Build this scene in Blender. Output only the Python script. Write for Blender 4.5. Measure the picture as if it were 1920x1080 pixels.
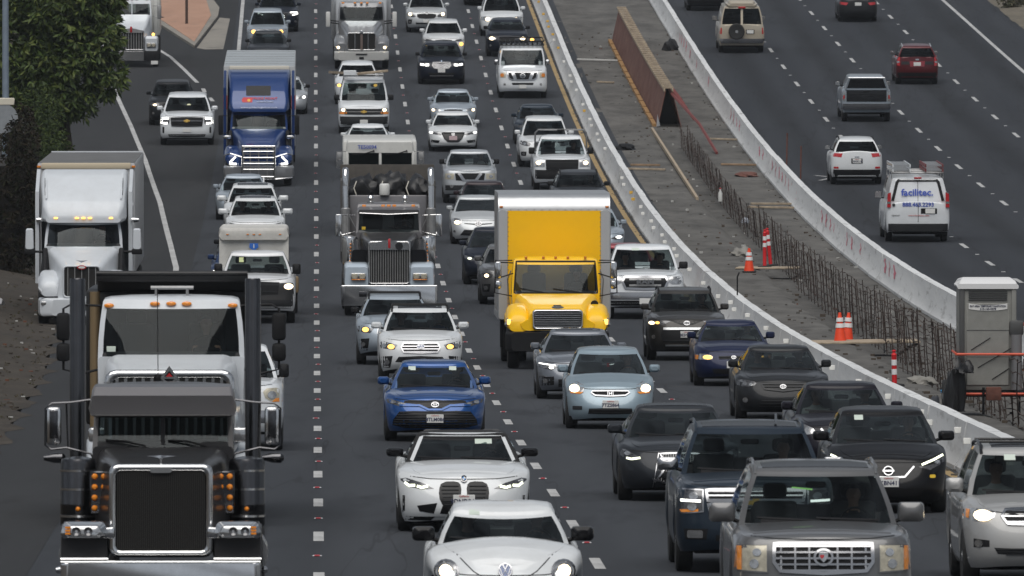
import bpy, bmesh, math, random
import numpy as np
from math import sin, cos, pi, radians, sqrt, atan
from mathutils import Vector, Matrix
from mathutils.bvhtree import BVHTree

for o in list(bpy.data.objects):
    bpy.data.objects.remove(o)
S = bpy.context.scene
COL = S.collection
random.seed(7)

# ------------------------------------------------------------------ camera
CAMZ = 13.0
PITCH = 0.0375
cam_d = bpy.data.cameras.new('camera')
cam = bpy.data.objects.new('camera', cam_d)
COL.objects.link(cam)
cam.location = (0, 0, CAMZ)
cam.rotation_euler = (pi / 2 - PITCH, 0, 0)
cam_d.sensor_width = 36.0
cam_d.lens = 36.0 * 22600 / 1920
cam_d.clip_start = 1.0
cam_d.clip_end = 6000
cam_d.dof.use_dof = True
cam_d.dof.focus_distance = 255.0
cam_d.dof.aperture_fstop = 14.0
S.camera = cam

# ------------------------------------------------------------------ world / sky: broken overcast
SUN_EL, SUN_AZ = radians(61), radians(187)      # azimuth measured from +Y (view direction) clockwise
W = bpy.data.worlds.new('World')
S.world = W
W.use_nodes = True
nt = W.node_tree
nt.nodes.clear()
wo = nt.nodes.new('ShaderNodeOutputWorld')
bg = nt.nodes.new('ShaderNodeBackground')
sky = nt.nodes.new('ShaderNodeTexSky')
sky.sky_type = 'NISHITA'
sky.sun_disc = False
sky.sun_elevation = SUN_EL
sky.sun_rotation = SUN_AZ
sky.air_density = 1.0
sky.dust_density = 3.0
sky.ozone_density = 1.0
hsv = nt.nodes.new('ShaderNodeHueSaturation')
hsv.inputs['Saturation'].default_value = 0.45
hsv.inputs['Value'].default_value = 0.7
tc = nt.nodes.new('ShaderNodeTexCoord')
mp = nt.nodes.new('ShaderNodeMapping')
mp.inputs['Scale'].default_value = (1, 1, 2.2)
no = nt.nodes.new('ShaderNodeTexNoise')
no.inputs['Scale'].default_value = 2.6
no.inputs['Detail'].default_value = 7
no.inputs['Roughness'].default_value = 0.55
cr = nt.nodes.new('ShaderNodeValToRGB')
cr.color_ramp.elements[0].position = 0.44
cr.color_ramp.elements[1].position = 0.60
mx = nt.nodes.new('ShaderNodeMix')
mx.data_type = 'RGBA'
mx.inputs['B'].default_value = (7.6, 8.3, 9.3, 1)
nt.links.new(tc.outputs['Generated'], mp.inputs[0])
nt.links.new(mp.outputs[0], no.inputs['Vector'])
nt.links.new(no.outputs['Fac'], cr.inputs[0])
nt.links.new(cr.outputs[0], mx.inputs['Factor'])
nt.links.new(sky.outputs[0], hsv.inputs['Color'])
nt.links.new(hsv.outputs[0], mx.inputs['A'])
nt.links.new(mx.outputs['Result'], bg.inputs[0])
bg.inputs[1].default_value = 0.055
nt.links.new(bg.outputs[0], wo.inputs[0])

sun_d = bpy.data.lights.new('sun', 'SUN')
sun = bpy.data.objects.new('sun', sun_d)
COL.objects.link(sun)
sun_d.energy = 2.4
sun_d.angle = radians(62)
sun_d.color = (1.0, 0.97, 0.93)
_sd = Vector((sin(SUN_AZ) * cos(SUN_EL), cos(SUN_AZ) * cos(SUN_EL), sin(SUN_EL)))
sun.rotation_euler = _sd.to_track_quat('Z', 'Y').to_euler()

S.view_settings.view_transform = 'Standard'
S.view_settings.look = 'None'
S.view_settings.exposure = 0.1
S.view_settings.gamma = 1.0
S.view_settings.use_curve_mapping = False
S.render.engine = 'CYCLES'
S.cycles.max_bounces = 7
S.cycles.transparent_max_bounces = 12
S.cycles.caustics_reflective = False
S.cycles.caustics_refractive = False

# ------------------------------------------------------------------ road coordinates
# d = distance along the freeway from the camera, u = offset to the right of the leftmost dashed lane line
_PC = [-0.92536551, 0.23088561, 4.6384926, 0.3544122, -12.94874338]
def _poly(d):
    return float(np.polyval(_PC, (d - 370) / 200))
def _dpoly(d):
    return float(np.polyval(np.polyder(_PC), (d - 370) / 200)) / 200
def prof(d):
    if d < 150: return CAMZ + _poly(150) + (max(d, 70) - 150) * _dpoly(150)
    if d > 610: return CAMZ + _poly(610) + (min(d, 740) - 610) * _dpoly(610)
    return CAMZ + _poly(d)
def slope(d):
    return _dpoly(min(max(d, 150), 610))
def xl0(d):
    return -2.70 - 0.01638 * (d - 168)
HEAD = atan(0.01638)
def gz(u, d):
    return prof(d)
def P(u, d, h=0.0):
    return Vector((xl0(d) + u, d, prof(d) + h))

# ------------------------------------------------------------------ materials
MATS = {}
def nmat(name):
    m = bpy.data.materials.new(name)
    m.use_nodes = True
    t = m.node_tree
    return m, t, t.nodes['Principled BSDF']
def simple(name, col, rough=0.5, metal=0.0, coat=0.0, emit=None, es=0.0, spec=0.5, noise=0.0, nscale=6.0, bump=0.0):
    if name in MATS: return MATS[name]
    m, t, b = nmat(name)
    c = (*col, 1)
    b.inputs['Base Color'].default_value = c
    b.inputs['Roughness'].default_value = rough
    b.inputs['Metallic'].default_value = metal
    b.inputs['Coat Weight'].default_value = coat
    b.inputs['Coat Roughness'].default_value = 0.04
    b.inputs['Specular IOR Level'].default_value = spec
    if emit:
        b.inputs['Emission Color'].default_value = (*emit, 1)
        b.inputs['Emission Strength'].default_value = es
    if noise or bump:
        co = t.nodes.new('ShaderNodeTexCoord')
        n = t.nodes.new('ShaderNodeTexNoise')
        n.inputs['Scale'].default_value = nscale
        n.inputs['Detail'].default_value = 6
        n.inputs['Roughness'].default_value = 0.65
        t.links.new(co.outputs['Object'], n.inputs['Vector'])
        if noise:
            r = t.nodes.new('ShaderNodeMapRange')
            r.inputs['From Min'].default_value = 0.3
            r.inputs['From Max'].default_value = 0.7
            r.inputs['To Min'].default_value = 1 - noise
            r.inputs['To Max'].default_value = 1 + noise * 0.6
            mu = t.nodes.new('ShaderNodeMix')
            mu.data_type = 'RGBA'
            mu.blend_type = 'MULTIPLY'
            mu.inputs['Factor'].default_value = 1
            mu.inputs['A'].default_value = c
            t.links.new(n.outputs['Fac'], r.inputs[0])
            t.links.new(r.outputs[0], mu.inputs['B'])
            t.links.new(mu.outputs['Result'], b.inputs['Base Color'])
        if bump:
            bp = t.nodes.new('ShaderNodeBump')
            bp.inputs['Strength'].default_value = bump
            bp.inputs['Distance'].default_value = 0.03
            t.links.new(n.outputs['Fac'], bp.inputs['Height'])
            t.links.new(bp.outputs[0], b.inputs['Normal'])
    MATS[name] = m
    return m
def paint(name, col, metal=0.0, rough=0.32, coat=0.75, dirt=0.14):
    """car paint with a clear coat, a little road film low on the sides, dark lining on the inner face"""
    key = 'paint_' + name
    if key in MATS: return MATS[key]
    m, t, b = nmat(key)
    b.inputs['Roughness'].default_value = rough
    b.inputs['Metallic'].default_value = metal
    b.inputs['Coat Weight'].default_value = coat * (.75 if sum(col) / 3 < .06 else 1)
    b.inputs['Coat Roughness'].default_value = 0.04
    dark = sum(col) / 3 < .06
    b.inputs['Specular IOR Level'].default_value = 0.16 if dark else 0.35
    co = t.nodes.new('ShaderNodeTexCoord')
    n = t.nodes.new('ShaderNodeTexNoise')
    n.inputs['Scale'].default_value = 2.3
    n.inputs['Detail'].default_value = 8
    n.inputs['Roughness'].default_value = 0.7
    t.links.new(co.outputs['Object'], n.inputs['Vector'])
    r = t.nodes.new('ShaderNodeMapRange')
    r.inputs['From Min'].default_value = 0.42
    r.inputs['From Max'].default_value = 0.75
    r.inputs['To Max'].default_value = dirt * min(1.0, .15 + 2.5 * sum(col) / 3)
    t.links.new(n.outputs['Fac'], r.inputs[0])
    mu = t.nodes.new('ShaderNodeMix')
    mu.data_type = 'RGBA'
    mu.inputs['A'].default_value = (*col, 1)
    mu.inputs['B'].default_value = (0.16, 0.145, 0.125, 1)
    t.links.new(r.outputs[0], mu.inputs['Factor'])
    ge = t.nodes.new('ShaderNodeNewGeometry')
    m2 = t.nodes.new('ShaderNodeMix')
    m2.data_type = 'RGBA'
    m2.inputs['B'].default_value = (0.05, 0.05, 0.05, 1)
    t.links.new(ge.outputs['Backfacing'], m2.inputs['Factor'])
    t.links.new(mu.outputs['Result'], m2.inputs['A'])
    t.links.new(m2.outputs['Result'], b.inputs['Base Color'])
    n2 = t.nodes.new('ShaderNodeMapRange')
    n2.inputs['To Min'].default_value = rough - 0.06
    n2.inputs['To Max'].default_value = rough + 0.16
    t.links.new(n.outputs['Fac'], n2.inputs[0])
    t.links.new(n2.outputs[0], b.inputs['Roughness'])
    MATS[key] = m
    return m
def glassmat(name, tint, gloss=1.0):
    if name in MATS: return MATS[name]
    m = bpy.data.materials.new(name)
    m.use_nodes = True
    t = m.node_tree
    t.nodes.clear()
    o = t.nodes.new('ShaderNodeOutputMaterial')
    tr = t.nodes.new('ShaderNodeBsdfTransparent')
    tr.inputs[0].default_value = (*tint, 1)
    gl = t.nodes.new('ShaderNodeBsdfGlossy')
    gl.inputs['Roughness'].default_value = 0.03
    gl.inputs['Color'].default_value = (0.92, 0.98, 1.0, 1)
    lw = t.nodes.new('ShaderNodeLayerWeight')
    lw.inputs[0].default_value = 0.28
    ma = t.nodes.new('ShaderNodeMath')
    ma.operation = 'MULTIPLY'
    ma.inputs[1].default_value = gloss
    t.links.new(lw.outputs['Fresnel'], ma.inputs[0])
    mi = t.nodes.new('ShaderNodeMixShader')
    t.links.new(ma.outputs[0], mi.inputs[0])
    t.links.new(tr.outputs[0], mi.inputs[1])
    t.links.new(gl.outputs[0], mi.inputs[2])
    t.links.new(mi.outputs[0], o.inputs[0])
    MATS[name] = m
    return m

GLASS = glassmat('window_glass', (0.43, 0.48, 0.48), 0.62)
GLASSC = glassmat('clear_glass', (0.78, 0.83, 0.82), 0.24)
GLASST = glassmat('truck_glass', (0.32, 0.36, 0.365), 0.75)
GLASSD = glassmat('tinted_glass', (0.10, 0.115, 0.12), 0.55)
TRIM = simple('bright_trim', (0.42, 0.42, 0.43), 0.24, 1.0)
CHROME = simple('chrome', (0.66, 0.66, 0.66), 0.16, 1.0, noise=0.12, nscale=3)
ALU = simple('aluminium', (0.62, 0.63, 0.64), 0.33, 0.9, noise=0.12, nscale=4)
STEEL = simple('dull_steel', (0.33, 0.33, 0.33), 0.5, 0.7, noise=0.2)
BLACK = simple('black_plastic', (0.010, 0.010, 0.011), 0.6, noise=0.2, spec=0.2)
GLOSSB = simple('gloss_black', (0.006, 0.006, 0.007), 0.25, spec=0.25)
DARKP = simple('dark_grey_plastic', (0.022, 0.023, 0.025), 0.6, noise=0.2, spec=0.25)
RUBBER = simple('tyre_rubber', (0.018, 0.018, 0.018), 0.85, noise=0.3, nscale=20)
INTER = simple('cabin_trim', (0.03, 0.03, 0.031), 0.8)
INTERT = simple('cabin_trim_tan', (0.22, 0.18, 0.14), 0.8)
SEATG = simple('grey_seat_cloth', (0.07, 0.07, 0.072), 0.9)
LENS = simple('lamp_reflector', (0.5, 0.5, 0.5), 0.18, 0.85, coat=1.0, noise=0.35, nscale=22)
LENSD = simple('dark_lamp_housing', (0.10, 0.10, 0.105), 0.2, 0.5, coat=1.0, noise=0.4, nscale=26)
LENSY = simple('aged_lamp_lens', (0.50, 0.46, 0.36), 0.3, 0.35, coat=0.7, noise=0.3, nscale=20)
AMBER = simple('amber_lens', (0.85, 0.27, 0.015), 0.25, coat=0.8, noise=0.2, nscale=30)
AMBERD = simple('amber_marker', (0.62, 0.20, 0.02), 0.25, coat=0.8)
REDL = simple('red_lens', (0.42, 0.012, 0.016), 0.2, coat=1.0)
WARM_ON = simple('headlamp_lit', (0.9, 0.85, 0.7), 0.3, emit=(1.0, 0.78, 0.48), es=3.2)
AMBER_ON = simple('amber_lamp_lit', (0.9, 0.5, 0.1), 0.3, emit=(1.0, 0.52, 0.12), es=2.2)
LED_ON = simple('led_lit', (0.9, 0.9, 0.9), 0.3, emit=(1.0, 0.98, 0.9), es=3.0)
LEDY_ON = simple('led_pale_lit', (0.9, 0.9, 0.8), 0.3, emit=(0.95, 1.0, 0.72), es=2.0)
GREEN_ON = simple('green_led_lit', (0.3, 0.9, 0.3), 0.3, emit=(0.45, 1.0, 0.25), es=0.7)
PLATE = simple('plate_white', (0.68, 0.68, 0.66), 0.5)
PLATET = simple('plate_blue_print', (0.03, 0.035, 0.08), 0.6)
PLATER = simple('plate_red_print', (0.5, 0.06, 0.06), 0.6)
STICK = simple('pale_sticker', (0.55, 0.62, 0.55), 0.6)
SKIN = simple('skin', (0.42, 0.25, 0.18), 0.6)
HAIRD = simple('dark_hair', (0.02, 0.016, 0.013), 0.7)
HAIRG = simple('grey_hair', (0.3, 0.29, 0.27), 0.7)
WHITE = paint('white', (0.65, 0.675, 0.695), 0.0, 0.35)
WHITEW = paint('warm_white', (0.70, 0.69, 0.65), 0.0, 0.4)
WOOD = simple('timber', (0.30, 0.20, 0.12), 0.8, noise=0.4, nscale=5)
WOODP = simple('pale_timber', (0.36, 0.29, 0.21), 0.85, noise=0.4, nscale=5)

# ------------------------------------------------------------------ mesh helpers
def finish(me, ang=38):
    me.polygons.foreach_set('use_smooth', [True] * len(me.polygons))
    me.set_sharp_from_angle(angle=radians(ang))
def link(name, me, mat, parent=None, loc=None, rot=None):
    o = bpy.data.objects.new(name, me)
    COL.objects.link(o)
    if mat is not None:
        if len(me.materials) == 0: me.materials.append(mat)
        elif me.materials[0] != mat and me.users > 1:
            o.material_slots[0].link = 'OBJECT'
            o.material_slots[0].material = mat
    if parent is not None: o.parent = parent
    if loc is not None: o.location = loc
    if rot is not None: o.rotation_euler = rot
    return o
def tag(o, label=None, cat=None, group=None, kind=None):
    if label: o['label'] = label
    if cat: o['category'] = cat
    if group: o['group'] = group
    if kind: o['kind'] = kind
    return o
def empty(name, loc=(0, 0, 0), rot=(0, 0, 0), label=None, cat=None, group=None):
    o = bpy.data.objects.new(name, None)
    o.empty_display_size = 0.2
    COL.objects.link(o)
    o.location = loc
    o.rotation_euler = rot
    tag(o, label, cat, group)
    return o

class MB:
    """collects faces of ONE part and links them as one mesh"""
    def __init__(s):
        s.v = []; s.f = []; s.mi = []; s.m = 0
    def add(s, vs, fs):
        b = len(s.v)
        s.v += [tuple(p) for p in vs]
        s.f += [tuple(b + i for i in f) for f in fs]
        s.mi += [s.m] * len(fs)
        return s
    def box(s, x0, x1, y0, y1, z0, z1):
        vs = [(x, y, z) for x in (x0, x1) for y in (y0, y1) for z in (z0, z1)]
        return s.add(vs, [(0, 1, 3, 2), (4, 6, 7, 5), (0, 4, 5, 1), (2, 3, 7, 6), (0, 2, 6, 4), (1, 5, 7, 3)])
    def rbox(s, x0, x1, y0, y1, z0, z1, r, seg=2):
        bm = bmesh.new()
        bmesh.ops.create_cube(bm, size=1)
        for v in bm.verts:
            v.co = ((x0 + x1) / 2 + v.co.x * (x1 - x0), (y0 + y1) / 2 + v.co.y * (y1 - y0), (z0 + z1) / 2 + v.co.z * (z1 - z0))
        r = min(r, .49 * min(abs(x1 - x0), abs(y1 - y0), abs(z1 - z0)))
        bmesh.ops.bevel(bm, geom=bm.edges[:], offset=r, segments=seg, profile=.5, affect='EDGES')
        return s.bm(bm)
    def bm(s, bm):
        bm.verts.index_update()
        s.add([v.co[:] for v in bm.verts], [[v.index for v in f.verts] for f in bm.faces])
        bm.free()
        return s
    def tube(s, pts, r, n=8, cap=True):
        pts = [Vector(p) for p in pts]
        rs = r if isinstance(r, (list, tuple)) else [r] * len(pts)
        rings = []
        up = None
        for i, p in enumerate(pts):
            t = (pts[min(i + 1, len(pts) - 1)] - pts[max(i - 1, 0)]).normalized()
            if up is None:
                a = Vector((0, 0, 1)) if abs(t.z) < .9 else Vector((1, 0, 0))
            else: a = up
            e1 = t.cross(a)
            if e1.length < 1e-4: e1 = t.cross(Vector((0, 1, 0)))
            e1.normalize()
            e2 = e1.cross(t).normalized()
            up = e2
            rings.append([p + (e1 * cos(2 * pi * k / n) + e2 * sin(2 * pi * k / n)) * rs[i] for k in range(n)])
        return s.loft(rings, cap)
    def loft(s, rings, cap=True, closed=True):
        n = len(rings[0])
        vs = [p for r in rings for p in r]
        fs = []
        for i in range(len(rings) - 1):
            for k in range(n if closed else n - 1):
                a, b = i * n + k, i * n + (k + 1) % n
                fs.append((a, b, b + n, a + n))
        if cap and closed:
            fs.append(tuple(range(n))[::-1])
            fs.append(tuple((len(rings) - 1) * n + k for k in range(n)))
        return s.add(vs, fs)
    def lathe(s, prof_, n=20, axis='z', c=(0, 0, 0)):
        rings = []
        for r, h in prof_:
            ring = []
            for k in range(n):
                a = 2 * pi * k / n
                q = (r * cos(a), r * sin(a), h)
                if axis == 'x': q = (h, r * cos(a), r * sin(a))
                if axis == 'y': q = (r * cos(a), h, r * sin(a))
                ring.append((c[0] + q[0], c[1] + q[1], c[2] + q[2]))
            rings.append(ring)
        return s.loft(rings)
    def prism(s, poly, y0, y1, plane='xz'):
        """polygon in a plane, extruded along the third axis"""
        n = len(poly)
        def mk(p, y):
            return (p[0], y, p[1]) if plane == 'xz' else ((y, p[0], p[1]) if plane == 'yz' else (p[0], p[1], y))
        return s.loft([[mk(p, y0) for p in poly], [mk(p, y1) for p in poly]])
    def hull(s, secs, n=7):
        """loft along y of rounded sections: (y, half width bottom, half width top, z0, z1, radius)"""
        rings = []
        for (y, wb, wt, z0, z1, r) in secs:
            ring = []
            r = min(r, .48 * (z1 - z0), .48 * 2 * min(wb, wt))
            for (cx, cz, a0, w) in ((1, 0, -90, wb), (1, 1, 0, wt), (-1, 1, 90, wt), (-1, 0, 180, wb)):
                for k in range(n):
                    a = radians(a0 + 90 * k / (n - 1))
                    ring.append((cx * (w - r) + r * cos(a), y, (z1 - r if cz else z0 + r) + r * sin(a)))
            rings.append(ring)
        return s.loft(rings)
    def mesh(s, name, ang=38):
        me = bpy.data.meshes.new(name)
        me.from_pydata(s.v, [], s.f)
        if any(s.mi): me.polygons.foreach_set('material_index', s.mi)
        bm = bmesh.new()
        bm.from_mesh(me)
        bmesh.ops.recalc_face_normals(bm, faces=bm.faces)
        bm.to_mesh(me)
        bm.free()
        finish(me, ang)
        return me
    def build(s, name, mat, parent=None, loc=None, rot=None, ang=38):
        return link(name, s.mesh(name, ang), mat, parent, loc, rot)
    def bvh(s):
        return BVHTree.FromPolygons([Vector(v) for v in s.v], s.f)

_SH = {}
def shared(key, fn):
    if key not in _SH: _SH[key] = fn()
    return _SH[key]

def text_mesh(txt, size=0.1, bold=0.0, mirror=False):
    def mk():
        c = bpy.data.curves.new('lettering', 'FONT')
        c.body = txt
        c.size = size
        c.align_x = 'CENTER'
        c.align_y = 'CENTER'
        c.offset = bold
        c.extrude = 0.003
        c.resolution_u = 2
        o = bpy.data.objects.new('lettering', c)
        COL.objects.link(o)
        dg = bpy.context.evaluated_depsgraph_get()
        me = bpy.data.meshes.new_from_object(o.evaluated_get(dg))
        bpy.data.objects.remove(o)
        return me
    return shared(('txt', txt, size, bold), mk)
def text(name, txt, size, mat, parent, loc, back=False, rx=0.0, sx=1.0, bold=0.0, rz=0.0):
    """lettering standing upright: facing -y, or +y when back"""
    me = text_mesh(txt, size, bold).copy()
    me.materials.clear()
    o = link(name, me, mat, parent, loc, (pi / 2 + rx, 0, (pi if back else 0) + rz))
    o.scale = (sx, 1, 1)
    return o

def chaikin(poly, k=1, closed=True):
    for _ in range(k):
        out = []
        n = len(poly)
        for i in range(n):
            a, b = poly[i], poly[(i + 1) % n]
            out.append((a[0] * .75 + b[0] * .25, a[1] * .75 + b[1] * .25))
            out.append((a[0] * .25 + b[0] * .75, a[1] * .25 + b[1] * .75))
        poly = out
    return poly
def sym(half):
    """right half outline (from the middle top round to the middle bottom) -> closed symmetric outline"""
    return half + [(-x, z) for x, z in reversed(half) if abs(x) > 1e-6]
def hermite(pts, x):
    xs = [p[0] for p in pts]; ys = [p[1] for p in pts]
    if x <= xs[0]: return ys[0]
    if x >= xs[-1]: return ys[-1]
    i = max(k for k in range(len(xs)) if xs[k] <= x)
    i = min(i, len(xs) - 2)
    h = xs[i + 1] - xs[i]
    dl = (ys[i + 1] - ys[i]) / h
    def m(k):
        if k == 0 or k == len(xs) - 1: return None
        a = (ys[k] - ys[k - 1]) / (xs[k] - xs[k - 1]); b = (ys[k + 1] - ys[k]) / (xs[k + 1] - xs[k])
        return 0 if a * b <= 0 else 2 * a * b / (a + b)
    m0 = m(i); m1 = m(i + 1)
    m0 = dl if m0 is None else m0
    m1 = dl if m1 is None else m1
    t = (x - xs[i]) / h
    return (ys[i] * (2 * t ** 3 - 3 * t * t + 1) + h * m0 * (t ** 3 - 2 * t * t + t) + ys[i + 1] * (-2 * t ** 3 + 3 * t * t) + h * m1 * (t ** 3 - t * t))

class Skinned:
    """lays flat outlines onto a body surface (front, rear or top) as thin solid pieces"""
    def __init__(s, bvh, root, ymax, ymid):
        s.b = bvh; s.root = root; s.ymax = ymax; s.ymid = ymid
    def hit(s, x, z, side):
        if side == 'front':
            h = s.b.ray_cast(Vector((x, -6, z)), Vector((0, 1, 0)))
            y = h[0].y if h[0] is not None else s.ymax
            return Vector((x, min(y, s.ymax), z)), Vector((0, -1, 0))
        if side == 'rear':
            h = s.b.ray_cast(Vector((x, 40, z)), Vector((0, -1, 0)))
            y = h[0].y if h[0] is not None else s.ymid
            return Vector((x, max(y, s.ymid), z)), Vector((0, 1, 0))
        if side == 'top':
            h = s.b.ray_cast(Vector((x, z, 9)), Vector((0, 0, -1)))
            zz = h[0].z if h[0] is not None else 1.0
            return Vector((x, z, zz)), Vector((0, 0, 1))
    def patch(s, name, mat, poly, off=.004, depth=.03, side='front', cell=.06, parent=None):
        bm = bmesh.new()
        bm.faces.new([bm.verts.new((x, 0, z)) for x, z in poly])
        xs = [p[0] for p in poly]; zs = [p[1] for p in poly]
        for lo, hi, ax in ((min(xs), max(xs), 0), (min(zs), max(zs), 2)):
            n = int((hi - lo) / cell)
            for k in range(1, n + 1):
                c = lo + (hi - lo) * k / (n + 1)
                co = [0, 0, 0]; no_ = [0, 0, 0]
                co[ax] = c; no_[ax] = 1
                bmesh.ops.bisect_plane(bm, geom=bm.verts[:] + bm.edges[:] + bm.faces[:], plane_co=co, plane_no=no_)
        r = bmesh.ops.extrude_face_region(bm, geom=bm.faces[:])
        new = set(g for g in r['geom'] if isinstance(g, bmesh.types.BMVert))
        for v in bm.verts:
            p, n = s.hit(v.co.x, v.co.z, side)
            v.co = p + n * (off if v in new else -depth)
        bmesh.ops.recalc_face_normals(bm, faces=bm.faces)
        me = bpy.data.meshes.new(name)
        bm.to_mesh(me)
        bm.free()
        finish(me, 30)
        return link(name, me, mat, parent or s.root)
    def band(s, name, mat, poly, w, off=.012, depth=.03, side='front', closed=True, parent=None, cell=.05):
        """a raised strip that follows an outline; w = width of the strip"""
        pts = []
        n = len(poly)
        for i in range(n if closed else n - 1):
            a = Vector(poly[i]); b = Vector(poly[(i + 1) % n])
            k = max(1, int((b - a).length / cell))
            for j in range(k): pts.append(a.lerp(b, j / k))
        if not closed: pts.append(Vector(poly[-1]))
        m = len(pts)
        rings = []
        for i, p in enumerate(pts):
            q0 = pts[(i - 1) % m] if closed or i > 0 else p
            q1 = pts[(i + 1) % m] if closed or i < m - 1 else p
            t = q1 - q0
            t = t.normalized() if t.length > 1e-6 else Vector((1, 0))
            nn = Vector((-t.y, t.x)) * (w / 2)
            a, na = s.hit(p.x + nn.x, p.y + nn.y, side)
            b, nb = s.hit(p.x - nn.x, p.y - nn.y, side)
            rings.append([a + na * off, b + nb * off, b - nb * depth, a - na * depth])
        mb = MB()
        if closed: rings.append(rings[0])
        mb.loft(rings, cap=not closed)
        return mb.build(name, mat, parent or s.root)
    def pair(s, name, mat, poly, **k):
        return [s.patch(name, mat, poly, **k), s.patch(name, mat, [(-x, z) for x, z in reversed(poly)], **k)]
def disc(cx, cz, rx, rz=None, n=14):
    rz = rz or rx
    return [(cx + rx * cos(2 * pi * k / n), cz + rz * sin(2 * pi * k / n)) for k in range(n)]
def rrect(cx, cz, hw, hh, r=0.03):
    r = min(r, hw, hh)
    out = []
    for sx, sz, a0 in ((1, 1, 0), (-1, 1, 90), (-1, -1, 180), (1, -1, 270)):
        for k in range(4):
            a = radians(a0 + 30 * k)
            out.append((cx + sx * (hw - r) + r * cos(a), cz + sz * (hh - r) + r * sin(a)))
    return out
# ------------------------------------------------------------------ wheels, people, plates
def wheel_meshes(r, w, style):
    def mk():
        t = MB()
        h = w / 2
        t.lathe([(r * .66, -h * .9), (r * .80, -h), (r * .94, -h * .95), (r, -h * .7), (r, h * .7), (r * .94, h * .95), (r * .80, h), (r * .66, h * .9)], 22, 'x')
        m = MB()
        m.lathe([(r * .70, -h * .8), (r * .70, h * .8)], 22, 'x')
        if style == 'truck':
            m.lathe([(r * .62, h * .82), (r * .3, h * .2), (r * .2, h * .95), (.02, h * .98)], 18, 'x')
        else:
            for k in range(10):
                a = 2 * pi * k / 10
                c, s_ = cos(a), sin(a)
                e = .16
                q = [(.1, e), (.68, e * .7), (.68, -e * .7), (.1, -e)]
                m.add([(h * .86, r * (p * c - o * s_), r * (p * s_ + o * c)) for p, o in q], [(0, 1, 2, 3)])
            m.lathe([(r * .2, h * .7), (r * .18, h * .92), (.01, h * .93)], 12, 'x')
            m.add([(h * .3, r * .69 * cos(2 * pi * k / 16), r * .69 * sin(2 * pi * k / 16)) for k in range(16)], [tuple(range(16))])
        return t.mesh('wheel'), m.mesh('rim')
    return shared(('wh', r, w, style), mk)
def wheel(root, x, y, r, w=.22, style='car', rim=None, steer=0.0):
    t, m = wheel_meshes(round(r, 3), w, style)
    o = link('wheel', t, RUBBER, root, (x, y, r), (0, 0, (0 if x > 0 else pi) + steer))
    link('rim', m, rim or ALU, o)
    return o

SHIRTS = {'dark': (0.02, 0.022, 0.03), 'grey': (0.12, 0.12, 0.13), 'white': (0.5, 0.5, 0.48), 'blue': (0.05, 0.08, 0.16), 'brown': (0.12, 0.07, 0.04)}
def person_mesh(driver):
    def mk():
        V = []; E_ = []; R_ = []
        def v(p, r):
            V.append(p); R_.append(r); return len(V) - 1
        def chain(ps, start=None):
            prev = start
            for p, r in ps:
                i = v(p, r)
                if prev is not None: E_.append((prev, i))
                prev = i
            return prev
        pel = v((0, .06, .12), (.17, .13))
        ch = chain([((0, .05, .32), (.16, .12)), ((0, .05, .48), (.19, .12))], pel)
        nk = chain([((0, .04, .58), (.09, .07)), ((0, .02, .66), (.055, .055)), ((0, .0, .735), (.068, .08)), ((0, -.01, .80), (.078, .095)), ((0, .0, .87), (.07, .085)), ((0, .005, .905), (.04, .05))], ch)
        nose = v((0, -.115, .775), (.014, .014)); E_.append((nk - 2, nose))
        for sx in (-1, 1):
            ear = v((sx * .085, .01, .785), (.012, .02)); E_.append((nk - 2, ear))
            hip = chain([((sx * .10, .0, .10), (.095, .09)), ((sx * .13, -.42, .13), (.07, .07)), ((sx * .13, -.50, -.25), (.055, .055)), ((sx * .13, -.58, -.30), (.04, .04))], pel)
            if driver: el, wr, hd = (sx * .27, -.16, .30), (sx * .19, -.40, .43), (sx * .175, -.46, .47)
            else: el, wr, hd = (sx * .25, -.02, .26), (sx * .14, -.26, .20), (sx * .11, -.33, .19)
            w_ = chain([((sx * .19, .05, .51), (.07, .065)), (el, (.048, .048)), (wr, (.03, .03)), (hd, (.035, .02))], ch)
            for q, ln in enumerate((.055, .065, .06, .045)):
                dx = (q - 1.5) * .019 * sx
                chain([((hd[0] + dx, hd[1] - .035, hd[2] + .012), (.009, .009)), ((hd[0] + dx, hd[1] - .035 - ln * .6, hd[2] - .012), (.008, .008)), ((hd[0] + dx, hd[1] - ln * .6, hd[2] - .04), (.007, .007))], w_)
            chain([((hd[0] - sx * .035, hd[1] - .005, hd[2] + .015), (.010, .010)), ((hd[0] - sx * .05, hd[1] - .04, hd[2] + .01), (.008, .008))], w_)
        me = bpy.data.meshes.new('person')
        me.from_pydata(V, E_, [])
        o = bpy.data.objects.new('person', me)
        COL.objects.link(o)
        md = o.modifiers.new('skin', 'SKIN')
        for i, sv in enumerate(me.skin_vertices[0].data):
            sv.radius = R_[i]
            sv.use_root = (i == 0)
        o.modifiers.new('sub', 'SUBSURF').levels = 1
        dg = bpy.context.evaluated_depsgraph_get()
        out = bpy.data.meshes.new_from_object(o.evaluated_get(dg))
        bpy.data.objects.remove(o)
        ids = []
        for p in out.polygons:
            c = p.center
            skin = c.z > .60 or (driver and c.y < -.37 and c.z > .38 and abs(c.x) < .26) or (not driver and c.y < -.24 and c.z > .15 and abs(c.x) < .16 and c.z < .24)
            ids.append(0 if skin else (1 if c.z > .15 else 2))
        out.polygons.foreach_set('material_index', ids)
        out.polygons.foreach_set('use_smooth', [True] * len(out.polygons))
        return out
    return shared(('person', driver), mk)
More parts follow.
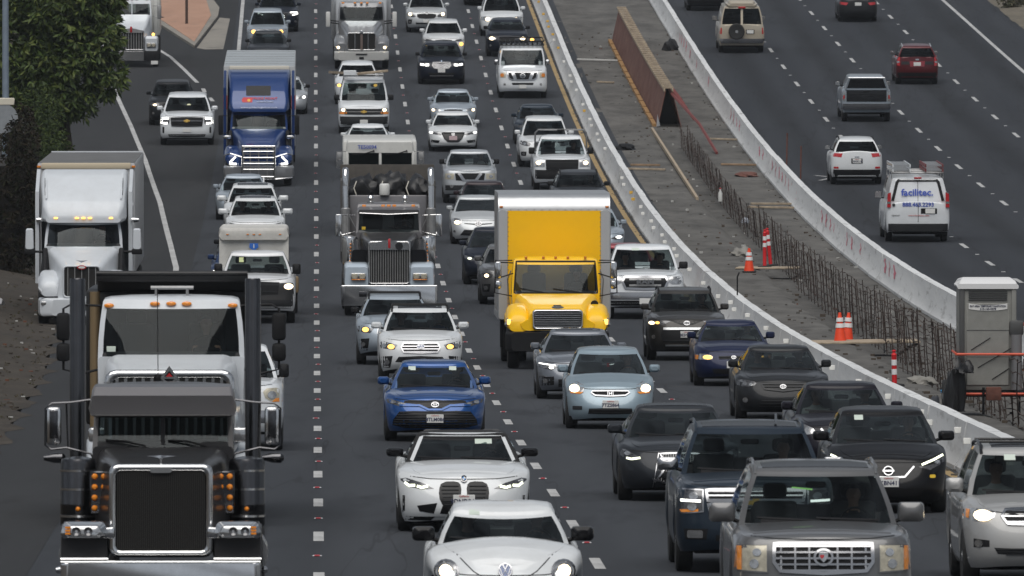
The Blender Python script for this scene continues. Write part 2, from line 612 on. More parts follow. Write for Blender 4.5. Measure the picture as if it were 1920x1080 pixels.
def hair_mesh(long):
    def mk():
        bm = bmesh.new()
        bmesh.ops.create_icosphere(bm, subdivisions=3, radius=1)
        for v_ in bm.verts:
            v_.co = Vector((v_.co.x * .092, v_.co.y * .112 + .012, v_.co.z * .105 + .815))
        kill = [v_ for v_ in bm.verts if (v_.co.y < -.03 and v_.co.z < .845) or v_.co.z < (.64 if long else .76)]
        bmesh.ops.delete(bm, geom=kill, context='VERTS')
        if long:
            for v_ in bm.verts:
                if v_.co.z < .8: v_.co.z -= (.8 - v_.co.z) * 1.2; v_.co.x *= 1.12
        me = bpy.data.meshes.new('hair')
        bm.to_mesh(me); bm.free()
        finish(me, 80)
        return me
    return shared(('hair', long), mk)
def glasses_mesh():
    def mk():
        m = MB()
        for sx in (-1, 1):
            m.rbox(sx * .04 - .028, sx * .04 + .028, -.112, -.104, .785, .822, .012)
            m.tube([(sx * .068, -.105, .81), (sx * .088, .0, .805)], .004, 5)
        m.tube([(-.014, -.11, .81), (.014, -.11, .81)], .004, 5)
        return m.mesh('glasses')
    return shared('glasses', mk)
def seat_person(car, x, y, z, driver, shirt, label, hair='dark', glasses=False, s=1.0):
    """a person sitting in a vehicle: a thing of its own, at the seat"""
    M_ = Matrix.LocRotScale(car.location, car.rotation_euler, None)
    q = M_ @ Vector((x, y, z))
    me = person_mesh(driver)
    o = bpy.data.objects.new('person', me.copy())
    COL.objects.link(o)
    o.data.materials.append(SKIN)
    o.data.materials.append(simple('shirt_' + shirt, SHIRTS[shirt], 0.85))
    o.data.materials.append(simple('trousers', (0.03, 0.035, 0.05), 0.9))
    o.location = q
    o.rotation_euler = car.rotation_euler
    o.scale = (s, s, s)
    tag(o, label, 'person', 'people in the vehicles')
    link('hair', hair_mesh(hair == 'long'), None, o).data = hair_mesh(hair == 'long').copy()
    h = o.children[0]
    h.data.materials.clear()
    h.data.materials.append(HAIRG if hair == 'grey' else HAIRD)
    if glasses: link('glasses', glasses_mesh(), GLOSSB, o)
    return o
def plate(root, x, y, z, txt=None, back=False, mat=None, w=.305, h=.152):
    s = -1 if not back else 1
    o = MB().rbox(-w / 2, w / 2, -.006, .006, -h / 2, h / 2, .005, 1).build('license_plate', mat or PLATE, root, (x, y, z))
    if txt:
        text('plate_number', txt, .088, PLATET, o, (0, s * .008, -.018), back, bold=.002)
        text('plate_state', 'California', .035, PLATER, o, (0, s * .008, .055), back)
    return o

# ------------------------------------------------------------------ cars
def car_body(sp):
    """ring-lofted lower body. returns MB of shell, hood grid, cabin pieces"""
    L, W_, gc = sp['L'], sp['W'], sp['gc']
    top, fo, ro = sp['top'], sp['fo'], sp['ro']
    n, a, ar = sp['n'], sp['a'], sp['ar']
    w1, w2, rw = sp['w1'], sp['w2'], sp['rw']
    ra = rw + sp.get('gap', .07)
    wf = sp['wf']
    T = [0, .10, .22, .36, .5, .64, .77, .88, .95, 1.0]
    st = []
    for k in range(12): st.append(('f', radians(90 * k / 12)))
    ys = set()
    y0, y1 = a, L - ar
    for c in (w1, w2):
        for g in (-1.02, -1, -.92, -.72, -.4, 0, .4, .72, .92, 1, 1.02): ys.add(round(c + ra * g, 4))
    for k in range(15): ys.add(round(y0 + (y1 - y0) * k / 14, 4))
    ys = sorted(y for y in ys if y0 <= y <= y1)
    for y in ys: st.append(('s', y))
    for k in range(8, -1, -1): st.append(('r', radians(90 * k / 9)))
    def zb(y):
        z = gc
        if y < .55: z = hermite(sp.get('chin', [(0, gc + .05), (.3, gc), (.55, gc)]), y)
        if y > L - .6: z = gc + sp.get('rlift', .08) * (y - L + .6) / .6
        for c in (w1, w2):
            if abs(y - c) <= ra: z = max(z, rw + sqrt(ra * ra - (y - c) ** 2))
        return z
    def zt(y): return hermite(top, y)
    def pt(s_, t):
        hw = W_ / 2 * hermite(wf, t)
        k, q = s_
        if k == 'f':
            x = hw * sin(q) ** (2 / n); y = hermite(fo, t) + (a - hermite(fo, t)) * (1 - cos(q) ** (2 / n))
        elif k == 's': x, y = hw, q
        else:
            r0 = hermite(ro, t)
            x = hw * sin(q) ** (2 / sp['nr']); y = L - r0 - (ar - r0) * (1 - cos(q) ** (2 / sp['nr']))
        b, tp = zb(y), zt(y)
        return (x, y, b + (tp - b) * t)
    m = MB()
    R_ = [[pt(s_, t) for s_ in st] for t in T]
    for sx in (1, -1):
        m.loft([[(sx * x, y, z) for x, y, z in row] for row in R_], cap=False, closed=False)
    cols = [-1, -.97, -.9, -.62, -.3, 0, .3, .62, .9, .97, 1]
    crn = sp.get('crown', .045)
    yc, yb = sp['yc'], sp['yb']
    grid = []
    for (x, y, z) in R_[-1]:
        row = []
        for c in cols:
            zz = z + crn * (1 - c * c) * min(1, x / (W_ * .3))
            if yc + .22 < y < yb - .02 and abs(c) <= .9: zz = z - .50
            for (p0, p1, dz) in sp.get('well', []):
                if p0 < y < p1 and abs(c) <= .9: zz = z - dz
            row.append((x * c, y, zz))
        grid.append(row)
    nf = len(m.f)
    m.loft(grid, cap=False, closed=False)
    # faces inside the cabin get their own trim material slot
    for fi, f in enumerate(m.f):
        if fi < nf: continue
        q = [m.v[i] for i in f]
        cy = sum(p[1] for p in q) / len(q); cz = min(p[2] for p in q)
        if yc + .05 < cy < yb + .05 and cz < zt(cy) - .2 and max(abs(p[0]) for p in q) < W_ / 2 * .9: m.mi[fi] = 1
    # hood panel
    h = MB()
    hx = [c for c in cols if abs(c) <= .9]
    rows = []
    for r, row in zip(R_[-1], grid):
        if sp.get('hood0', .30) < r[1] < yc + .02 and r[0] > W_ * .25:
            sc = .96
            rows.append([(p[0] * sc, p[1], p[2] + .009) for p in row if abs(p[0]) <= abs(r[0]) * .905])
    if len(rows) > 1:
        rows[0] = [(x, y, z - .03) for x, y, z in rows[0]]
        rows = [[(r[0][0], r[0][1], r[0][2] - .03)] + r + [(r[-1][0], r[-1][1], r[-1][2] - .03)] for r in rows]
        h.loft(rows, cap=False, closed=False)
    return m, h, zt
def greenhouse(sp, zt):
    W_, H, L = sp['W'], sp['H'], sp['L']
    yc, yh, yr, yb = sp['yc'], sp['yh'], sp['yr'], sp['yb']
    wb, wr = sp['wb'] * W_ / 2, sp['wr'] * W_ / 2
    bb, br = sp.get('bow', .32), sp.get('bowr', .12)
    rb, rr = sp.get('rbow', .16), sp.get('rbowr', .06)
    fx = [0, .3, .6, .82, .93]
    ym = (yh + yr) / 2
    def roofz(y): return H - .075 - sp.get('arch', .05) * abs((y - ym) / max(.3, (yr - yh) / 2)) ** 2
    colsH = []   # (base pt, roof pt, tag to the next column)
    for i, f in enumerate(fx):
        colsH.append(((f * wb, yc + bb * f ** 2.2), (f * wr, yh + br * f ** 2.2), 'ws' if i < 4 else 'A'))
    a0, a1 = yc + bb, yh + br
    b0, b1 = yb - rb, yr - rr
    sd = sp.get('side', [(0, 'A'), (.05, 'sg'), (.42, 'B'), (.47, 'sg'), (.88, 'C')])
    for s_, tg in sd:
        colsH.append(((wb, a0 + (b0 - a0) * s_), (wr, a1 + (b1 - a1) * s_), tg))
    colsH.append(((wb, b0), (wr, b1), 'C'))
    for i, f in enumerate(reversed(fx)):
        colsH.append(((f * wb, yb - rb * f ** 2.2), (f * wr, yr - rr * f ** 2.2), 'rg' if i < 4 else None))
    V_ = [0, .045, .35, .65, sp.get('gtop', .93), 1]
    def pos(c, v):
        (x0, y0), (x1, y1), _ = c
        z0 = zt(min(max(y0, 0), L)) - .015
        z1 = roofz(y1)
        bl = sin(pi * v) * sp.get('bulge', .022)
        x = x0 + (x1 - x0) * v; y = y0 + (y1 - y0) * v
        kx = x / max(wb, 1e-6)
        x += bl * kx
        if y0 < yc + bb * .99: y -= bl * .8
        return (x, y, z0 + (z1 - z0) * v)
    shell = MB()
    glass = {}
    def quad(tgt, pts): tgt.add(pts, [(0, 1, 2, 3)])
    nC = len(colsH)
    for sx in (1, -1):
        for i in range(nC - 1):
            tg = colsH[i][2]
            for r in range(5):
                q = [pos(colsH[i], V_[r]), pos(colsH[i + 1], V_[r]), pos(colsH[i + 1], V_[r + 1]), pos(colsH[i], V_[r + 1])]
                q = [(sx * x, y, z) for x, y, z in q]
                if tg in ('ws', 'sg', 'rg') and 1 <= r <= 3:
                    key = tg if tg != 'sg' else ('sg', sx, i)
                    if tg == 'sg' and sp.get('solid') and i > 7: quad(shell, q)
                    elif tg == 'rg' and sp.get('noback'): quad(shell, q)
                    else: quad(glass.setdefault(key, MB()), q)
                else: quad(shell, q)
    ring = [pos(c, 1) for c in colsH]
    full = ring + [(-x, y, z) for x, y, z in reversed(ring[1:-1])]
    rings = [full]
    for sc, dz in ((.975, .028), (.90, .048), (.6, .068), (.25, .075)):
        rings.append([(x * sc, ym + (y - ym) * (1 - (1 - sc) * .8), z + dz + (roofz(ym) - z) * (1 - sc)) for x, y, z in full])
    shell.loft(rings, cap=False)
    b = len(shell.v) - len(full)
    shell.f.append(tuple(range(b, b + len(full)))); shell.mi.append(0)
    return shell, glass, colsH, pos

def weld(me):
    bm = bmesh.new(); bm.from_mesh(me)
    bmesh.ops.remove_doubles(bm, verts=bm.verts, dist=.0008)
    bmesh.ops.recalc_face_normals(bm, faces=bm.faces)
    bm.to_mesh(me); bm.free()

BASE = dict(
 sedan=dict(L=4.85, W=1.84, H=1.45, gc=.19, n=2.9, a=.95, ar=.7, nr=3.2, w1=.95, w2=3.78, rw=.335,
   top=[(0, .60), (.10, .70), (.30, .785), (.75, .865), (1.3, .925), (2.2, .955), (3.6, 1.0), (4.4, 1.06), (4.75, 1.04), (4.85, .98)],
   fo=[(0, .10), (.15, .02), (.35, 0), (.6, .02), (.8, .07), (1, .17)], ro=[(0, .1), (.3, 0), (.7, .02), (1, .08)],
   wf=[(0, .93), (.15, .98), (.45, 1.0), (.7, .99), (.88, .965), (1, .89)], yc=1.22, yh=2.05, yr=3.15, yb=4.15, wb=.86, wr=.64),
 hatch=dict(L=4.1, W=1.70, H=1.53, gc=.18, n=2.7, a=.85, ar=.5, nr=3.2, w1=.85, w2=3.35, rw=.31,
   top=[(0, .60), (.10, .70), (.3, .80), (.7, .92), (1.05, 1.0), (2.0, 1.0), (3.4, 1.03), (4.0, 1.03), (4.1, .98)],
   fo=[(0, .08), (.15, .02), (.35, 0), (.6, .02), (.8, .08), (1, .2)], ro=[(0, .1), (.3, 0), (.7, .02), (1, .08)],
   wf=[(0, .93), (.15, .98), (.45, 1.0), (.7, .99), (.88, .965), (1, .89)], yc=.85, yh=1.85, yr=3.55, yb=4.0, wb=.88, wr=.68),
 suv=dict(L=4.65, W=1.86, H=1.70, gc=.24, n=3.1, a=.85, ar=.45, nr=3.6, w1=.92, w2=3.62, rw=.36,
   top=[(0, .76), (.08, .86), (.25, .96), (.7, 1.04), (1.15, 1.10), (2.2, 1.12), (3.6, 1.16), (4.5, 1.17), (4.65, 1.12)],
   fo=[(0, .10), (.15, .02), (.35, 0), (.6, .01), (.8, .04), (1, .11)], ro=[(0, .08), (.3, 0), (.7, .02), (1, .06)],
   wf=[(0, .93), (.15, .98), (.45, 1.0), (.7, .99), (.88, .97), (1, .90)], yc=1.12, yh=1.85, yr=4.0, yb=4.5, wb=.88, wr=.68),
 big=dict(L=5.2, W=2.04, H=1.90, gc=.28, n=4.2, a=.70, ar=.35, nr=4.5, w1=1.0, w2=4.0, rw=.40,
   top=[(0, 1.0), (.06, 1.07), (.2, 1.13), (.7, 1.19), (1.3, 1.23), (2.4, 1.25), (4.0, 1.27), (5.1, 1.27), (5.2, 1.22)],
   fo=[(0, .10), (.12, .02), (.3, 0), (.6, .02), (.85, .04), (1, .09)], ro=[(0, .06), (.3, 0), (.7, .02), (1, .05)],
   wf=[(0, .94), (.15, .985), (.45, 1.0), (.75, .99), (.9, .97), (1, .90)], yc=1.30, yh=2.12, yr=4.75, yb=5.08, wb=.89, wr=.70),
 pickup=dict(L=5.7, W=2.0, H=1.86, gc=.32, n=4.4, a=.65, ar=.25, nr=5, w1=1.0, w2=4.6, rw=.40,
   top=[(0, 1.02), (.06, 1.09), (.2, 1.15), (.7, 1.20), (1.3, 1.24), (2.4, 1.27), (3.6, 1.32), (5.5, 1.34), (5.7, 1.32)],
   fo=[(0, .10), (.12, .02), (.3, 0), (.6, .03), (.85, .05), (1, .09)], ro=[(0, .04), (.3, 0), (.7, .0), (1, .02)],
   wf=[(0, .94), (.15, .985), (.45, 1.0), (.75, .99), (.9, .97), (1, .90)], yc=1.32, yh=2.15, yr=3.3, yb=3.62, wb=.89, wr=.70, well=[(3.75, 5.6, .5)],
   side=[(0, 'A'), (.06, 'sg'), (.5, 'B'), (.56, 'sg'), (.92, 'C')]),
 van=dict(L=5.6, W=2.0, H=2.1, gc=.28, n=3.8, a=.6, ar=.25, nr=5, w1=.95, w2=4.3, rw=.37,
   top=[(0, .98), (.06, 1.05), (.2, 1.12), (.6, 1.20), (.9, 1.25), (2.4, 1.27), (5.5, 1.27), (5.6, 1.25)],
   fo=[(0, .10), (.12, .02), (.3, 0), (.6, .03), (.85, .06), (1, .12)], ro=[(0, .03), (.3, 0), (.7, .0), (1, .02)],
   wf=[(0, .94), (.15, .985), (.45, 1.0), (.75, .99), (.9, .975), (1, .93)], yc=.90, yh=1.72, yr=5.35, yb=5.55, wb=.93, wr=.80, arch=.03, bulge=.03, solid=1,
   side=[(0, 'A'), (.04, 'sg'), (.26, 'B'), (.30, 'sg'), (.95, 'C')]),
)
def place(u, d, L=0, back=False, dz=0.0):
    """location and rotation for something standing on the carriageway; front at d, or rear at d when it drives away"""
    if back:
        dd = d + L
        return P(u, dd, dz), (-atan(slope(d + L / 2)), 0, pi + HEAD)
    p = P(u, d)
    q = P(u, d + max(L, 1))
    return Vector((p.x, p.y, p.z + dz)), (atan((q.z - p.z) / max(L, 1)), 0, HEAD)

def make_car(kind, name, label, cat, group, u, d, col, over=None, back=False, seats=True, rim=None, glass=None, mirror=None, trim=None, near=True, rz=0.0):
    sp = dict(BASE[kind]); sp.update(over or {})
    loc, rot = place(u, d, sp['L'], back)
    rot = (rot[0], rot[1], rot[2] + rz)
    root = empty(name, loc, rot, label, cat, group)
    W_ = sp['W']
    m, h, zt = car_body(sp)
    me = m.mesh('body', 34)
    weld(me); finish(me, 34)
    me.materials.append(col); me.materials.append(trim or INTER)
    link('body', me, col, root)
    if h.f and not sp.get('nohood'): h.build('hood', col, root, ang=30)
    g, gl, colsH, pos = greenhouse(sp, zt)
    me = g.mesh('roof', 40)
    weld(me); finish(me, 40)
    link('roof', me, sp.get('roofmat') or col, root)
    gm = glass or GLASS
    for k, mb in gl.items():
        nm = 'windshield' if k == 'ws' else ('rear_window' if k == 'rg' else 'side_window')
        mat = GLASS if k == 'ws' else gm
        me = mb.mesh(nm, 60); weld(me); finish(me, 60)
        link(nm, me, mat, root)
    # running gear
    ub = MB().rbox(-W_ * .40, W_ * .40, .35, sp['L'] - .3, sp['gc'] - .03, sp['gc'] + .22, .05, 1)
    ub.build('underbody', BLACK, root)
    tw = sp.get('tw', .225)
    for y in (sp['w1'], sp['w2']):
        for sx in (-1, 1):
            wheel(root, sx * (W_ / 2 * .985 - tw / 2), y, sp['rw'], tw, 'car', rim)
    # cabin
    yc = sp['yc']
    zs = zt(yc + 1)
    sw = W_ * .22
    if seats and not back or near and back:
        def seat():
            s_ = MB()
            s_.rbox(-.26, .26, -.07, .09, -.45, .22, .06)
            s_.rbox(-.14, .14, -.04, .07, .25, .43, .05)
            return s_.mesh('seat')
        for sx in (-1, 1): link('seat', shared('seat', seat), trim or SEATG, root, (sx * sw, yc + 1.35, zs), (-.18, 0, 0))
        if sp['yb'] - yc > 2.5:
            MB().rbox(-W_ * .34, W_ * .34, 0, .14, -.45, .16, .06).build('rear_seat', trim or SEATG, root, (0, yc + 2.25, zs), (-.2, 0, 0))
        if near and not back:
            t = MB()
            t.tube([(.18 * cos(a), .07 * sin(a), .18 * sin(a)) for a in [2 * pi * k / 18 for k in range(19)]], .016, 6)
            t.rbox(-.16, .16, -.02, .02, -.03, .03, .02, 1)
            t.build('steering_wheel', BLACK, root, (sw, yc + .72, zs - .02))
            MB().rbox(-.12, .12, -.02, .02, -.035, .035, .02, 1).build('rear_view_mirror', BLACK, root, (0, sp['yh'] + .05, sp['H'] - .26))
    MB().rbox(-W_ * .40, W_ * .40, yc + .3, yc + .62, zs - .32, zs - .06, .08).build('dashboard', trim or INTER, root)
    # mirrors
    mm = mirror or col
    wx = sp['wb'] * W_ / 2
    for sx in (-1, 1):
        q = MB()
        ms = sp.get('ms', 1.0)
        mw, mh = .098 * ms * sp.get('mw', 1), .072 * ms * sp.get('mh', 1)
        cx, cz = sx * (wx + .025 + mw), zs + .115
        q.hull([(-.09, mw * .62, mw * .55, -mh * .55, mh * .5, .05), (-.05, mw * .95, mw * .9, -mh, mh * .95, .05), (.03, mw, mw, -mh, mh, .045), (.07, mw * .97, mw * .97, -mh * .95, mh * .95, .04)])
        o = q.build('side_mirror', mm, root, (cx, yc + .62, cz))
        MB().tube([(-sx * (mw * .4), .02, -mh * .6), (-sx * (mw + .10), .02, -mh * 1.2)], .026, 6).build('mirror_arm', BLACK, o)
        MB().rbox(-mw * .9, mw * .9, .068, .075, -mh * .85, mh * .85, .01, 1).build('mirror_glass', CHROME, o)
    bb = MB(); bb.v = m.v; bb.f = m.f
    fr = Skinned(bb.bvh(), root, 1.3, sp['L'] - 1.2)
    gb = MB(); gb.v = list(g.v); gb.f = list(g.f)
    for mb in gl.values(): gb.add(mb.v, mb.f)
    gr = Skinned(gb.bvh(), root, sp['yc'] + 1.8, sp['L'] - 2)
    root_info = dict(root=root, fr=fr, gr=gr, sp=sp, zt=zt, zs=zs, sw=sw, col=col, W=W_, hw=W_ / 2)
    if near and not back:
        zs_ = zt(sp.get('seam', .22)) - .012
        hx = W_ / 2
        fr.band('hood_seam', BLACK, [(-.80 * hx, zs_ + .03), (-.5 * hx, zs_), (0, zs_ - .008), (.5 * hx, zs_), (.80 * hx, zs_ + .03)], .011, off=.003, depth=.0, closed=False)
    # wipers and door seams that show at this distance
    if near and not back:
        gr.band('cowl', BLACK, [(-.72 * sp['wb'] * W_ / 2, zt(yc) + .045), (0, zt(yc) + .03), (.72 * sp['wb'] * W_ / 2, zt(yc) + .045)], .045, off=.006, depth=.0, closed=False)
        for x0, x1 in ((-.55, .02), (-.02, .55)):
            gr.band('wiper', BLACK, [(x0 * W_ * .62, zt(yc) + .085), (x1 * W_ * .62, zt(yc) + .055)], .018, off=.02, depth=.002, closed=False)
    return root_info

# front-end vocabulary: all outlines in (fraction of half width, height in metres)
def sc(c, poly): return [(x * c['hw'], z) for x, z in poly]
def lights(c, poly, mat=None, lamps=(), amber=None, rnd=1, off=.006, frame=None):
    """a pair of headlamps. lamps: (x, z, rx, rz, material)"""
    pl = chaikin(sc(c, poly), rnd) if rnd else sc(c, poly)
    for sx in (1, -1):
        q = pl if sx > 0 else [(-x, z) for x, z in reversed(pl)]
        o = c['fr'].patch('headlight', mat or LENS, q, off=off)
        if frame: c['fr'].band('lamp_rim', frame, q, .02, off=off + .006, parent=o)
        for lm in lamps:
            x, z, rx, rz, mt = lm[:5]
            if len(lm) > 5 and lm[5] != sx: continue
            c['fr'].patch('lamp', mt, disc(sx * x * c['hw'], z, rx, rz, 12), off=off + .012, depth=.01, parent=o)
        if amber:
            q2 = sc(c, amber)
            if sx < 0: q2 = [(-x, z) for x, z in reversed(q2)]
            c['fr'].patch('turn_signal', AMBER, q2, off=off + .006, parent=o)
def strip_leds(c, pts, w=.03, mat=None, name='led_strip'):
    for sx in (1, -1):
        c['fr'].band(name, mat or LED_ON, [(sx * x, z) for x, z in sc(c, pts)], w, off=.02, depth=.005, closed=False)
def opening(c, half, name='grille', mat=None, rnd=0, slats=0, vert=0, frame=None, fw=.03, slat_mat=None, sw=.018, off=.004, inset=.0):
    pl = sym(sc(c, half))
    if rnd: pl = chaikin(pl, rnd)
    o = c['fr'].patch(name, mat or BLACK, pl, off=off)
    zs = [p[1] for p in pl]; xs = [p[0] for p in pl]
    def span(v, ax):
        hits = []
        n = len(pl)
        for i in range(n):
            a, b = pl[i], pl[(i + 1) % n]
            if (a[ax] - v) * (b[ax] - v) < 0:
                t = (v - a[ax]) / (b[ax] - a[ax])
                hits.append(a[1 - ax] + t * (b[1 - ax] - a[1 - ax]))
        return (min(hits), max(hits)) if len(hits) >= 2 else None
    for k in range(slats):
        z = min(zs) + (max(zs) - min(zs)) * (k + .5 + inset) / (slats + 2 * inset)
        s_ = span(z, 1)
        if s_: c['fr'].band('grille_slat', slat_mat or DARKP, [(s_[0] + .01, z), (s_[1] - .01, z)], sw, off=off + .014, depth=.0, closed=False, parent=o, cell=.1)
    for k in range(vert):
        x = min(xs) + (max(xs) - min(xs)) * (k + .5) / vert
        s_ = span(x, 0)
        if s_: c['fr'].band('grille_bar', slat_mat or DARKP, [(x, s_[0] + .01), (x, s_[1] - .01)], sw, off=off + .014, depth=.0, closed=False, parent=o, cell=.15)
    if frame: c['fr'].band('grille_frame', frame, pl, fw, off=off + .02, depth=.01, parent=o)
    return o
def fogs(c, x, z, r=.05, housing=None, mat=None):
    for sx in (1, -1):
        q = housing and (sc(c, housing) if sx > 0 else [(-a, b) for a, b in reversed(sc(c, housing))])
        o = c['fr'].patch('fog_lamp_housing', BLACK, q, off=.004) if q else None
        if r: c['fr'].patch('fog_lamp', mat or LENS, disc(sx * x * c['hw'], z, r, r, 12), off=.014, parent=o)
def lower(c, z0, z1, w=.98, mat=None, name='lower_bumper'):
    c['fr'].patch(name, mat or BLACK, [(-w * c['hw'], z0), (w * c['hw'], z0), (w * c['hw'], z1), (-w * c['hw'], z1)], off=.006)
def fplate(c, z, txt=None, x=0.0, mat=None):
    p, _ = c['fr'].hit(x, z, 'front')
    return plate(c['root'], x, p.y - .03, z, txt, mat=mat)
def badge(c, kind, z, s=.06, x=0.0):
    fr = c['fr']
    o = None
    def ring(rx, rz, w, x0=0, z0=0, mat=None, par=None):
        return fr.band('emblem', mat or TRIM, disc(x + x0, z + z0, rx, rz, 20), w, off=.035, depth=.0, parent=par, cell=.5)
    if kind == 'toyota':
        o = ring(s * 1.25, s * .85, s * .22)
        ring(s * .45, s * .8, s * .18, par=o); ring(s * .95, s * .32, s * .18, 0, s * .42, par=o)
    elif kind == 'honda':
        o = fr.band('emblem', TRIM, rrect(x, z, s, s * .85, s * .3), s * .2, off=.03, depth=0, cell=.5)
        for pts in ([(-.5, .6), (-.35, -.6)], [(.5, .6), (.35, -.6)], [(-.4, 0), (.4, 0)]):
            fr.band('emblem_letter', TRIM, [(x + a * s, z + b * s) for a, b in pts], s * .26, off=.03, depth=0, closed=False, parent=o)
    elif kind == 'nissan':
        o = ring(s * 1.1, s * 1.0, s * .26)
        fr.band('emblem_bar', TRIM, [(x - s * 1.4, z), (x + s * 1.4, z)], s * .42, off=.04, depth=0, closed=False, parent=o)
    elif kind == 'vw':
        o = fr.patch('emblem', simple('emblem_blue', (.02, .06, .2), .3, coat=1), disc(x, z, s, s, 18), off=.025)
        ring(s, s, s * .16, par=o)
        fr.band('emblem_letter', TRIM, [(x - .38 * s, z + .85 * s), (x, z + .1 * s), (x + .38 * s, z + .85 * s)], s * .17, off=.035, depth=0, closed=False, parent=o)
        fr.band('emblem_letter', TRIM, [(x - .85 * s, z + .35 * s), (x - .42 * s, z - .75 * s), (x, z + .0 * s), (x + .42 * s, z - .75 * s), (x + .85 * s, z + .35 * s)], s * .17, off=.035, depth=0, closed=False, parent=o)
    elif kind == 'bmw':
        o = fr.patch('emblem', GLOSSB, disc(x, z, s, s, 16), off=.02)
        ring(s, s, s * .15, par=o)
        for k, mt in ((0, 'w'), (1, 'b'), (2, 'w'), (3, 'b')):
            q = [(x, z)] + [(x + .62 * s * cos(pi / 2 * k + a), z + .62 * s * sin(pi / 2 * k + a)) for a in (0, .5, 1.07, 1.57)]
            fr.patch('emblem_quarter', PLATE if mt == 'w' else simple('emblem_light_blue', (.05, .25, .6), .3), q, off=.026, depth=.01, parent=o)
    elif kind == 'chevy':
        q = [(-1.6, .38), (-.62, .38), (-.5, .75), (.72, .75), (.62, .38), (1.6, .38), (1.5, -.38), (.62, -.38), (.5, -.75), (-.72, -.75), (-.62, -.38), (-1.5, -.38)]
        o = fr.patch('emblem', simple('gold_badge', (.65, .42, .10), .25, .6), [(x + a * s, z + b * s) for a, b in q], off=.03)
    elif kind == 'subaru':
        o = fr.patch('emblem', simple('emblem_blue', (.02, .06, .2), .3, coat=1), disc(x, z, s * 1.5, s * .85, 18), off=.028)
        ring(s * 1.5, s * .85, s * .2, par=o)
        for a, b, r in ((-.7, .25, .22), (.2, .3, .14), (.6, .1, .14), (.5, -.35, .14), (-.1, -.4, .14)):
            fr.patch('emblem_star', TRIM, disc(x + a * s, z + b * s, r * s * 1.4, None, 8), off=.036, parent=o)
    elif kind == 'cadillac':
        o = ring(s * 1.2, s * 1.05, s * .3)
        q = [(-.62, .5), (.62, .5), (.6, -.1), (0, -.7), (-.6, -.1)]
        fr.patch('emblem_shield', LENS, [(x + a * s, z + b * s) for a, b in q], off=.035, parent=o)
        fr.patch('emblem_shield', REDL, [(x + a * s * .45 - .2 * s, z + b * s * .45 + .1 * s) for a, b in q], off=.04, parent=o)
    elif kind == 'ford':
        o = fr.patch('emblem', simple('emblem_blue', (.02, .06, .2), .3, coat=1), disc(x, z, s * 1.6, s * .65, 18), off=.028)
        ring(s * 1.6, s * .65, s * .16, par=o)
    elif kind == 'oval':
        o = ring(s * 1.4, s * .7, s * .25)
    elif kind == 'lexus':
        o = ring(s * 1.2, s * .9, s * .2)
        fr.band('emblem_letter', TRIM, [(x - .3 * s, z + .7 * s), (x - .5 * s, z - .35 * s), (x + .75 * s, z - .35 * s)], s * .2, off=.03, depth=0, closed=False, parent=o)
    elif kind == 'kia':
        o = ring(s * 1.5, s * .75, s * .2)
        fr.band('emblem_letter', TRIM, [(x - s * .8, z - s * .3), (x - s * .8, z + s * .3)], s * .2, off=.03, depth=0, closed=False, parent=o)
    elif kind == 'tesla':
        o = fr.patch('emblem', TRIM, [(x + a * s, z + b * s) for a, b in ((-1, .9), (1, .9), (.9, .6), (.3, .55), (0, -1), (-.3, .55), (-.9, .6))], off=.02)
    return o
def sunroof(c, y0=None, y1=None, w=.36):
    sp = c['sp']
    y0 = y0 or sp['yh'] + .18; y1 = y1 or sp['yh'] + .85
    c['gr'].patch('sunroof', GLOSSB, [(-w * c['W'], y0), (w * c['W'], y0), (w * c['W'], y1), (-w * c['W'], y1)], off=.006, side='top', cell=.2)
def rails(c, mat=None, cross=0):
    sp = c['sp']
    x = sp['wr'] * c['hw'] * .97
    ym = (sp['yh'] + sp['yr']) / 2; ln = (sp['yr'] - sp['yh']) / 2 * .93
    for sx in (-1, 1):
        z = sp['H'] - .045
        MB().tube([(sx * x, ym - ln, z - .10), (sx * x, ym - ln + .12, z + .005), (sx * x, ym, z + .045), (sx * x, ym + ln - .12, z + .0), (sx * x, ym + ln, z - .10)], .022, 6).build('roof_rail', mat or STEEL, c['root'])
    for k in range(cross):
        y = ym - ln * .6 + ln * 1.2 * (k / max(1, cross - 1))
        MB().tube([(-x, y, sp['H'] + .0), (x, y, sp['H'] + .0)], .018, 6).build('crossbar', mat or STEEL, c['root'])
def sticker(c, x, z, w=.1, h=.07, mat=None):
    c['gr'].patch('windshield_sticker', mat or STICK, [(x - w / 2, z - h / 2), (x + w / 2, z - h / 2), (x + w / 2, z + h / 2), (x - w / 2, z + h / 2)], off=.004, depth=.002)
def visor(c, x, z, w=.34, h=.13):
    MB().rbox(-w / 2, w / 2, -.015, .015, -h / 2, h / 2, .02, 1).build('sun_visor', simple('visor_cloth', (.18, .17, .15), .9), c['root'], (x, c['sp']['yh'] + .12, z), (.5, 0, 0))
def people(c, driver=None, passenger=None, dy=0.0, dz=0.0):
    """driver / passenger: (shirt, label, hair, glasses)"""
    for q, sx in ((driver, 1), (passenger, -1)):
        if q:
            seat_person(c['root'], sx * c['sw'], c['sp']['yc'] + 1.22 + dy, c['zs'] - .50 + dz, sx > 0, q[0], q[1], q[2] if len(q) > 2 else 'dark', len(q) > 3 and q[3])
def tails(c, poly, mat=None, white=None):
    for sx in (1, -1):
        q = sc(c, poly)
        if sx < 0: q = [(-x, z) for x, z in reversed(q)]
        o = c['fr'].patch('tail_lamp', mat or REDL, q, off=.008, side='rear')
        if white:
            q = sc(c, white)
            if sx < 0: q = [(-x, z) for x, z in reversed(q)]
            c['fr'].patch('reversing_lamp', LENS, q, off=.014, side='rear', parent=o)
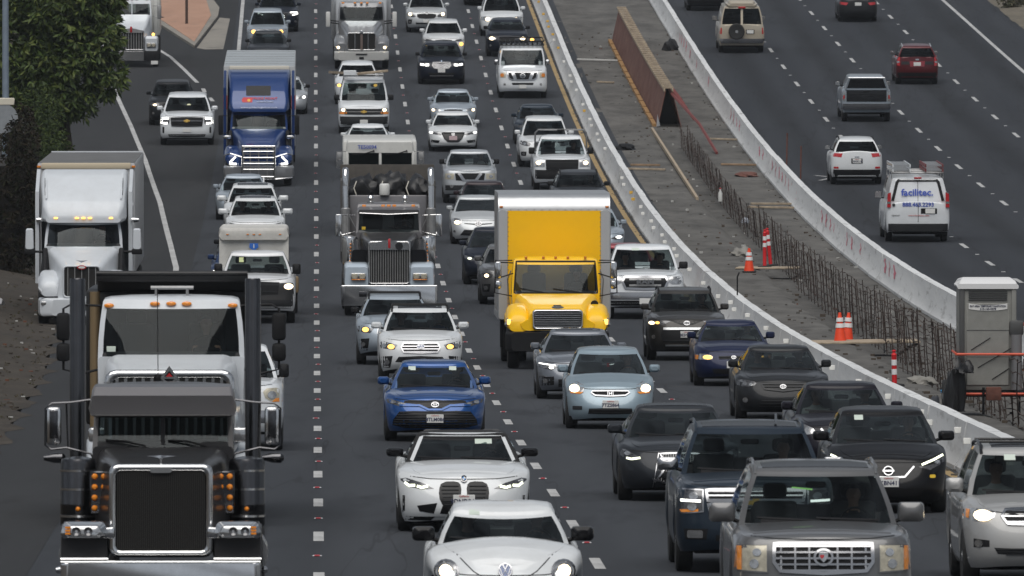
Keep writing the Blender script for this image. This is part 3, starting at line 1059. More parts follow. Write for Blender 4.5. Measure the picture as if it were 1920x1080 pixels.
def rpatch(c, name, mat, half, off=.006, rnd=0, gh=False, depth=.03):
    pl = sym(sc(c, half))
    if rnd: pl = chaikin(pl, rnd)
    return (c['gr'] if gh else c['fr']).patch(name, mat, pl, off=off, side='rear', depth=depth)
def rtext(c, txt, size, mat, x, z, gh=False, rx=0.0, sx=1.0, bold=0.0):
    p, _ = (c['gr'] if gh else c['fr']).hit(x, z, 'rear')
    return text('lettering', txt, size, mat, c['root'], (x, p.y + .012 + (.02 if gh else 0), z), True, rx=rx, sx=sx, bold=bold)
def rplate(c, z, txt=None, x=0.0):
    p, _ = c['fr'].hit(x, z, 'rear')
    return plate(c['root'], x, p.y + .025, z, txt, back=True)
# ------------------------------------------------------------------ the setting
def ground_mat(name, c0, c1, c2=None, along=True, rough=.9, bump=.25, sc_=1.0, fleck=0.0, tracks=0.0):
    m, t, b = nmat(name)
    b.inputs['Roughness'].default_value = rough
    b.inputs['Specular IOR Level'].default_value = 0.3
    co = t.nodes.new('ShaderNodeTexCoord')
    def noise(scale, stretch, det=6):
        mp_ = t.nodes.new('ShaderNodeMapping')
        mp_.inputs['Scale'].default_value = stretch
        t.links.new(co.outputs['Object'], mp_.inputs[0])
        n = t.nodes.new('ShaderNodeTexNoise')
        n.inputs['Scale'].default_value = scale
        n.inputs['Detail'].default_value = det
        n.inputs['Roughness'].default_value = .62
        t.links.new(mp_.outputs[0], n.inputs['Vector'])
        return n
    n1 = noise(.55 * sc_, (1, .035, 1) if along else (1, .3, 1))
    n2 = noise(1.1 * sc_, (1, .12, 1) if along else (1, .45, 1), 8)
    n3 = noise(38, (1, 1, 1), 3)
    def mix(a, bb, f, lo, hi):
        r = t.nodes.new('ShaderNodeMapRange')
        r.inputs['From Min'].default_value = lo
        r.inputs['From Max'].default_value = hi
        t.links.new(f, r.inputs[0])
        x = t.nodes.new('ShaderNodeMix')
        x.data_type = 'RGBA'
        t.links.new(r.outputs[0], x.inputs['Factor'])
        for inp, v in (('A', a), ('B', bb)):
            if isinstance(v, tuple): x.inputs[inp].default_value = (*v, 1)
            else: t.links.new(v, x.inputs[inp])
        return x.outputs['Result']
    c = mix(c0, c1, n1.outputs['Fac'], .35, .68)
    if c2: c = mix(c, c2, n2.outputs['Fac'], .56, .74)
    if fleck: c = mix(c, tuple(min(1, q * (1 + fleck * 4)) for q in c1), n3.outputs['Fac'], .60, .80)
    if tracks:
        sx = t.nodes.new('ShaderNodeSeparateXYZ')
        t.links.new(co.outputs['Object'], sx.inputs[0])
        def mth(op, x, y):
            q = t.nodes.new('ShaderNodeMath'); q.operation = op
            for k_, v in enumerate((x, y)):
                if isinstance(v, (int, float)): q.inputs[k_].default_value = v
                else: t.links.new(v, q.inputs[k_])
            return q.outputs[0]
        uu = mth('ADD', mth('ADD', sx.outputs[0], mth('MULTIPLY', sx.outputs[1], .01638)), 2.70 - .01638 * 168 + tracks)
        wv = mth('COSINE', mth('MULTIPLY', uu, 4 * pi / 3.66), 0)          # two wheel paths to a lane
        oil = mth('COSINE', mth('MULTIPLY', uu, 2 * pi / 3.66), 0)         # darker oily lane middle
        nz = noise(.9, (1, .05, 1), 7)
        amp = mth('ADD', mth('MULTIPLY', mth('MULTIPLY', wv, -.26), nz.outputs['Fac']), mth('MULTIPLY', mth('MULTIPLY', oil, .34), n2.outputs['Fac']))
        # narrow sealed cracks that wander along the lanes
        cn = noise(.42, (1, .018, 1), 4)
        crk = mth('LESS_THAN', mth('ABSOLUTE', mth('SUBTRACT', cn.outputs['Fac'], .5), 0), .0035)
        fac = mth('SUBTRACT', mth('ADD', amp, 1.0), mth('MULTIPLY', crk, .35))
        mm = t.nodes.new('ShaderNodeMix'); mm.data_type = 'RGBA'; mm.blend_type = 'MULTIPLY'; mm.inputs['Factor'].default_value = 1
        t.links.new(c, mm.inputs['A']); t.links.new(fac, mm.inputs['B'])
        c = mm.outputs['Result']
    t.links.new(c, b.inputs['Base Color'])
    bp = t.nodes.new('ShaderNodeBump')
    bp.inputs['Strength'].default_value = bump
    bp.inputs['Distance'].default_value = .01
    t.links.new(n3.outputs['Fac'], bp.inputs['Height'])
    t.links.new(bp.outputs[0], b.inputs['Normal'])
    return m
ASPH = ground_mat('asphalt', (.024, .027, .0325), (.036, .0395, .046), (.016, .018, .022), fleck=.06, tracks=.001)
ASPH2 = ground_mat('far_asphalt', (.0175, .020, .0255), (.026, .029, .035), (.013, .015, .019), fleck=.06, tracks=1.4)
RAMPA = ground_mat('ramp_asphalt', (.019, .020, .022), (.028, .029, .031), (.015, .015, .016), fleck=.05)
MEDG = ground_mat('median_ground', (.068, .065, .060), (.13, .125, .116), (.026, .024, .022), along=False, bump=.6, sc_=1.6, fleck=.1)
DIRT = ground_mat('verge_dirt', (.052, .043, .033), (.028, .023, .018), (.085, .072, .056), along=False, bump=1.0, sc_=2.0, fleck=.25)
DRY = ground_mat('dry_ground', (.15, .13, .10), (.10, .09, .07), (.19, .17, .13), along=False, bump=.8, sc_=1.5, fleck=.15)
GOREM = ground_mat('gore_paving', (.40, .24, .17), (.34, .20, .14), (.29, .19, .14), along=False, bump=.3, sc_=1.2)
CONC = ground_mat('kerb_concrete', (.26, .24, .21), (.20, .19, .17), (.14, .13, .12), along=False, bump=.4)
LINEW = ground_mat('white_line_paint', (.47, .47, .465), (.34, .34, .335), (.16, .16, .16), along=False, rough=.7, bump=.2, sc_=4)
LINEY = ground_mat('yellow_line_paint', (.36, .25, .11), (.28, .20, .10), (.12, .10, .08), along=False, rough=.7, bump=.2, sc_=4)

DS = [-400, -200, -80, 0] + [60 + 6 * k for k in range(110)] + [720 + 40 * k for k in range(8)] + [1100, 1400, 1900]
def ul(d): return float(np.interp(d, [60, 216, 240, 270, 317, 400, 450, 520, 600], [-5.6, -5.7, -5.9, -6.1, -6.8, -9.6, -11.2, -12.5, -14]))
def sheet(name, mat, ufs, ds=DS, h=0.0, hf=None, label=None, parent=None):
    m = MB()
    rows = []
    for d in ds:
        rows.append([P(f(d) if callable(f) else f, d, h + (hf(f(d) if callable(f) else f, d) if hf else 0)) for f in ufs])
    m.loft(rows, cap=False, closed=False)
    o = m.build(name, mat, parent, ang=60)
    for p in o.data.polygons:
        if p.normal.z < 0: o.data.flip_normals(); break
    return o
road = sheet('road', ASPH, [-5.0 - .8, -3.66, 0, 3.66, 7.32, 10.2, 11.6], h=0)
tag(road, 'dark asphalt carriageway with dashed lanes of oncoming traffic', 'road', kind='structure')
ramp = sheet('ramp_road', RAMPA, [lambda d: ul(d), lambda d: min(-3.9, ul(d) * .75), lambda d: -3.75], h=.004)
tag(ramp, 'darker asphalt of the merging ramp and shoulder', 'road', kind='structure')
road2 = sheet('far_road', ASPH2, [16.4, 20.4, 23.7, 27.3, 30.65, 32.9])
tag(road2, 'asphalt carriageway with traffic driving away', 'road', kind='structure')
rng = random.Random(3)
def med_h(u, d):
    k = 0.0
    if 13.25 < u < 14.7 and 215 < d < 474: k = -.30 * min(1, (u - 13.25) / .3, (14.7 - u) / .3)
    return k + (rng.random() - .5) * .03
median = sheet('median_ground', MEDG, [11.4, 11.9, 12.4, 12.8, 13.1, 13.3, 13.6, 14.0, 14.3, 14.6, 14.8, 15.2, 15.7, 16.1, 16.6], ds=[60 + 2.5 * k for k in range(260)], h=-.01, hf=med_h)
tag(median, 'bare dirt and paving of the median work zone', 'ground', kind='structure')
terr = MB()
rows = []
for d in DS + [3000]:
    dd = max(d, 60)
    rows.append([Vector((x, d, prof(dd) - (.35 if abs(x) < 60 else 2.5))) for x in (-1500, -300, -60, 0, 60, 300, 1500)])
terr.loft(rows, cap=False, closed=False)
tag(terr.build('terrain', DRY, None), 'surrounding ground', 'ground', kind='structure')
def bank(u, d):
    q = ul(d) - u
    return min(5, max(0, q - .3) * .16) + (rng.random() - .5) * .10 * min(1, max(0, q))
verge = sheet('dirt_verge', DIRT, [lambda d: ul(d) + .08 + .16 * sin(d * .7) + .09 * sin(d * 1.9), lambda d: ul(d) - .22, lambda d: ul(d) - .5, lambda d: ul(d) - 1.1, lambda d: ul(d) - 1.8, lambda d: ul(d) - 2.6, lambda d: ul(d) - 3.5, lambda d: ul(d) - 5, lambda d: ul(d) - 9, lambda d: ul(d) - 30], ds=[60 + 2 * k for k in range(330)], h=.010, hf=bank)
tag(verge, 'brown littered dirt verge left of the shoulder', 'ground', kind='structure')
def bank2(u, d):
    q = u - 32.7
    return max(0, q - .3) * .10 + (rng.random() - .5) * .12 * min(1, max(0, q))
verge2 = sheet('dry_verge', DRY, [32.7, 33.3, 34.3, 35.8, 37.3, 39, 45, 70], ds=[60 + 3 * k for k in range(220)], h=-.012, hf=bank2)
tag(verge2, 'dry pale verge beyond the far shoulder', 'ground', kind='structure')

# ---- markings: every dash and every raised marker is its own piece of the road
def dash_mesh(w, l): return shared(('dash', w, l), lambda: MB().add([(-w / 2, -l / 2, 0), (w / 2, -l / 2, 0), (w / 2, l / 2, 0), (-w / 2, l / 2, 0)], [(0, 1, 2, 3)]).mesh('lane_dash'))
def marker_mesh(red):
    def mk():
        m = MB()
        m.hull([(-.06, .06, .055, 0, .004, .001), (-.025, .065, .06, 0, .012, .004), (.025, .065, .06, 0, .012, .004), (.06, .06, .055, 0, .004, .001)], 2)
        if red:
            m.m = 1
            m.hull([(-.07, .036, .036, .002, .010, .001), (-.02, .04, .036, .002, .016, .004), (.05, .04, .036, .002, .016, .004)], 2)
        me = m.mesh('lane_marker')
        me.materials.append(WHM); me.materials.append(REDM)
        return me
    return shared(('marker', red), mk)
REDM = simple('red_marker', (.45, .03, .04), .4)
WHM = simple('white_marker', (.55, .55, .55), .4)
def lane(parent, u, ph, d0, d1, red):
    d = d0 + ((ph - d0) % 14.63)
    while d < d1:
        link('lane_dash', dash_mesh(.145, 3.66), LINEW, parent, P(u, d, .005), (atan(slope(d)), 0, HEAD))
        q = P(u + rng.uniform(-.03, .03), d + 7.3, .005)
        link('lane_marker', marker_mesh(red), None, parent, q, (atan(slope(d)), 0, HEAD))
        d += 14.63
for u, ph, red in ((0, 168, True), (3.66, 172.8, True), (7.32, 168, True)): lane(road, u, ph, 110, 640, red)
for u, ph in ((20.42, 526.1 - 58.5), (23.68, 429.4), (27.28, 498.8)): lane(road2, u, ph, 270, 640, False)
def stripe(name, mat, pts, w, parent, h=.006):
    m = MB()
    out = []
    for i in range(len(pts) - 1):
        (u0, d0), (u1, d1) = pts[i], pts[i + 1]
        n = max(1, int(abs(d1 - d0) / 4))
        for k in range(n): out.append((u0 + (u1 - u0) * k / n, d0 + (d1 - d0) * k / n))
    out.append(pts[-1])
    m.loft([[P(u - w / 2, d, h), P(u + w / 2, d, h)] for u, d in out], cap=False, closed=False)
    o = m.build(name, mat, parent)
    if o.data.polygons[0].normal.z < 0: o.data.flip_normals()
    return o
stripe('edge_line', LINEW, [(-3.85, 318), (-4.21, 361.5), (-4.6, 380.3), (-5.38, 415.1), (-6.37, 449.4), (-7.34, 477.4), (-8.24, 500.6), (-9.3, 530), (-10.5, 580), (-12, 640)], .17, ramp)
stripe('gore_line', LINEW, [(-5.04, 512.6), (-5.73, 524), (-6.44, 534.7), (-7.1, 541.8), (-8.2, 556), (-9.0, 580)], .17, ramp)
stripe('gore_dash', LINEW, [(-4.75, 507.6), (-4.65, 504.6)], .17, ramp)
stripe('gore_dash', LINEW, [(-4.4, 500), (-4.25, 497)], .17, ramp)
stripe('edge_line', LINEW, [(-3.45, 535), (-3.5, 565), (-3.64, 640)], .17, road, .009)
stripe('yellow_line', LINEY, [(10.37, 60), (10.37, 640)], .17, road)
stripe('edge_line', LINEW, [(30.65, 240), (30.65, 640)], .17, road2)
stripe('arrow_stem', LINEW, [(18.1, 437), (18.75, 435.5), (18.1, 433)], .16, road2)

# ---- paved gore island
GI = empty('gore_island', P(-6, 560), (0, 0, 0), 'pinkish paved traffic island with concrete kerb where the ramp joins', 'island')
def slab(name, mat, pts, h0, h1, parent):
    o_ = parent.location
    lo = [P(u, d, h0) - o_ for u, d in pts]
    hi = [P(u, d, h1) - o_ for u, d in pts]
    return MB().loft([lo, hi]).build(name, mat, parent)
slab('kerb', CONC, [(-5.46, 542.5), (-4.62, 571), (-4.62, 579), (-5.1, 590), (-5.1, 640), (-8.6, 640), (-7.9, 590), (-7.55, 566)], -.05, .12, GI)
slab('paving', GOREM, [(-5.5, 546), (-4.95, 571), (-5.4, 590), (-5.4, 639), (-8.3, 639), (-7.55, 590), (-7.3, 567)], .06, .135, GI)
slab('concrete_pad', CONC, [(-4.55, 571), (-4.05, 570), (-4.15, 541.6), (-5.0, 541.4), (-5.35, 542.6)], -.05, .012, GI)
ps = MB().tube([(0, 0, 0), (0, 0, 4.5)], .065, 8).build('sign_post', simple('rusty_post', (.07, .045, .035), .8, noise=.3), None, P(-6.02, 562.5, .12))
tag(ps, 'dark thin post standing on the pinkish traffic island', 'post')
ps = empty('traffic_bollard', P(-7.35, 568.5, .10), (0, 0, HEAD), 'grey bollard leaning at the edge of the pinkish island', 'bollard')
MB().lathe([(.13, 0), (.12, .08), (.06, .12), (.06, .9), (.05, .94)], 12).build('tube', simple('bollard_grey', (.16, .16, .17), .6), ps)
MB().lathe([(.2, 0), (.2, .05), (.14, .08)], 12).build('base', RUBBER, ps)

# ---- concrete barriers, made of cast segments
BARC = ground_mat('barrier_concrete', (.64, .65, .65), (.52, .53, .535), (.28, .28, .275), along=True, rough=.85, bump=.35, sc_=3.5)
PINK = simple('pink_spray_paint', (.68, .20, .26), .8, noise=.35, nscale=18)
REFW = simple('white_reflector', (.86, .86, .82), .5)
REFY = simple('amber_reflector', (.7, .42, .06), .5)
KP = [(-.305, 0), (-.305, .08), (-.19, .26), (-.11, .81), (.11, .81), (.19, .26), (.305, .08), (.305, 0)]
KP = [(x * 1.0, z) for x, z in KP]
def barrier(name, label, u, d0, d1, side, refl):
    root = empty(name, P(u, d0), (0, 0, 0), label, 'barrier')
    L_ = 6.1
    k = 0
    d = d0
    r2 = random.Random(11 if side < 0 else 5)
    while d < d1:
        m = MB()
        jx = r2.uniform(-.012, .012)
        rings = []
        for q in (.04, 1.5, 3.05, 4.6, L_ - .04):
            o_ = P(u, d + q)
            e = .0 if .1 < q < 6 else -.006
            rings.append([Vector((o_.x - root.location.x + x * (1 + e) + jx, o_.y - root.location.y, o_.z - root.location.z + (z + e if z > .3 else z) + r2.uniform(-.003, .003))) for x, z in KP])
        m.loft(rings)
        sg = m.build('barrier_segment', BARC, root, ang=25)
        if refl:
            for j, (q, zz, yl) in enumerate(((1.2 if k % 2 else 4.2, .64 if k % 2 else .54, 0),)):
                if r2.random() < .22: continue
                x = -.11 - (.81 - zz) * .145 - .008
                yel = (395 < d < 412) or (470 < d < 480) or d > 520
                p_ = P(u, d + q) - root.location
                MB().rbox(-.11, .01, -.008, .008, -.05, .05, .006, 1).build('reflector', REFY if yel and r2.random() < .8 else REFW, sg, (p_.x + x, p_.y, p_.z + zz))
        elif 335 < d < 545:
            for j in range(2):
                if r2.random() < .3: continue
                q = 1.2 + 3.05 * j + r2.uniform(-.4, .4)
                rows = []
                dl = r2.uniform(.18, .55)
                z0 = r2.uniform(.28, .36); z1 = r2.uniform(.62, .74)
                for w_ in range(7):
                    zz = z0 + (z1 - z0) * w_ / 6
                    x = -.11 - (.81 - zz) * .145 - .004
                    wv = (w_ - 3) * .16 + (.45 * sin(w_ * 1.2 + j) if r2.random() < .5 else 0)
                    th_ = dl * (1 - .10 * abs(w_ - 3)) * r2.uniform(.7, 1.2)
                    rows.append([P(u, d + q + wv - th_) - root.location + Vector((x, 0, zz)), P(u, d + q + wv + th_) - root.location + Vector((x, 0, zz))])
                MB().loft(rows, cap=False, closed=False).build('spray_mark', PINK, sg)
        d += L_; k += 1
    return root
bar1 = barrier('concrete_barrier', 'long white concrete barrier with square reflectors beside the oncoming lanes', 10.86, 108, 620, -1, True)
bar2 = barrier('concrete_barrier', 'long concrete barrier with pink spray marks beside the far carriageway', 16.56, 240, 640, 1, False)
rb = MB()
for k in range(700):
    d = rng.uniform(120, 610)
    p = P(10.5 + rng.gauss(0, .05), d, .0); s_ = rng.uniform(.01, .05)
    rb.box(p.x - s_, p.x + s_, p.y - s_ * 2, p.y + s_ * 2, p.z, p.z + s_ * .8)
tag(rb.build('gutter_debris', simple('gutter_dirt', (.10, .09, .075), .9, noise=.4), None), 'grit and dark debris along the foot of the white barrier', 'debris', kind='stuff')

# ---- foliage
def leaf_mat(name, c0, c1, c2, spec=.35):
    m, t, b = nmat(name)
    b.inputs['Roughness'].default_value = .55
    b.inputs['Specular IOR Level'].default_value = spec
    ge = t.nodes.new('ShaderNodeNewGeometry')
    cr_ = t.nodes.new('ShaderNodeValToRGB')
    e = cr_.color_ramp.elements
    e[0].color = (*c0, 1); e[1].color = (*c2, 1)
    e.new(.55).color = (*c1, 1)
    t.links.new(ge.outputs['Random Per Island'], cr_.inputs[0])
    t.links.new(cr_.outputs[0], b.inputs['Base Color'])
    b.inputs['Subsurface Weight'].default_value = 0
    b.inputs['Transmission Weight'].default_value = 0
    return m
LEAF = leaf_mat('tree_leaves', (.026, .048, .010), (.056, .088, .018), (.112, .136, .030))
IVY = leaf_mat('ivy_leaves', (.016, .028, .008), (.030, .048, .012), (.060, .078, .018), .15)
DEADL = leaf_mat('dry_ivy', (.012, .009, .006), (.022, .016, .010), (.016, .022, .009), .08)
SCRUB = leaf_mat('scrub_leaves', (.05, .055, .03), (.085, .085, .045), (.13, .115, .07))
BARK = simple('bark', (.06, .045, .033), .9, noise=.4, nscale=8, bump=.5)
def leaves(blobs, n, size, seed, droop=.5, mb=None):
    """leaf-sized folded blades in clumps spread through lumpy volumes; blobs: (centre, radii)"""
    r = random.Random(seed)
    m = mb or MB()
    tot = sum(b_[1][0] * b_[1][1] + b_[1][0] * b_[1][2] for b_ in blobs)
    for c_, rd in blobs:
        cnt = int(n * (rd[0] * rd[1] + rd[0] * rd[2]) / tot)
        nc = max(1, cnt // 9)
        for _ in range(nc):
            while True:
                v = Vector((r.gauss(0, 1), r.gauss(0, 1), r.gauss(0, 1)))
                if v.length > .01: break
            v.normalize()
            rad = r.uniform(.62, 1.06) if r.random() < .85 else r.uniform(.2, .7)
            c = Vector(c_) + Vector((v.x * rd[0], v.y * rd[1], v.z * rd[2])) * rad
            for _ in range(9):
                dr = Vector((r.gauss(0, 1), r.gauss(0, 1), r.gauss(0, .8) - droop)) + v * .6
                dr.normalize()
                l = size * r.uniform(.6, 1.25); w = l * r.uniform(.13, .2)
                sd = dr.cross(Vector((r.gauss(0, 1), r.gauss(0, 1), r.gauss(0, 1)))).normalized() * w
                up = dr.cross(sd).normalized() * w * .35
                a = c + dr * l * .12
                mid = a + dr * l * .5
                m.add([a, mid + sd + up, a + dr * l, mid - sd + up, mid], [(0, 1, 4), (1, 2, 4), (2, 3, 4), (3, 0, 4)])
    return m
# big tree over the ramp shoulder
tb = P(-9.0, 432)
tree = empty('leafy_tree', tb + Vector((0, 0, .2)), (0, 0, 0), 'big dense green tree with long narrow leaves at the upper left', 'tree')
def wood(pts, rs): return MB().tube(pts, rs, 9)
wood([(0, 0, -.6), (.05, 0, 1.0), (-.1, .1, 2.4), (.1, .1, 4.0), (0, .1, 6.0), (.1, 0, 8)], [.30, .24, .2, .17, .12, .05]).build('trunk', BARK, tree)
for (q, l) in (((.1, .0, 2.2), (1.7, -.3, 4.2)), ((-.1, .1, 2.6), (-2.0, -.2, 4.6)), ((.1, .1, 3.6), (1.2, -.8, 6.2)), ((.0, .1, 4.2), (-1.4, .8, 6.8)), ((.0, .1, 3.0), (.3, -1.4, 5.0))):
    a = Vector(q); b_ = Vector(l)
    wood([a, a.lerp(b_, .5) + Vector((0, 0, .2)), b_], [.11, .08, .03]).build('limb', BARK, tree)
blobs = [((-.2, 0, 6.2), (2.0, 1.6, 1.5)), ((.9, -.3, 5.0), (1.25, 1.1, 1.15)), ((-1.4, -.3, 5.2), (1.3, 1.2, 1.3)), ((1.45, -.5, 3.7), (.75, .8, .85)), ((.35, -.7, 3.9), (1.1, .9, 1.0)), ((-.9, -.6, 3.8), (1.2, 1.0, 1.1)), ((-1.9, -.4, 3.6), (1.0, 1.0, 1.3)), ((-.4, -.7, 2.75), (.95, .8, .85)), ((.55, -.6, 2.75), (.55, .6, .6)), ((-1.5, -.6, 2.3), (.9, .8, 1.0)), ((1.3, 0, 7.0), (1.1, 1.1, 1.3)), ((-1.8, .2, 7.0), (1.4, 1.2, 1.4)), ((-.9, -.5, 1.5), (.75, .7, .8))]
leaves(blobs, 24000, .34, 5, .7).build('crown', LEAF, tree, ang=180)
# ivy-covered wall along the shoulder
hd = empty('ivy_wall', P(-9.1, 372), (0, 0, 0), 'tall dark wall overgrown with dry brown ivy at the left edge', 'wall')
o_ = hd.location
MB().loft([[P(u, d, h) - o_ for u, d in ((-8.6, 356), (-9.7, 356), (-10.9, 405), (-9.8, 405))] for h in (-.5, 3.2)]).build('wall', simple('dark_wall', (.014, .012, .009), .95, noise=.4), hd)
bl = []
for k in range(14):
    for j in range(4):
        d = 354.5 + k * .5 * (1 if k < 4 else 2.6)
        q = P(-8.75 - (d - 356) * .024 - (0 if k else .0), d, .5 + j * 1.15) - o_
        bl.append((q, (.55, .6, .75)))
for j in range(4):
    for i in range(3): bl.append((P(-9.3 - i * .5, 355.2, .4 + j * 1.05) - o_, (.5, .5, .75)))
leaves(bl, 13000, .17, 8, .9).build('dry_foliage', DEADL, hd, ang=180)
iv = empty('ivy_bank', P(-9.0, 402), (0, 0, 0), 'dark green ivy hanging below the tree beside the white truck', 'plant')
o_ = iv.location
bl = [(P(-8.5 - k * .16, 392 + k * 4, .35 + j * .75) - o_, (.62, .9, .6)) for k in range(9) for j in range(5 if k > 2 else 4)]
leaves(bl, 11000, .15, 9, .8).build('foliage', IVY, iv, ang=180)
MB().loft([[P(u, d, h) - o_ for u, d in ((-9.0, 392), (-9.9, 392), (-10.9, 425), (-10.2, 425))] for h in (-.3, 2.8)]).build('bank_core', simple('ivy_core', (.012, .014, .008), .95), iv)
# scrub on the far verge
for i, (u, d, sz, lb) in enumerate(((34.6, 566, 1.0, 'low grey-green shrub at the top right corner'), (36.2, 574, 1.3, 'taller scrub bush behind the low shrub at the top right corner'), (33.6, 581, .6, 'small dry tuft nearest the far shoulder at the top right'), (35.2, 552, .9, 'brown-green shrub at the right edge of the picture, below the scrub'))):
    s_ = empty('scrub_bush', P(u, d, bank2(u, d)), (0, 0, 0), lb, 'shrub', 'scrub on the far verge')
    leaves([((0, 0, sz * .4), (sz, sz, sz * .5)), ((sz * .5, .2, sz * .6), (sz * .6, sz * .6, sz * .5)), ((-sz * .6, 0, sz * .5), (sz * .6, sz * .6, sz * .4))], 1300, .16, 20 + i, -.2).build('foliage', SCRUB, s_, ang=180)
    for k in range(4): MB().tube([(0, 0, -.1), (rng.uniform(-.5, .5) * sz, rng.uniform(-.3, .3), sz * .8)], [.03, .008], 5).build('stem', BARK, s_)
for i, (u, d, lb) in enumerate(((33.2, 588, 'thin grey post on the far verge at the top right'), (34.3, 560, 'pale post at the right edge of the far verge'))):
    tag(MB().tube([(0, 0, -.2), (0, 0, 1.6)], .06, 8).build('marker_post', simple('post_grey', (.3, .3, .3), .7), None, P(u, d, bank2(u, d))), lb, 'post')
# lamp pole with the back of a sign
lp = empty('light_pole', P(-9.41, 365, .2), (0, 0, 0), 'tall pale blue-grey pole at the upper left edge', 'pole')
MB().tube([(0, 0, 0), (0, 0, 12)], [.115, .085], 12).build('shaft', simple('galvanised_blue', (.22, .27, .33), .5, .3, noise=.12), lp)
MB().lathe([(.2, 0), (.2, .08), (.13, .12)], 12).build('base', STEEL, lp)
sg = empty('road_sign', P(-9.41, 364.8, 4.5), (0, 0, 0), 'back of a round grey sign with a cream plate above on the pole', 'sign')
MB().lathe([(.45, -.012), (.45, .012)], 28, 'y', (0, 0, 0)).build('sign_disc', simple('sign_back_grey', (.30, .32, .34), .5, .4, noise=.15), sg, (-.06, -.16, -.1))
MB().rbox(-.5, .28, -.02, .02, -.11, .11, .02, 1).build('sign_plate', simple('cream_plate', (.62, .58, .48), .6), sg, (0, -.17, .42))
for z in (-.2, .15): MB().box(-.2, .1, -.15, -.11, z, z + .05).build('bracket', STEEL, sg)
# dry weeds along the verge
wb_ = []
for k in range(150):
    d = rng.uniform(205, 395); u = ul(d) - abs(rng.gauss(.5, .9)) - .1
    wb_.append((P(u, d, bank(u, d) + .03), (rng.uniform(.08, .3), rng.uniform(.1, .4), rng.uniform(.04, .12))))
tag(leaves(wb_, 3600, .06, 31, -.2).build('verge_weeds', leaf_mat('dry_weeds', (.05, .04, .022), (.075, .06, .035), (.04, .048, .02), .1), None, ang=180), 'dry brown weeds and dead leaves on the dirt verge', 'weeds', kind='stuff')
# litter on the verge
lt = MB()
for k in range(300):
    d = rng.uniform(200, 345); u = ul(d) - abs(rng.gauss(.9, .8)) - .05
    p = P(u, d, bank(u, d)); s_ = rng.uniform(.015, .05)
    lt.m = rng.choice((0, 0, 0, 1, 1, 2, 3))
    lt.box(p.x - s_, p.x + s_, p.y - s_ * rng.uniform(.5, 2), p.y + s_, p.z - .01, p.z + s_ * rng.uniform(.3, 1.0))
lo = lt.build('verge_litter', DIRT, None)
for q in (simple('litter_brown', (.06, .045, .032), .9), simple('litter_pale', (.4, .4, .38), .8), simple('litter_rust', (.12, .05, .03), .9)): lo.data.materials.append(q)
tag(lo, 'scattered leaves and litter on the dirt verge', 'litter', kind='stuff')
bagm = MB()
bm_ = bmesh.new(); bmesh.ops.create_icosphere(bm_, subdivisions=2, radius=.22)
for v in bm_.verts: v.co = v.co * (1 + rng.uniform(-.2, .25)); v.co.z = max(v.co.z * .9, -.1)
bagm.bm(bm_)
tag(bagm.build('plastic_bag', simple('bag_white', (.32, .32, .33), .6), None, P(-8.6, 323, .25)), 'crumpled pale plastic bag on the verge at the left edge', 'bag')
# ------------------------------------------------------------------ trucks
GUN = paint('gunmetal', (.042, .041, .043), .4, .3, .4)
CHAMP = paint('champagne_grey', (.16, .155, .16), .5, .32, .45)
TBLUE = paint('truck_blue', (.002, .032, .15), .2, .26, .8)
YELL = paint('rental_yellow', (.92, .53, .0), 0, .4, .3, .03)
ICE = paint('ice_blue', (.46, .53, .60), .1, .35)
TWHITE = paint('truck_white', (.58, .61, .64), 0, .33, .4)
TGREY = paint('truck_grey', (.22, .225, .235), .45, .34)
MESHB = simple('grille_mesh', (.014, .013, .012), .6, .3, noise=.5, nscale=60)
TRAILW = simple('trailer_skin', (.40, .41, .42), .45, .1, noise=.15, nscale=2)
STACKD = simple('smoked_chrome', (.10, .10, .105), .22, 1.0, noise=.15)
def truck_root(name, label, u, d, L, cat='truck', group=None, rz=0):
    loc, rot = place(u, d, L)
    return empty(name, loc, (rot[0], rot[1], rot[2] + rz), label, cat, group)
def twheel(root, x, y, r=.51, w=.28, rim=None): return wheel(root, x, y, r, w, 'truck', rim or ALU)
def axle(root, y, r=.51, dual=True, hw=1.2):
    for sx in (-1, 1):
        twheel(root, sx * (hw - .15), y, r)
        if dual: twheel(root, sx * (hw - .47), y, r)
def chassis(root, y0, y1, z=.75):
    for sx in (-1, 1): MB().box(sx * .43 - .05, sx * .43 + .05, y0, y1, z, z + .26).build('frame_rail', BLACK, root)
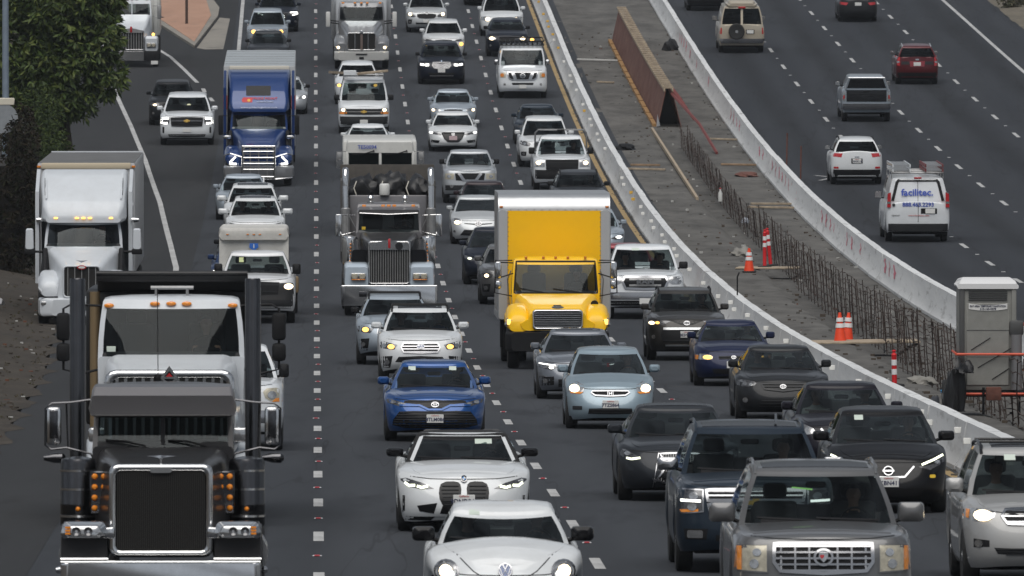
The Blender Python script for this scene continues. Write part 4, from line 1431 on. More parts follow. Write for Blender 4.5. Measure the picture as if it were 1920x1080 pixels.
def cab(root, col, half, belt, roof, yc, yh, yr, yb, bow=.16, wr=.93, low=.95, noback=False, glass=None, gtop=.9, trim=None, bulge=.02, side=None, seats=True, arch=.03, bowr=.12, rearglass=None):
    sp = dict(W=2 * half, H=roof, L=60, yc=yc, yh=yh, yr=yr, yb=yb, wb=1.0, wr=wr, bow=bow, bowr=bowr, rbow=.06, rbowr=.05, gtop=gtop, bulge=bulge, arch=arch, noback=noback,
              side=side or [(0, 'A'), (.06, 'sg'), (.60, 'B'), (.70, 'C'), (.85, 'C')])
    g, gl, _, _ = greenhouse(sp, lambda y: belt)
    me = g.mesh('cab_roof', 35); weld(me); finish(me, 35)
    link('cab_roof', me, col, root)
    for k, mb in gl.items():
        nm = 'windshield' if k == 'ws' else ('rear_window' if k == 'rg' else 'side_window')
        me = mb.mesh(nm, 60); weld(me); finish(me, 60)
        link(nm, me, (glass or GLASS), root)
    MB().hull([(yc + bow * .6, half * .96, half, low, belt + .03, .06), (yc + bow + .1, half, half, low, belt + .03, .06), (yb, half, half, low, belt + .03, .06)], 4).build('cab', col, root)
    if seats:
        for sx in (-1, 1):
            s_ = MB(); s_.rbox(-.27, .27, -.08, .1, -.3, .5, .07); s_.rbox(-.15, .15, -.05, .07, .5, .68, .05)
            s_.build('seat', trim or SEATG, root, (sx * half * .48, yc + 1.15, belt + .0), (-.12, 0, 0))
        t = MB(); t.tube([(.23 * cos(a), .12 * sin(a), .20 * sin(a)) for a in [2 * pi * k / 20 for k in range(21)]], .018, 6); t.rbox(-.2, .2, -.02, .02, -.03, .03, .02, 1)
        t.build('steering_wheel', BLACK, root, (half * .48, yc + .55, belt + .12))
    MB().rbox(-half * .95, half * .95, yc + bow * .8, yc + .42, belt - .1, belt + .10, .06).build('dashboard', trim or INTER, root)
    gb = MB(); gb.v = list(g.v); gb.f = list(g.f)
    for mb in gl.values(): gb.add(mb.v, mb.f)
    return Skinned(gb.bvh(), root, yc + 2, 1)
def hood(root, secs, col, name='hood', n=8):
    m = MB().hull(secs, n)
    m.build(name, col, root, ang=40)
    return m
def fender(root, sx, x0, x1, yc, r, z0, col, name='fender', nose=.35, zt_=None, rad=.2):
    """rounded wheel-arch fender lofted over the wheel between x0 and x1"""
    xm, hw = sx * (x0 + x1) / 2, (x1 - x0) / 2
    top = zt_ or [(-r - nose, z0 + .34), (-r - nose * .6, z0 + .46), (-r * .6, z0 + .60), (0, z0 + .66), (r * .6, z0 + .6), (r, z0 + .42)]
    secs = []
    for q in (-r - nose, -r - nose * .75, -r - nose * .35, -r, -r * .8, -r * .45, 0, .45 * r, .8 * r, r):
        zb = z0 + .02
        if abs(q) < r: zb = max(z0 + .02, .5 + sqrt(r * r - q * q) * .93)
        k = 1.0
        if q <= -r - nose * .99: k = .72
        elif q < -r - nose * .7: k = .93
        z1 = max(hermite(top, q), zb + .06)
        secs.append((yc + q, hw * k, hw * k * .93, zb, z1, rad))
    m = MB().hull(secs, 6)
    return m.build(name, col, root, (xm, 0, 0), ang=45)
def lamp(root, x, y, z, r, mat, name='marker_lamp', oval=1.0, parent=None):
    return MB().lathe([(r, .02), (r, -.01), (r * .6, -.03), (.001, -.035)], 12, 'y', (0, 0, 0)).build(name, mat, parent or root, (x, y, z)).__setattr__('scale', (oval, 1, 1))
def stack(root, x, y, z0, z1, r, mat, shield=None, tip=None):
    s_ = MB().lathe([(r, z0), (r, z1 - .02), (r * .93, z1), (r * .85, z1 - .01), (r * .85, z1 - .3)], 16, 'z', (x, y, 0)).build('exhaust_stack', mat, root)
    if shield: MB().lathe([(r * 1.5, shield[0]), (r * 1.5, shield[1]), (r * 1.05, shield[1] + .03)], 14, 'z', (x, y, 0)).build('heat_shield', shield[2], s_)
    if tip: MB().tube([(x, y, z1 - .28), (x, y, z1 - .05), (x, y + .08, z1 + .10), (x, y + .22, z1 + .14)], r * 1.04, 12).build('stack_tip', tip, s_)
def west_mirror(root, sx, xin, xc, y, z0, z1, mat, arm, w=.09, d=.05, spot=None):
    f = MB(); f.rbox(xc * sx - w, xc * sx + w, y, y + .09, z0, z1, d)
    o = f.build('side_mirror', mat, root)
    MB().rbox(xc * sx - w * .85, xc * sx + w * .85, y + .088, y + .096, z0 + .03, z1 - .03, .01, 1).build('mirror_glass', CHROME, o)
    for z in (z0 + .02, z1 - .02): MB().tube([(xin * sx, y + .2, z + (.1 if z < z1 - .1 else -.02)), (sx * (xc - .02), y + .05, z)], .016, 6).build('mirror_arm', arm, o)
    return o
def grille_box(root, half, z0, z1, y, surround, mesh=None, bars=0, barmat=None, sur_w=.08, r=.1, barw=.016, hbars=0, depth=.12, bow=.0, face=None):
    """flat upright grille: surround frame, dark core and bars"""
    outer = rrect(0, (z0 + z1) / 2, half, (z1 - z0) / 2, r)
    inner = rrect(0, (z0 + z1) / 2, half - sur_w, (z1 - z0) / 2 - sur_w, max(.02, r - sur_w * .5))
    m = MB()
    rings = [[(x, y + depth, z) for x, z in outer]]
    cz = (z0 + z1) / 2
    for k in range(9):                     # rounded bead so the frame picks up sky above and road below
        a = pi * k / 8
        t = (1 - cos(a)) / 2
        rings.append([(o1[0] + (i1[0] - o1[0]) * t, y + .05 - .05 * sin(a), o1[1] + (i1[1] - o1[1]) * t) for o1, i1 in zip(outer, inner)])
    rings.append([(x, y + depth, z) for x, z in inner])
    m.loft(rings, cap=False)
    g = m.build('grille_surround', surround, root, ang=50)
    MB().prism(inner, y + .045, y + depth).build('grille_mesh', mesh or MESHB, root)
    w = half - sur_w
    for k in range(bars):
        x = -w + 2 * w * (k + .5) / bars
        MB().box(x - barw / 2, x + barw / 2, y + .02, y + .05, z0 + sur_w, z1 - sur_w).build('grille_bar', barmat or DARKP, root)
    for k in range(hbars):
        z = z0 + sur_w + (z1 - z0 - 2 * sur_w) * (k + .5) / hbars
        MB().box(-w, w, y + .015, y + .05, z - barw, z + barw).build('grille_slat', barmat or DARKP, root)
    return g

# ---- dark long-nosed tractor at the bottom left
T = truck_root('tractor_truck', 'dark gunmetal long-nosed tractor truck with tall square grille, nearest at bottom left', -1.86, 141.0, 7, group='oncoming trucks')
MB().hull([(.0, 1.10, 1.10, .25, .685, .03), (.03, 1.165, 1.165, .24, .70, .04), (.26, 1.18, 1.18, .24, .70, .05)]).build('bumper', CHROME, T); MB().tube([(-1.17, .03, .70), (1.17, .03, .70)], .016, 8).build('bumper_bead', CHROME, T)
grille_box(T, .61, .74, 1.84, .34, CHROME, bars=46, barw=.006, barmat=simple('grille_wire', (.05, .048, .045), .5, .5), sur_w=.09, r=.10, depth=.25)
MB().hull([(.33, .13, .13, 1.735, 1.80, .03), (.36, .13, .13, 1.735, 1.80, .03)]).build('name_badge', CHROME, T)
hood(T, [(.45, .58, .52, .9, 1.82, .14), (1.2, .70, .62, .95, 1.90, .16), (2.25, .86, .78, 1.0, 1.98, .16)], GUN)
b = MB(); b.add([(-.17, 0, .04), (-.03, 0, .02), (0, -.02, -.01), (.03, 0, .02), (.17, 0, .04), (.03, .03, .045), (0, .06, .05), (-.03, .03, .045)], [(0, 1, 7), (1, 2, 6, 7), (2, 3, 5, 6), (3, 4, 5)]); b.box(-.012, .012, -.02, .03, -.06, .02)
b.build('hood_ornament', CHROME, T, (0, .45, 1.89))
for sx in (-1, 1):
    fender(T, sx, .60, 1.18, 1.15, .62, .62, GUN, nose=.12, zt_=[(-.74, .98), (-.6, 1.02), (-.3, 1.08), (0, 1.14), (.4, 1.12), (.62, 1.0)])
    MB().hull([(.40, .27, .27, .70, 1.02, .06), (.55, .28, .28, .68, 1.06, .08), (.75, .28, .28, .68, 1.1, .08)]).build('fender_nose', GUN, T, (sx * .90, 0, 0))
    MB().tube([(sx * .62, .36, .72), (sx * 1.18, .36, .72)], .022, 8).build('bumper_trim', CHROME, T)
    p = MB().hull([(.18, .22, .20, .98, 1.12, .06), (.24, .275, .255, .96, 1.165, .07), (.42, .27, .25, .96, 1.17, .08), (.6, .12, .12, .99, 1.1, .05)]).build('headlight', CHROME, T, (sx * .90, 0, 0))
    MB().hull([(.165, .185, .17, 1.00, 1.10, .05), (.2, .235, .215, .985, 1.135, .06)]).build('lens', LENS, p)
    for q, rr_ in ((-.09, .052), (.05, .052)): MB().lathe([(rr_, .03), (rr_, 0), (rr_ * .75, .012), (.001, .02)], 14, 'y', (0, 0, 0)).build('lamp', LENSD, p, (sx * q * -1, .148, 1.055))
    for q in (1.03, 1.065, 1.1): MB().box(sx * .19 - .03, sx * .19 + .03, .15, .17, q - .012, q + .012).build('turn_signal', AMBER, p)
    MB().rbox(sx * .60 - .06, sx * .60 + .06, .3, .45, .96, 1.1, .03).build('headlamp_bracket', CHROME, T)
    ac = MB().lathe([(.19, 1.04), (.215, 1.07), (.215, 1.30), (.218, 1.31), (.215, 1.32), (.215, 1.80), (.20, 1.85), (.06, 1.88)], 22, 'z', (sx * 1.0, 1.95, 0)).build('air_cleaner', STACKD, T, ang=50)
    for z in (1.16, 1.48, 1.70): MB().lathe([(.222, z), (.222, z + .025)], 20, 'z', (sx * 1.0, 1.95, 0)).build('cleaner_band', CHROME, ac)
    lpn = MB().rbox(sx * .745 - .115, sx * .745 + .115, 1.62, 1.66, 1.20, 1.72, .02, 1).build('light_panel', STACKD, T)
    for cx in (-.055, .055):
        for k in range(4): lamp(T, sx * .745 + cx, 1.60, 1.275 + k * .125, .038, AMBER, parent=lpn)
    lamp(T, sx * 1.0, 1.72, 1.26, .03, AMBER)
    stack(T, sx * 1.06, 4.6, .9, 3.95, .095, STACKD)
    m_ = MB().rbox(sx * 1.30 - .09, sx * 1.30 + .09, 2.3, 2.42, 2.0, 2.46, .045).build('side_mirror', CHROME, T)
    MB().rbox(sx * 1.30 - .05, sx * 1.30 + .05, 2.285, 2.31, 2.08, 2.42, .04).build('mirror_back', STACKD, m_)
    MB().tube([(sx * .80, 2.35, 2.55), (sx * 1.1, 2.33, 2.51), (sx * 1.32, 2.34, 2.50), (sx * 1.40, 2.34, 2.44), (sx * 1.40, 2.34, 2.0), (sx * 1.33, 2.34, 1.95), (sx * 1.15, 2.34, 1.97), (sx * .86, 2.3, 1.90), (sx * .80, 2.3, 1.78)], .014, 6).build('mirror_frame', STACKD, m_)
    MB().tube([(sx * 1.15, 2.34, 2.5), (sx * 1.13, 2.34, 1.98)], .013, 6).build('mirror_frame', STACKD, m_)
    MB().lathe([(.03, -.12), (.06, 0), (.065, .1), (.03, .14)], 12, 'x', (sx * 1.30, 2.34, 1.85)).build('spot_lamp', STACKD, m_)
    axle(T, 1.15, dual=False) if sx > 0 else None
    for z in (.42, .58): MB().lathe([(.035, 0), (.05, .05), (.03, .09)], 10, 'x', (sx * 1.20 - .04, .7, z)).build('lug_cap', CHROME, T)
cg = cab(T, GUN, .84, 1.96, 2.74, 2.25, 2.5, 3.5, 3.62, bow=.03, bowr=.02, wr=.95, low=1.0, gtop=.86, bulge=.005, arch=.01, trim=INTER, seats=False, glass=GLASST)
for sx in (-1, 1): MB().rbox(-.24, .24, -.08, .1, -.5, .05, .07).build('seat', SEATG, T, (sx * .42, 3.2, 1.98))
MB().box(-.025, .025, 2.27, 2.33, 1.98, 2.66).build('windshield_post', GUN, T, rot=(-.0, 0, 0))
MB().hull([(2.02, .80, .80, 2.34, 2.40, .02), (1.98, .86, .84, 2.36, 2.60, .03), (2.1, .88, .84, 2.40, 2.70, .05), (2.42, .84, .82, 2.62, 2.73, .04)]).build('sun_visor', CHAMP, T, ang=30)
for x0, x1 in ((-.68, -.2), (.06, .52)): MB().tube([(x0, 2.26, 2.06), ((x0 + x1) / 2, 2.22, 2.05), (x1, 2.2, 1.99)], .014, 5).build('wiper', BLACK, T)
MB().rbox(.66, .76, 2.33, 2.335, 2.02, 2.10, .004, 1).build('inspection_sticker', STICK, T)
chassis(T, .5, 7.0); axle(T, 5.3); axle(T, 6.5)
MB().rbox(-.55, .55, 5.2, 6.3, 1.05, 1.16, .04).build('fifth_wheel', BLACK, T)
for sx in (-1, 1): MB().lathe([(.3, 0), (.3, 1.3)], 18, 'y', (sx * .95, 2.7, .68)).build('fuel_tank', CHROME, T)

# ---- white short-hood dump truck behind it
T = truck_root('dump_truck', 'white dump truck with black body and diamond badge behind the nearest tractor', -2.13, 172.0, 9, group='oncoming trucks')
grille_box(T, .93, 1.05, 2.24, .0, CHROME, bars=13, barw=.045, barmat=CHROME, sur_w=.12, r=.16, depth=.3)
hood(T, [(.18, .98, .88, 1.0, 2.24, .2), (.9, 1.03, .90, 1.05, 2.34, .22), (1.95, 1.06, .95, 1.1, 2.42, .2)], TWHITE)
MB().hull([(-.15, 1.15, 1.15, .45, .95, .06), (.2, 1.2, 1.2, .45, .95, .06)]).build('bumper', CHROME, T)
bd = MB().prism([(0, 2.30), (.125, 2.13), (0, 1.96), (-.125, 2.13)], -.07, .0).build('diamond_badge', CHROME, T)
MB().prism([(0, 2.23), (.085, 2.13), (0, 2.03), (-.085, 2.13)], -.085, -.06).build('diamond_core', GLOSSB, bd); MB().prism([(0, 2.20), (.05, 2.145), (-.05, 2.145)], -.09, -.07).build('diamond_mark', REDL, bd)
MB().prism([(-.12, 2.145), (.12, 2.145), (.12, 2.115), (-.12, 2.115)], -.092, -.06).build('diamond_bar', CHROME, bd)
MB().lathe([(.045, 2.08), (.06, 2.13), (.045, 2.18)], 10, 'z', (-.16, -.03, 0)).build('hood_sensor', BLACK, T)
MB().tube([(-.16, -.03, 2.15), (-.17, .0, 3.4)], .006, 5).build('antenna', BLACK, T)
cg = cab(T, TWHITE, 1.06, 2.36, 3.28, 1.92, 2.28, 3.6, 3.75, bow=.26, wr=.93, low=1.0, gtop=.88, trim=INTER)
for x in (-.90, -.235, 0, .225, .89): MB().lathe([(.075, .03), (.07, -.02), (.001, -.035)], 14, 'y').build('marker_lamp', AMBER, T, (x, 2.24 + .12 * abs(x) ** 2, 3.155 - .035 * abs(x) ** 2)).scale = (1, 1, .45)
fr_ = MB(); fr_.tube([(-.30, 2.6, 3.38), (.32, 2.6, 3.38)], .028, 8)
for x in (-.22, .23): fr_.tube([(x, 2.6, 3.2), (x, 2.6, 3.38)], .024, 6)
fr_.build('roof_light_bar', STEEL, T)
for k in range(8): MB().rbox(-.88 + k * .23, -.74 + k * .23, 2.5, 3.4, 3.22, 3.265 - .02 * abs(k - 3.5) / 3.5, .015, 1).build('roof_rib', TWHITE, T)
MB().rbox(-.93, -.80, 2.05, 2.06, 2.46, 2.54, .004, 1).build('inspection_sticker', STICK, T, rot=(0, 0, 0))
BOXB = simple('black_dump_steel', (.010, .010, .011), .42, .2, noise=.3)
MB().rbox(-1.27, 1.27, 4.2, 9.2, 1.35, 3.33, .05).build('dump_body', BOXB, T)
MB().rbox(-1.10, 1.10, 3.3, 4.5, 3.45, 3.58, .03).build('cab_shield', BOXB, T); MB().rbox(-1.10, 1.10, 4.15, 4.25, 3.3, 3.56, .02).build('headboard', BOXB, T); MB().tube([(-1.1, 3.3, 3.58), (1.1, 3.3, 3.58)], .035, 8).build('shield_lip', BOXB, T)
for k in range(6): MB().box(-1.22 + k * .46, -1.14 + k * .46, 4.12, 4.2, 1.5, 3.3).build('body_rib', BOXB, T)
for sx in (-1, 1):
    fender(T, sx, .86, 1.2, 1.25, .66, .66, TWHITE, nose=.4)
    MB().rbox(sx * 1.0 - .16, sx * 1.0 + .16, .12, .3, 1.2, 1.42, .05).build('headlight', LENS, T)
    m_ = MB().rbox(sx * 1.56 - .10, sx * 1.56 + .10, 2.2, 2.36, 2.62, 3.02, .05).build('side_mirror', BLACK, T)
    MB().rbox(sx * 1.56 - .10, sx * 1.56 + .10, 2.2, 2.36, 2.32, 2.58, .05).build('spot_mirror', BLACK, m_)
    MB().tube([(sx * 1.0, 2.4, 3.12), (sx * 1.45, 2.32, 3.14), (sx * 1.56, 2.3, 3.08), (sx * 1.56, 2.3, 2.2), (sx * 1.3, 2.35, 2.14), (sx * 1.04, 2.4, 2.2)], .02, 6).build('mirror_frame', BLACK, m_)
    MB().tube([(sx * 1.13, 3.9, 1.1), (sx * 1.13, 3.9, 3.3)], .08, 10).build('exhaust_stack', BLACK if sx > 0 else simple('brass_stack', (.28, .2, .11), .5, .5), T)
axle(T, 1.25, dual=False); chassis(T, .3, 9); axle(T, 6.4); axle(T, 7.7)
seat_person(T, .5, 3.05, 2.05, True, 'dark', 'driver in dark clothes at the wheel of the white dump truck')

# ---- white aerodynamic tractor with box trailer on the shoulder lane
T = truck_root('tractor_trailer', 'white aerodynamic tractor with tall roof fairing and box trailer beside the ivy', -6.09, 312.2, 22, group='oncoming trucks')
m = hood(T, [(.0, .62, .50, .60, 1.48, .16), (.35, .78, .55, .58, 1.56, .2), (1.2, .96, .72, .7, 1.80, .22), (2.05, 1.04, .92, .9, 1.98, .2)], TWHITE)
grille_box(T, .50, .70, 1.55, -.05, TWHITE, bars=5, barw=.02, barmat=STEEL, sur_w=.05, r=.1, depth=.3)
MB().prism(disc(0, 1.50, .12, .055, 18), -.09, -.03).build('oval_badge', REDL, T); MB().prism(disc(0, 1.50, .09, .03, 16), -.1, -.05).build('badge_core', PLATE, T)
b = MB(); b.add([(-.16, 0, .06), (0, -.03, .0), (.16, 0, .06), (0, .05, .05)], [(0, 1, 3), (1, 2, 3)]); b.build('hood_ornament', CHROME, T, (0, .02, 1.62))
MB().hull([(-.12, .80, .80, .25, .66, .1), (.02, 1.08, 1.08, .22, .72, .12), (.5, 1.14, 1.14, .22, .72, .1)]).build('bumper', TWHITE, T); MB().rbox(-.3, .3, -.14, -.1, .38, .52, .02, 1).build('bumper_inset', BLACK, T)
for sx in (-1, 1):
    fender(T, sx, .50, 1.14, 1.15, .62, .72, TWHITE, nose=.45, rad=.24, zt_=[(-1.07, 1.02), (-.95, 1.16), (-.45, 1.32), (0, 1.40), (.4, 1.36), (.62, 1.2)])
    hl_ = MB().hull([(.16, .15, .12, .80, .92, .04), (.24, .24, .22, .77, .99, .05)]).build('headlight', LENSD, T, (sx * .84, 0, 0), (0, -sx * .22, 0))
    lamp(T, sx * .0, .17, .88, .07, LED_ON, 'lamp', parent=hl_); MB().rbox(sx * .17 - .05, sx * .17 + .05, .14, .2, .82, .98, .02, 1).build('turn_signal', AMBER_ON, hl_)
    MB().rbox(sx * .86 - .2, sx * .86 + .2, -.06, .02, .52, .62, .03).build('fog_lamp', LENS, T)
    MB().box(sx * .62, sx * 1.12, -.02, .04, .722, .745).build('bumper_seam', BLACK, T)
    mr = MB().hull([(2.0, .10, .09, 1.92, 2.42, .06), (2.12, .12, .10, 1.9, 2.46, .06)]).build('side_mirror', TWHITE, T, (sx * 1.40, 0, 0)); MB().rbox(-.14 * 1 , .14, 2.02, 2.14, 1.78, 1.92, .03).build('mirror_foot', BLACK, mr)
    MB().tube([(sx * 1.35, 2.08, 1.86), (sx * .98, 2.15, 1.84)], .035, 6).build('mirror_arm', BLACK, T)
    MB().hull([(1.25, .14, .05, 1.1, 1.3, .04), (2.1, .16, .06, 1.0, 1.95, .04)]).build('hood_vent', BLACK, T, (sx * .99, 0, 0))
    MB().hull([(2.95, .05, .05, 1.0, 3.4, .02), (4.9, .05, .05, 1.0, 3.95, .02)]).build('side_fairing', TWHITE, T, (sx * 1.22, 0, 0))
    MB().lathe([(.06, 0), (.075, .06), (.05, .2)], 10, 'x', (sx * 1.24, 2.9, 2.66)).build('air_horn', CHROME, T)
cg = cab(T, TWHITE, 1.02, 1.96, 2.72, 2.05, 2.5, 3.6, 3.7, bow=.34, bowr=.3, wr=.92, noback=True, gtop=.88)
MB().hull([(2.35, .98, .92, 2.60, 2.80, .1), (2.6, 1.10, 1.06, 2.60, 3.10, .14), (3.4, 1.14, 1.12, 2.6, 3.75, .16), (3.9, 1.14, 1.12, 2.6, 3.92, .12), (5.0, 1.14, 1.12, 1.1, 3.95, .1)]).build('roof_fairing', TWHITE, T, ang=40)
for sx in (-1, 1): MB().hull([(2.75, .02, .02, 3.2, 3.25, .005), (3.35, .05, .03, 2.85, 3.72, .01), (3.8, .03, .02, 2.9, 3.9, .005)]).build('fairing_groove', TWHITE, T, (sx * .78, -.05, .0), (0, sx * .06, 0)); MB().tube([(sx * 1.0, 2.5, 2.75), (sx * 1.02, 3.2, 3.75)], .008, 5).build('antenna', BLACK, T)
for x in (-.72, -.17, 0, .17, .72): MB().rbox(x - .05, x + .05, 2.28 + .06 * abs(x), 2.36, 2.70, 2.745, .01, 1).build('marker_lamp', AMBER_ON, T)
chassis(T, .4, 8); axle(T, 1.15, dual=False, hw=1.16); axle(T, 6.0); axle(T, 7.3)
for sx in (-1, 1): MB().rbox(sx * 1.12 - .06, sx * 1.12 + .06, 2.2, 6.5, .35, 1.05, .05).build('side_skirt', TWHITE, T)
tr = MB().rbox(-1.29, 1.29, 6.3, 22.4, 1.15, 4.08, .04).build('trailer_box', TRAILW, T)
MB().rbox(-1.18, 1.18, 6.25, 6.31, 3.93, 4.09, .02).build('front_rail', simple('cream_rail', (.55, .47, .34), .6), tr)
MB().box(-1.27, 1.27, 22.36, 22.43, 4.06, 4.12).build('rear_rail', TWHITE, tr); MB().box(-1.27, 1.27, 6.4, 22.3, 4.083, 4.088).build('roof_sheet', simple('roof_grey', (.12, .12, .12), .7, noise=.3, nscale=1.2), tr)
for x in (-1.25, 1.25): MB().rbox(x - .05, x + .05, 6.22, 6.3, 3.96, 4.02, .01, 1).build('marker_lamp', AMBERD, tr)
for k in range(9): MB().box(1.288, 1.296, 7.5 + k * 1.6, 7.54 + k * 1.6, 1.2, 4.0).build('panel_seam', STEEL, tr)
axle(T, 19.2, hw=1.28); axle(T, 20.5, hw=1.28)
seat_person(T, .48, 3.15, 1.62, True, 'dark', 'driver in dark clothes in the white aerodynamic tractor')

# ---- blue tractor with trailer
T = truck_root('tractor_trailer', 'deep blue tractor truck with chrome bull bar and lettered roof fairing', -2.04, 428.1, 22, group='oncoming trucks')
hood(T, [(.0, .72, .60, .62, 1.46, .2), (.4, .90, .66, .6, 1.56, .22), (1.2, 1.02, .78, .7, 1.78, .24), (2.05, 1.06, .96, .9, 1.96, .2)], TBLUE)
grille_box(T, .55, .62, 1.42, -.04, STEEL, hbars=5, barmat=STEEL, sur_w=.05, r=.08, depth=.2)
MB().hull([(-.12, .95, .95, .32, .70, .1), (.0, 1.2, 1.2, .30, .74, .12), (.5, 1.26, 1.26, .30, .74, .1)]).build('bumper', TGREY, T)
bb_ = MB().tube([(-.57, -.3, .32), (-.57, -.3, 1.45), (.57, -.3, 1.45), (.57, -.3, .32)], .045, 8).build('bull_bar', CHROME, T)
for z in (.36, .62, .83, 1.04, 1.26): MB().tube([(-.57, -.3, z), (.57, -.3, z)], .03, 8).build('bull_bar_rung', CHROME, bb_)
for x in (-.3, 0, .3): MB().tube([(x, -.29, .4), (x, -.29, 1.42)], .022, 6).build('bull_bar_upright', STEEL, bb_)
MB().tube([(-1.2, .0, .32), (-.6, -.2, .27), (.6, -.2, .27), (1.2, 0, .32)], .04, 8).build('lower_bar', CHROME, bb_)
for sx in (-1, 1):
    MB().tube([(sx * .57, -.3, 1.05), (sx * 1.0, -.2, 1.18), (sx * 1.2, .05, 1.12), (sx * 1.22, .1, .75)], .03, 6).build('side_hoop', CHROME, bb_)
    fender(T, sx, .55, 1.22, 1.15, .62, .74, TBLUE, nose=.42, rad=.24, zt_=[(-1.04, 1.08), (-.92, 1.2), (-.45, 1.34), (0, 1.42), (.4, 1.38), (.62, 1.2)])
    hl_ = MB().hull([(.15, .16, .10, .80, .98, .04), (.24, .25, .18, .76, 1.08, .06)]).build('headlight', LENSD, T, (sx * .92, 0, 0))
    MB().tube([(sx * -.10, .12, 1.06), (sx * .10, .12, .86), (sx * .12, .12, .82), (sx * -.13, .12, .80)], .035, 6).build('led_strip', LED_ON, hl_)
    MB().rbox(sx * .88 - .15, sx * .88 + .15, -.08, .0, .44, .60, .03).build('fog_recess', BLACK, T)
    west_mirror(T, sx, 1.0, 1.36, 2.0, 1.75, 2.46, BLACK, BLACK, .085, .05); MB().rbox(sx * 1.12 - .14, sx * 1.12 + .14, 1.5, 1.7, 1.62, 1.76, .05).build('hood_mirror', CHROME, T)
    MB().hull([(2.95, .05, .05, 1.0, 3.4, .02), (4.9, .05, .05, 1.0, 3.95, .02)]).build('side_fairing', TBLUE, T, (sx * 1.22, 0, 0))
    MB().hull([(1.3, .14, .05, 1.1, 1.35, .04), (2.1, .16, .06, 1.0, 1.92, .04)]).build('hood_vent', BLACK, T, (sx * 1.02, 0, 0))
cg = cab(T, TBLUE, 1.02, 1.93, 2.62, 2.05, 2.45, 3.6, 3.7, bow=.30, bowr=.26, wr=.95, noback=True, gtop=.86, trim=simple('pale_cab', (.30, .31, .30), .8))
FB = [(2.30, .98, .94, 2.56, 2.68, .06), (2.5, 1.08, 1.04, 2.56, 2.98, .14), (3.3, 1.10, 1.06, 2.6, 3.74, .16), (3.85, 1.12, 1.10, 2.6, 3.94, .12), (5.0, 1.16, 1.14, 1.1, 3.98, .1)]
fm = MB().hull(FB, 8); fm.build('roof_fairing', TBLUE, T, ang=40)
fs = Skinned(fm.bvh(), T, 5, 1)
fs.patch('fairing_window', GLOSSB, rrect(-.02, 3.30, .44, .17, .03), off=.006)
fs.patch('logo_patch', simple('logo_red', (.5, .02, .03), .5), [(-.62, 2.98), (-.56, 3.07), (-.22, 3.07), (-.24, 2.90), (-.58, 2.90)], off=.008)
fs.patch('logo_patch', simple('logo_yellow', (.7, .4, .03), .5), disc(-.36, 2.97, .06, .05, 10), off=.016)
for tx, sz, z_, mt, xx, s_ in (('PRIDE POINT', .15, 3.03, simple('logo_red', (.5, .02, .03), .5), .22, 1.0), ('LOGISTICS INC', .08, 2.92, simple('letter_pale', (.4, .45, .6), .5), .22, 1.1), ('www.pride-logisticst.com', .11, 2.72, simple('letter_pale', (.4, .45, .6), .5), .0, 1.15)):
    p_, _ = fs.hit(0, z_, 'front'); text('lettering', tx, sz, mt, T, (xx, p_.y - .03, z_), rx=-.78, sx=s_, bold=.002)
chassis(T, .4, 8); axle(T, 1.15, dual=False, hw=1.18); axle(T, 6.0); axle(T, 7.3)
tr = MB().rbox(-1.29, 1.29, 6.2, 22.3, 1.15, 4.06, .04).build('trailer_box', TRAILW, T); MB().rbox(-1.08, 1.08, 6.12, 6.22, 3.86, 4.07, .03).build('front_rail', simple('pale_rail', (.6, .57, .5), .6), tr)
MB().box(-1.27, 1.27, 6.3, 22.2, 4.062, 4.068).build('roof_sheet', simple('roof_pale', (.33, .36, .38), .6, noise=.15, nscale=.8), tr)
for k in range(6): MB().box(-1.26, 1.26, 8.0 + k * 2.5, 8.06 + k * 2.5, 4.066, 4.078).build('roof_seam', STEEL, tr)
axle(T, 19.2, hw=1.28); axle(T, 20.5, hw=1.28)
MB().box(-1.3, 1.3, 6.19, 6.23, 2.5, 3.0).build('trim_panel', simple('rust_stripe', (.35, .06, .04), .6), tr)

# ---- yellow rental box truck
T = truck_root('box_truck', 'bright yellow box truck with silver-edged cargo box in the middle lane', 5.47, 273.7, 9, group='oncoming trucks')
hm = hood(T, [(.05, .84, .66, .88, 1.30, .16), (.35, .98, .70, .88, 1.40, .2), (1.0, 1.02, .78, .95, 1.54, .2), (1.95, 1.02, .94, 1.0, 1.68, .16)], YELL)
grille_box(T, .58, .90, 1.36, -.03, CHROME, hbars=7, barmat=CHROME, barw=.013, sur_w=.055, r=.09, depth=.25, mesh=BLACK)
MB().prism(disc(0, 1.41, .14, .035, 14), -.02, .06).build('badge', CHROME, T); MB().rbox(-.09, .09, .3, .5, 1.42, 1.455, .02).build('hood_latch', DARKP, T)
MB().hull([(-.12, 1.05, 1.05, .42, .84, .08), (.1, 1.17, 1.17, .40, .86, .08), (.45, 1.18, 1.18, .40, .86, .06)]).build('bumper', BLACK, T); MB().rbox(-.4, .4, -.14, -.1, .50, .62, .02, 1).build('bumper_slot', DARKP, T)
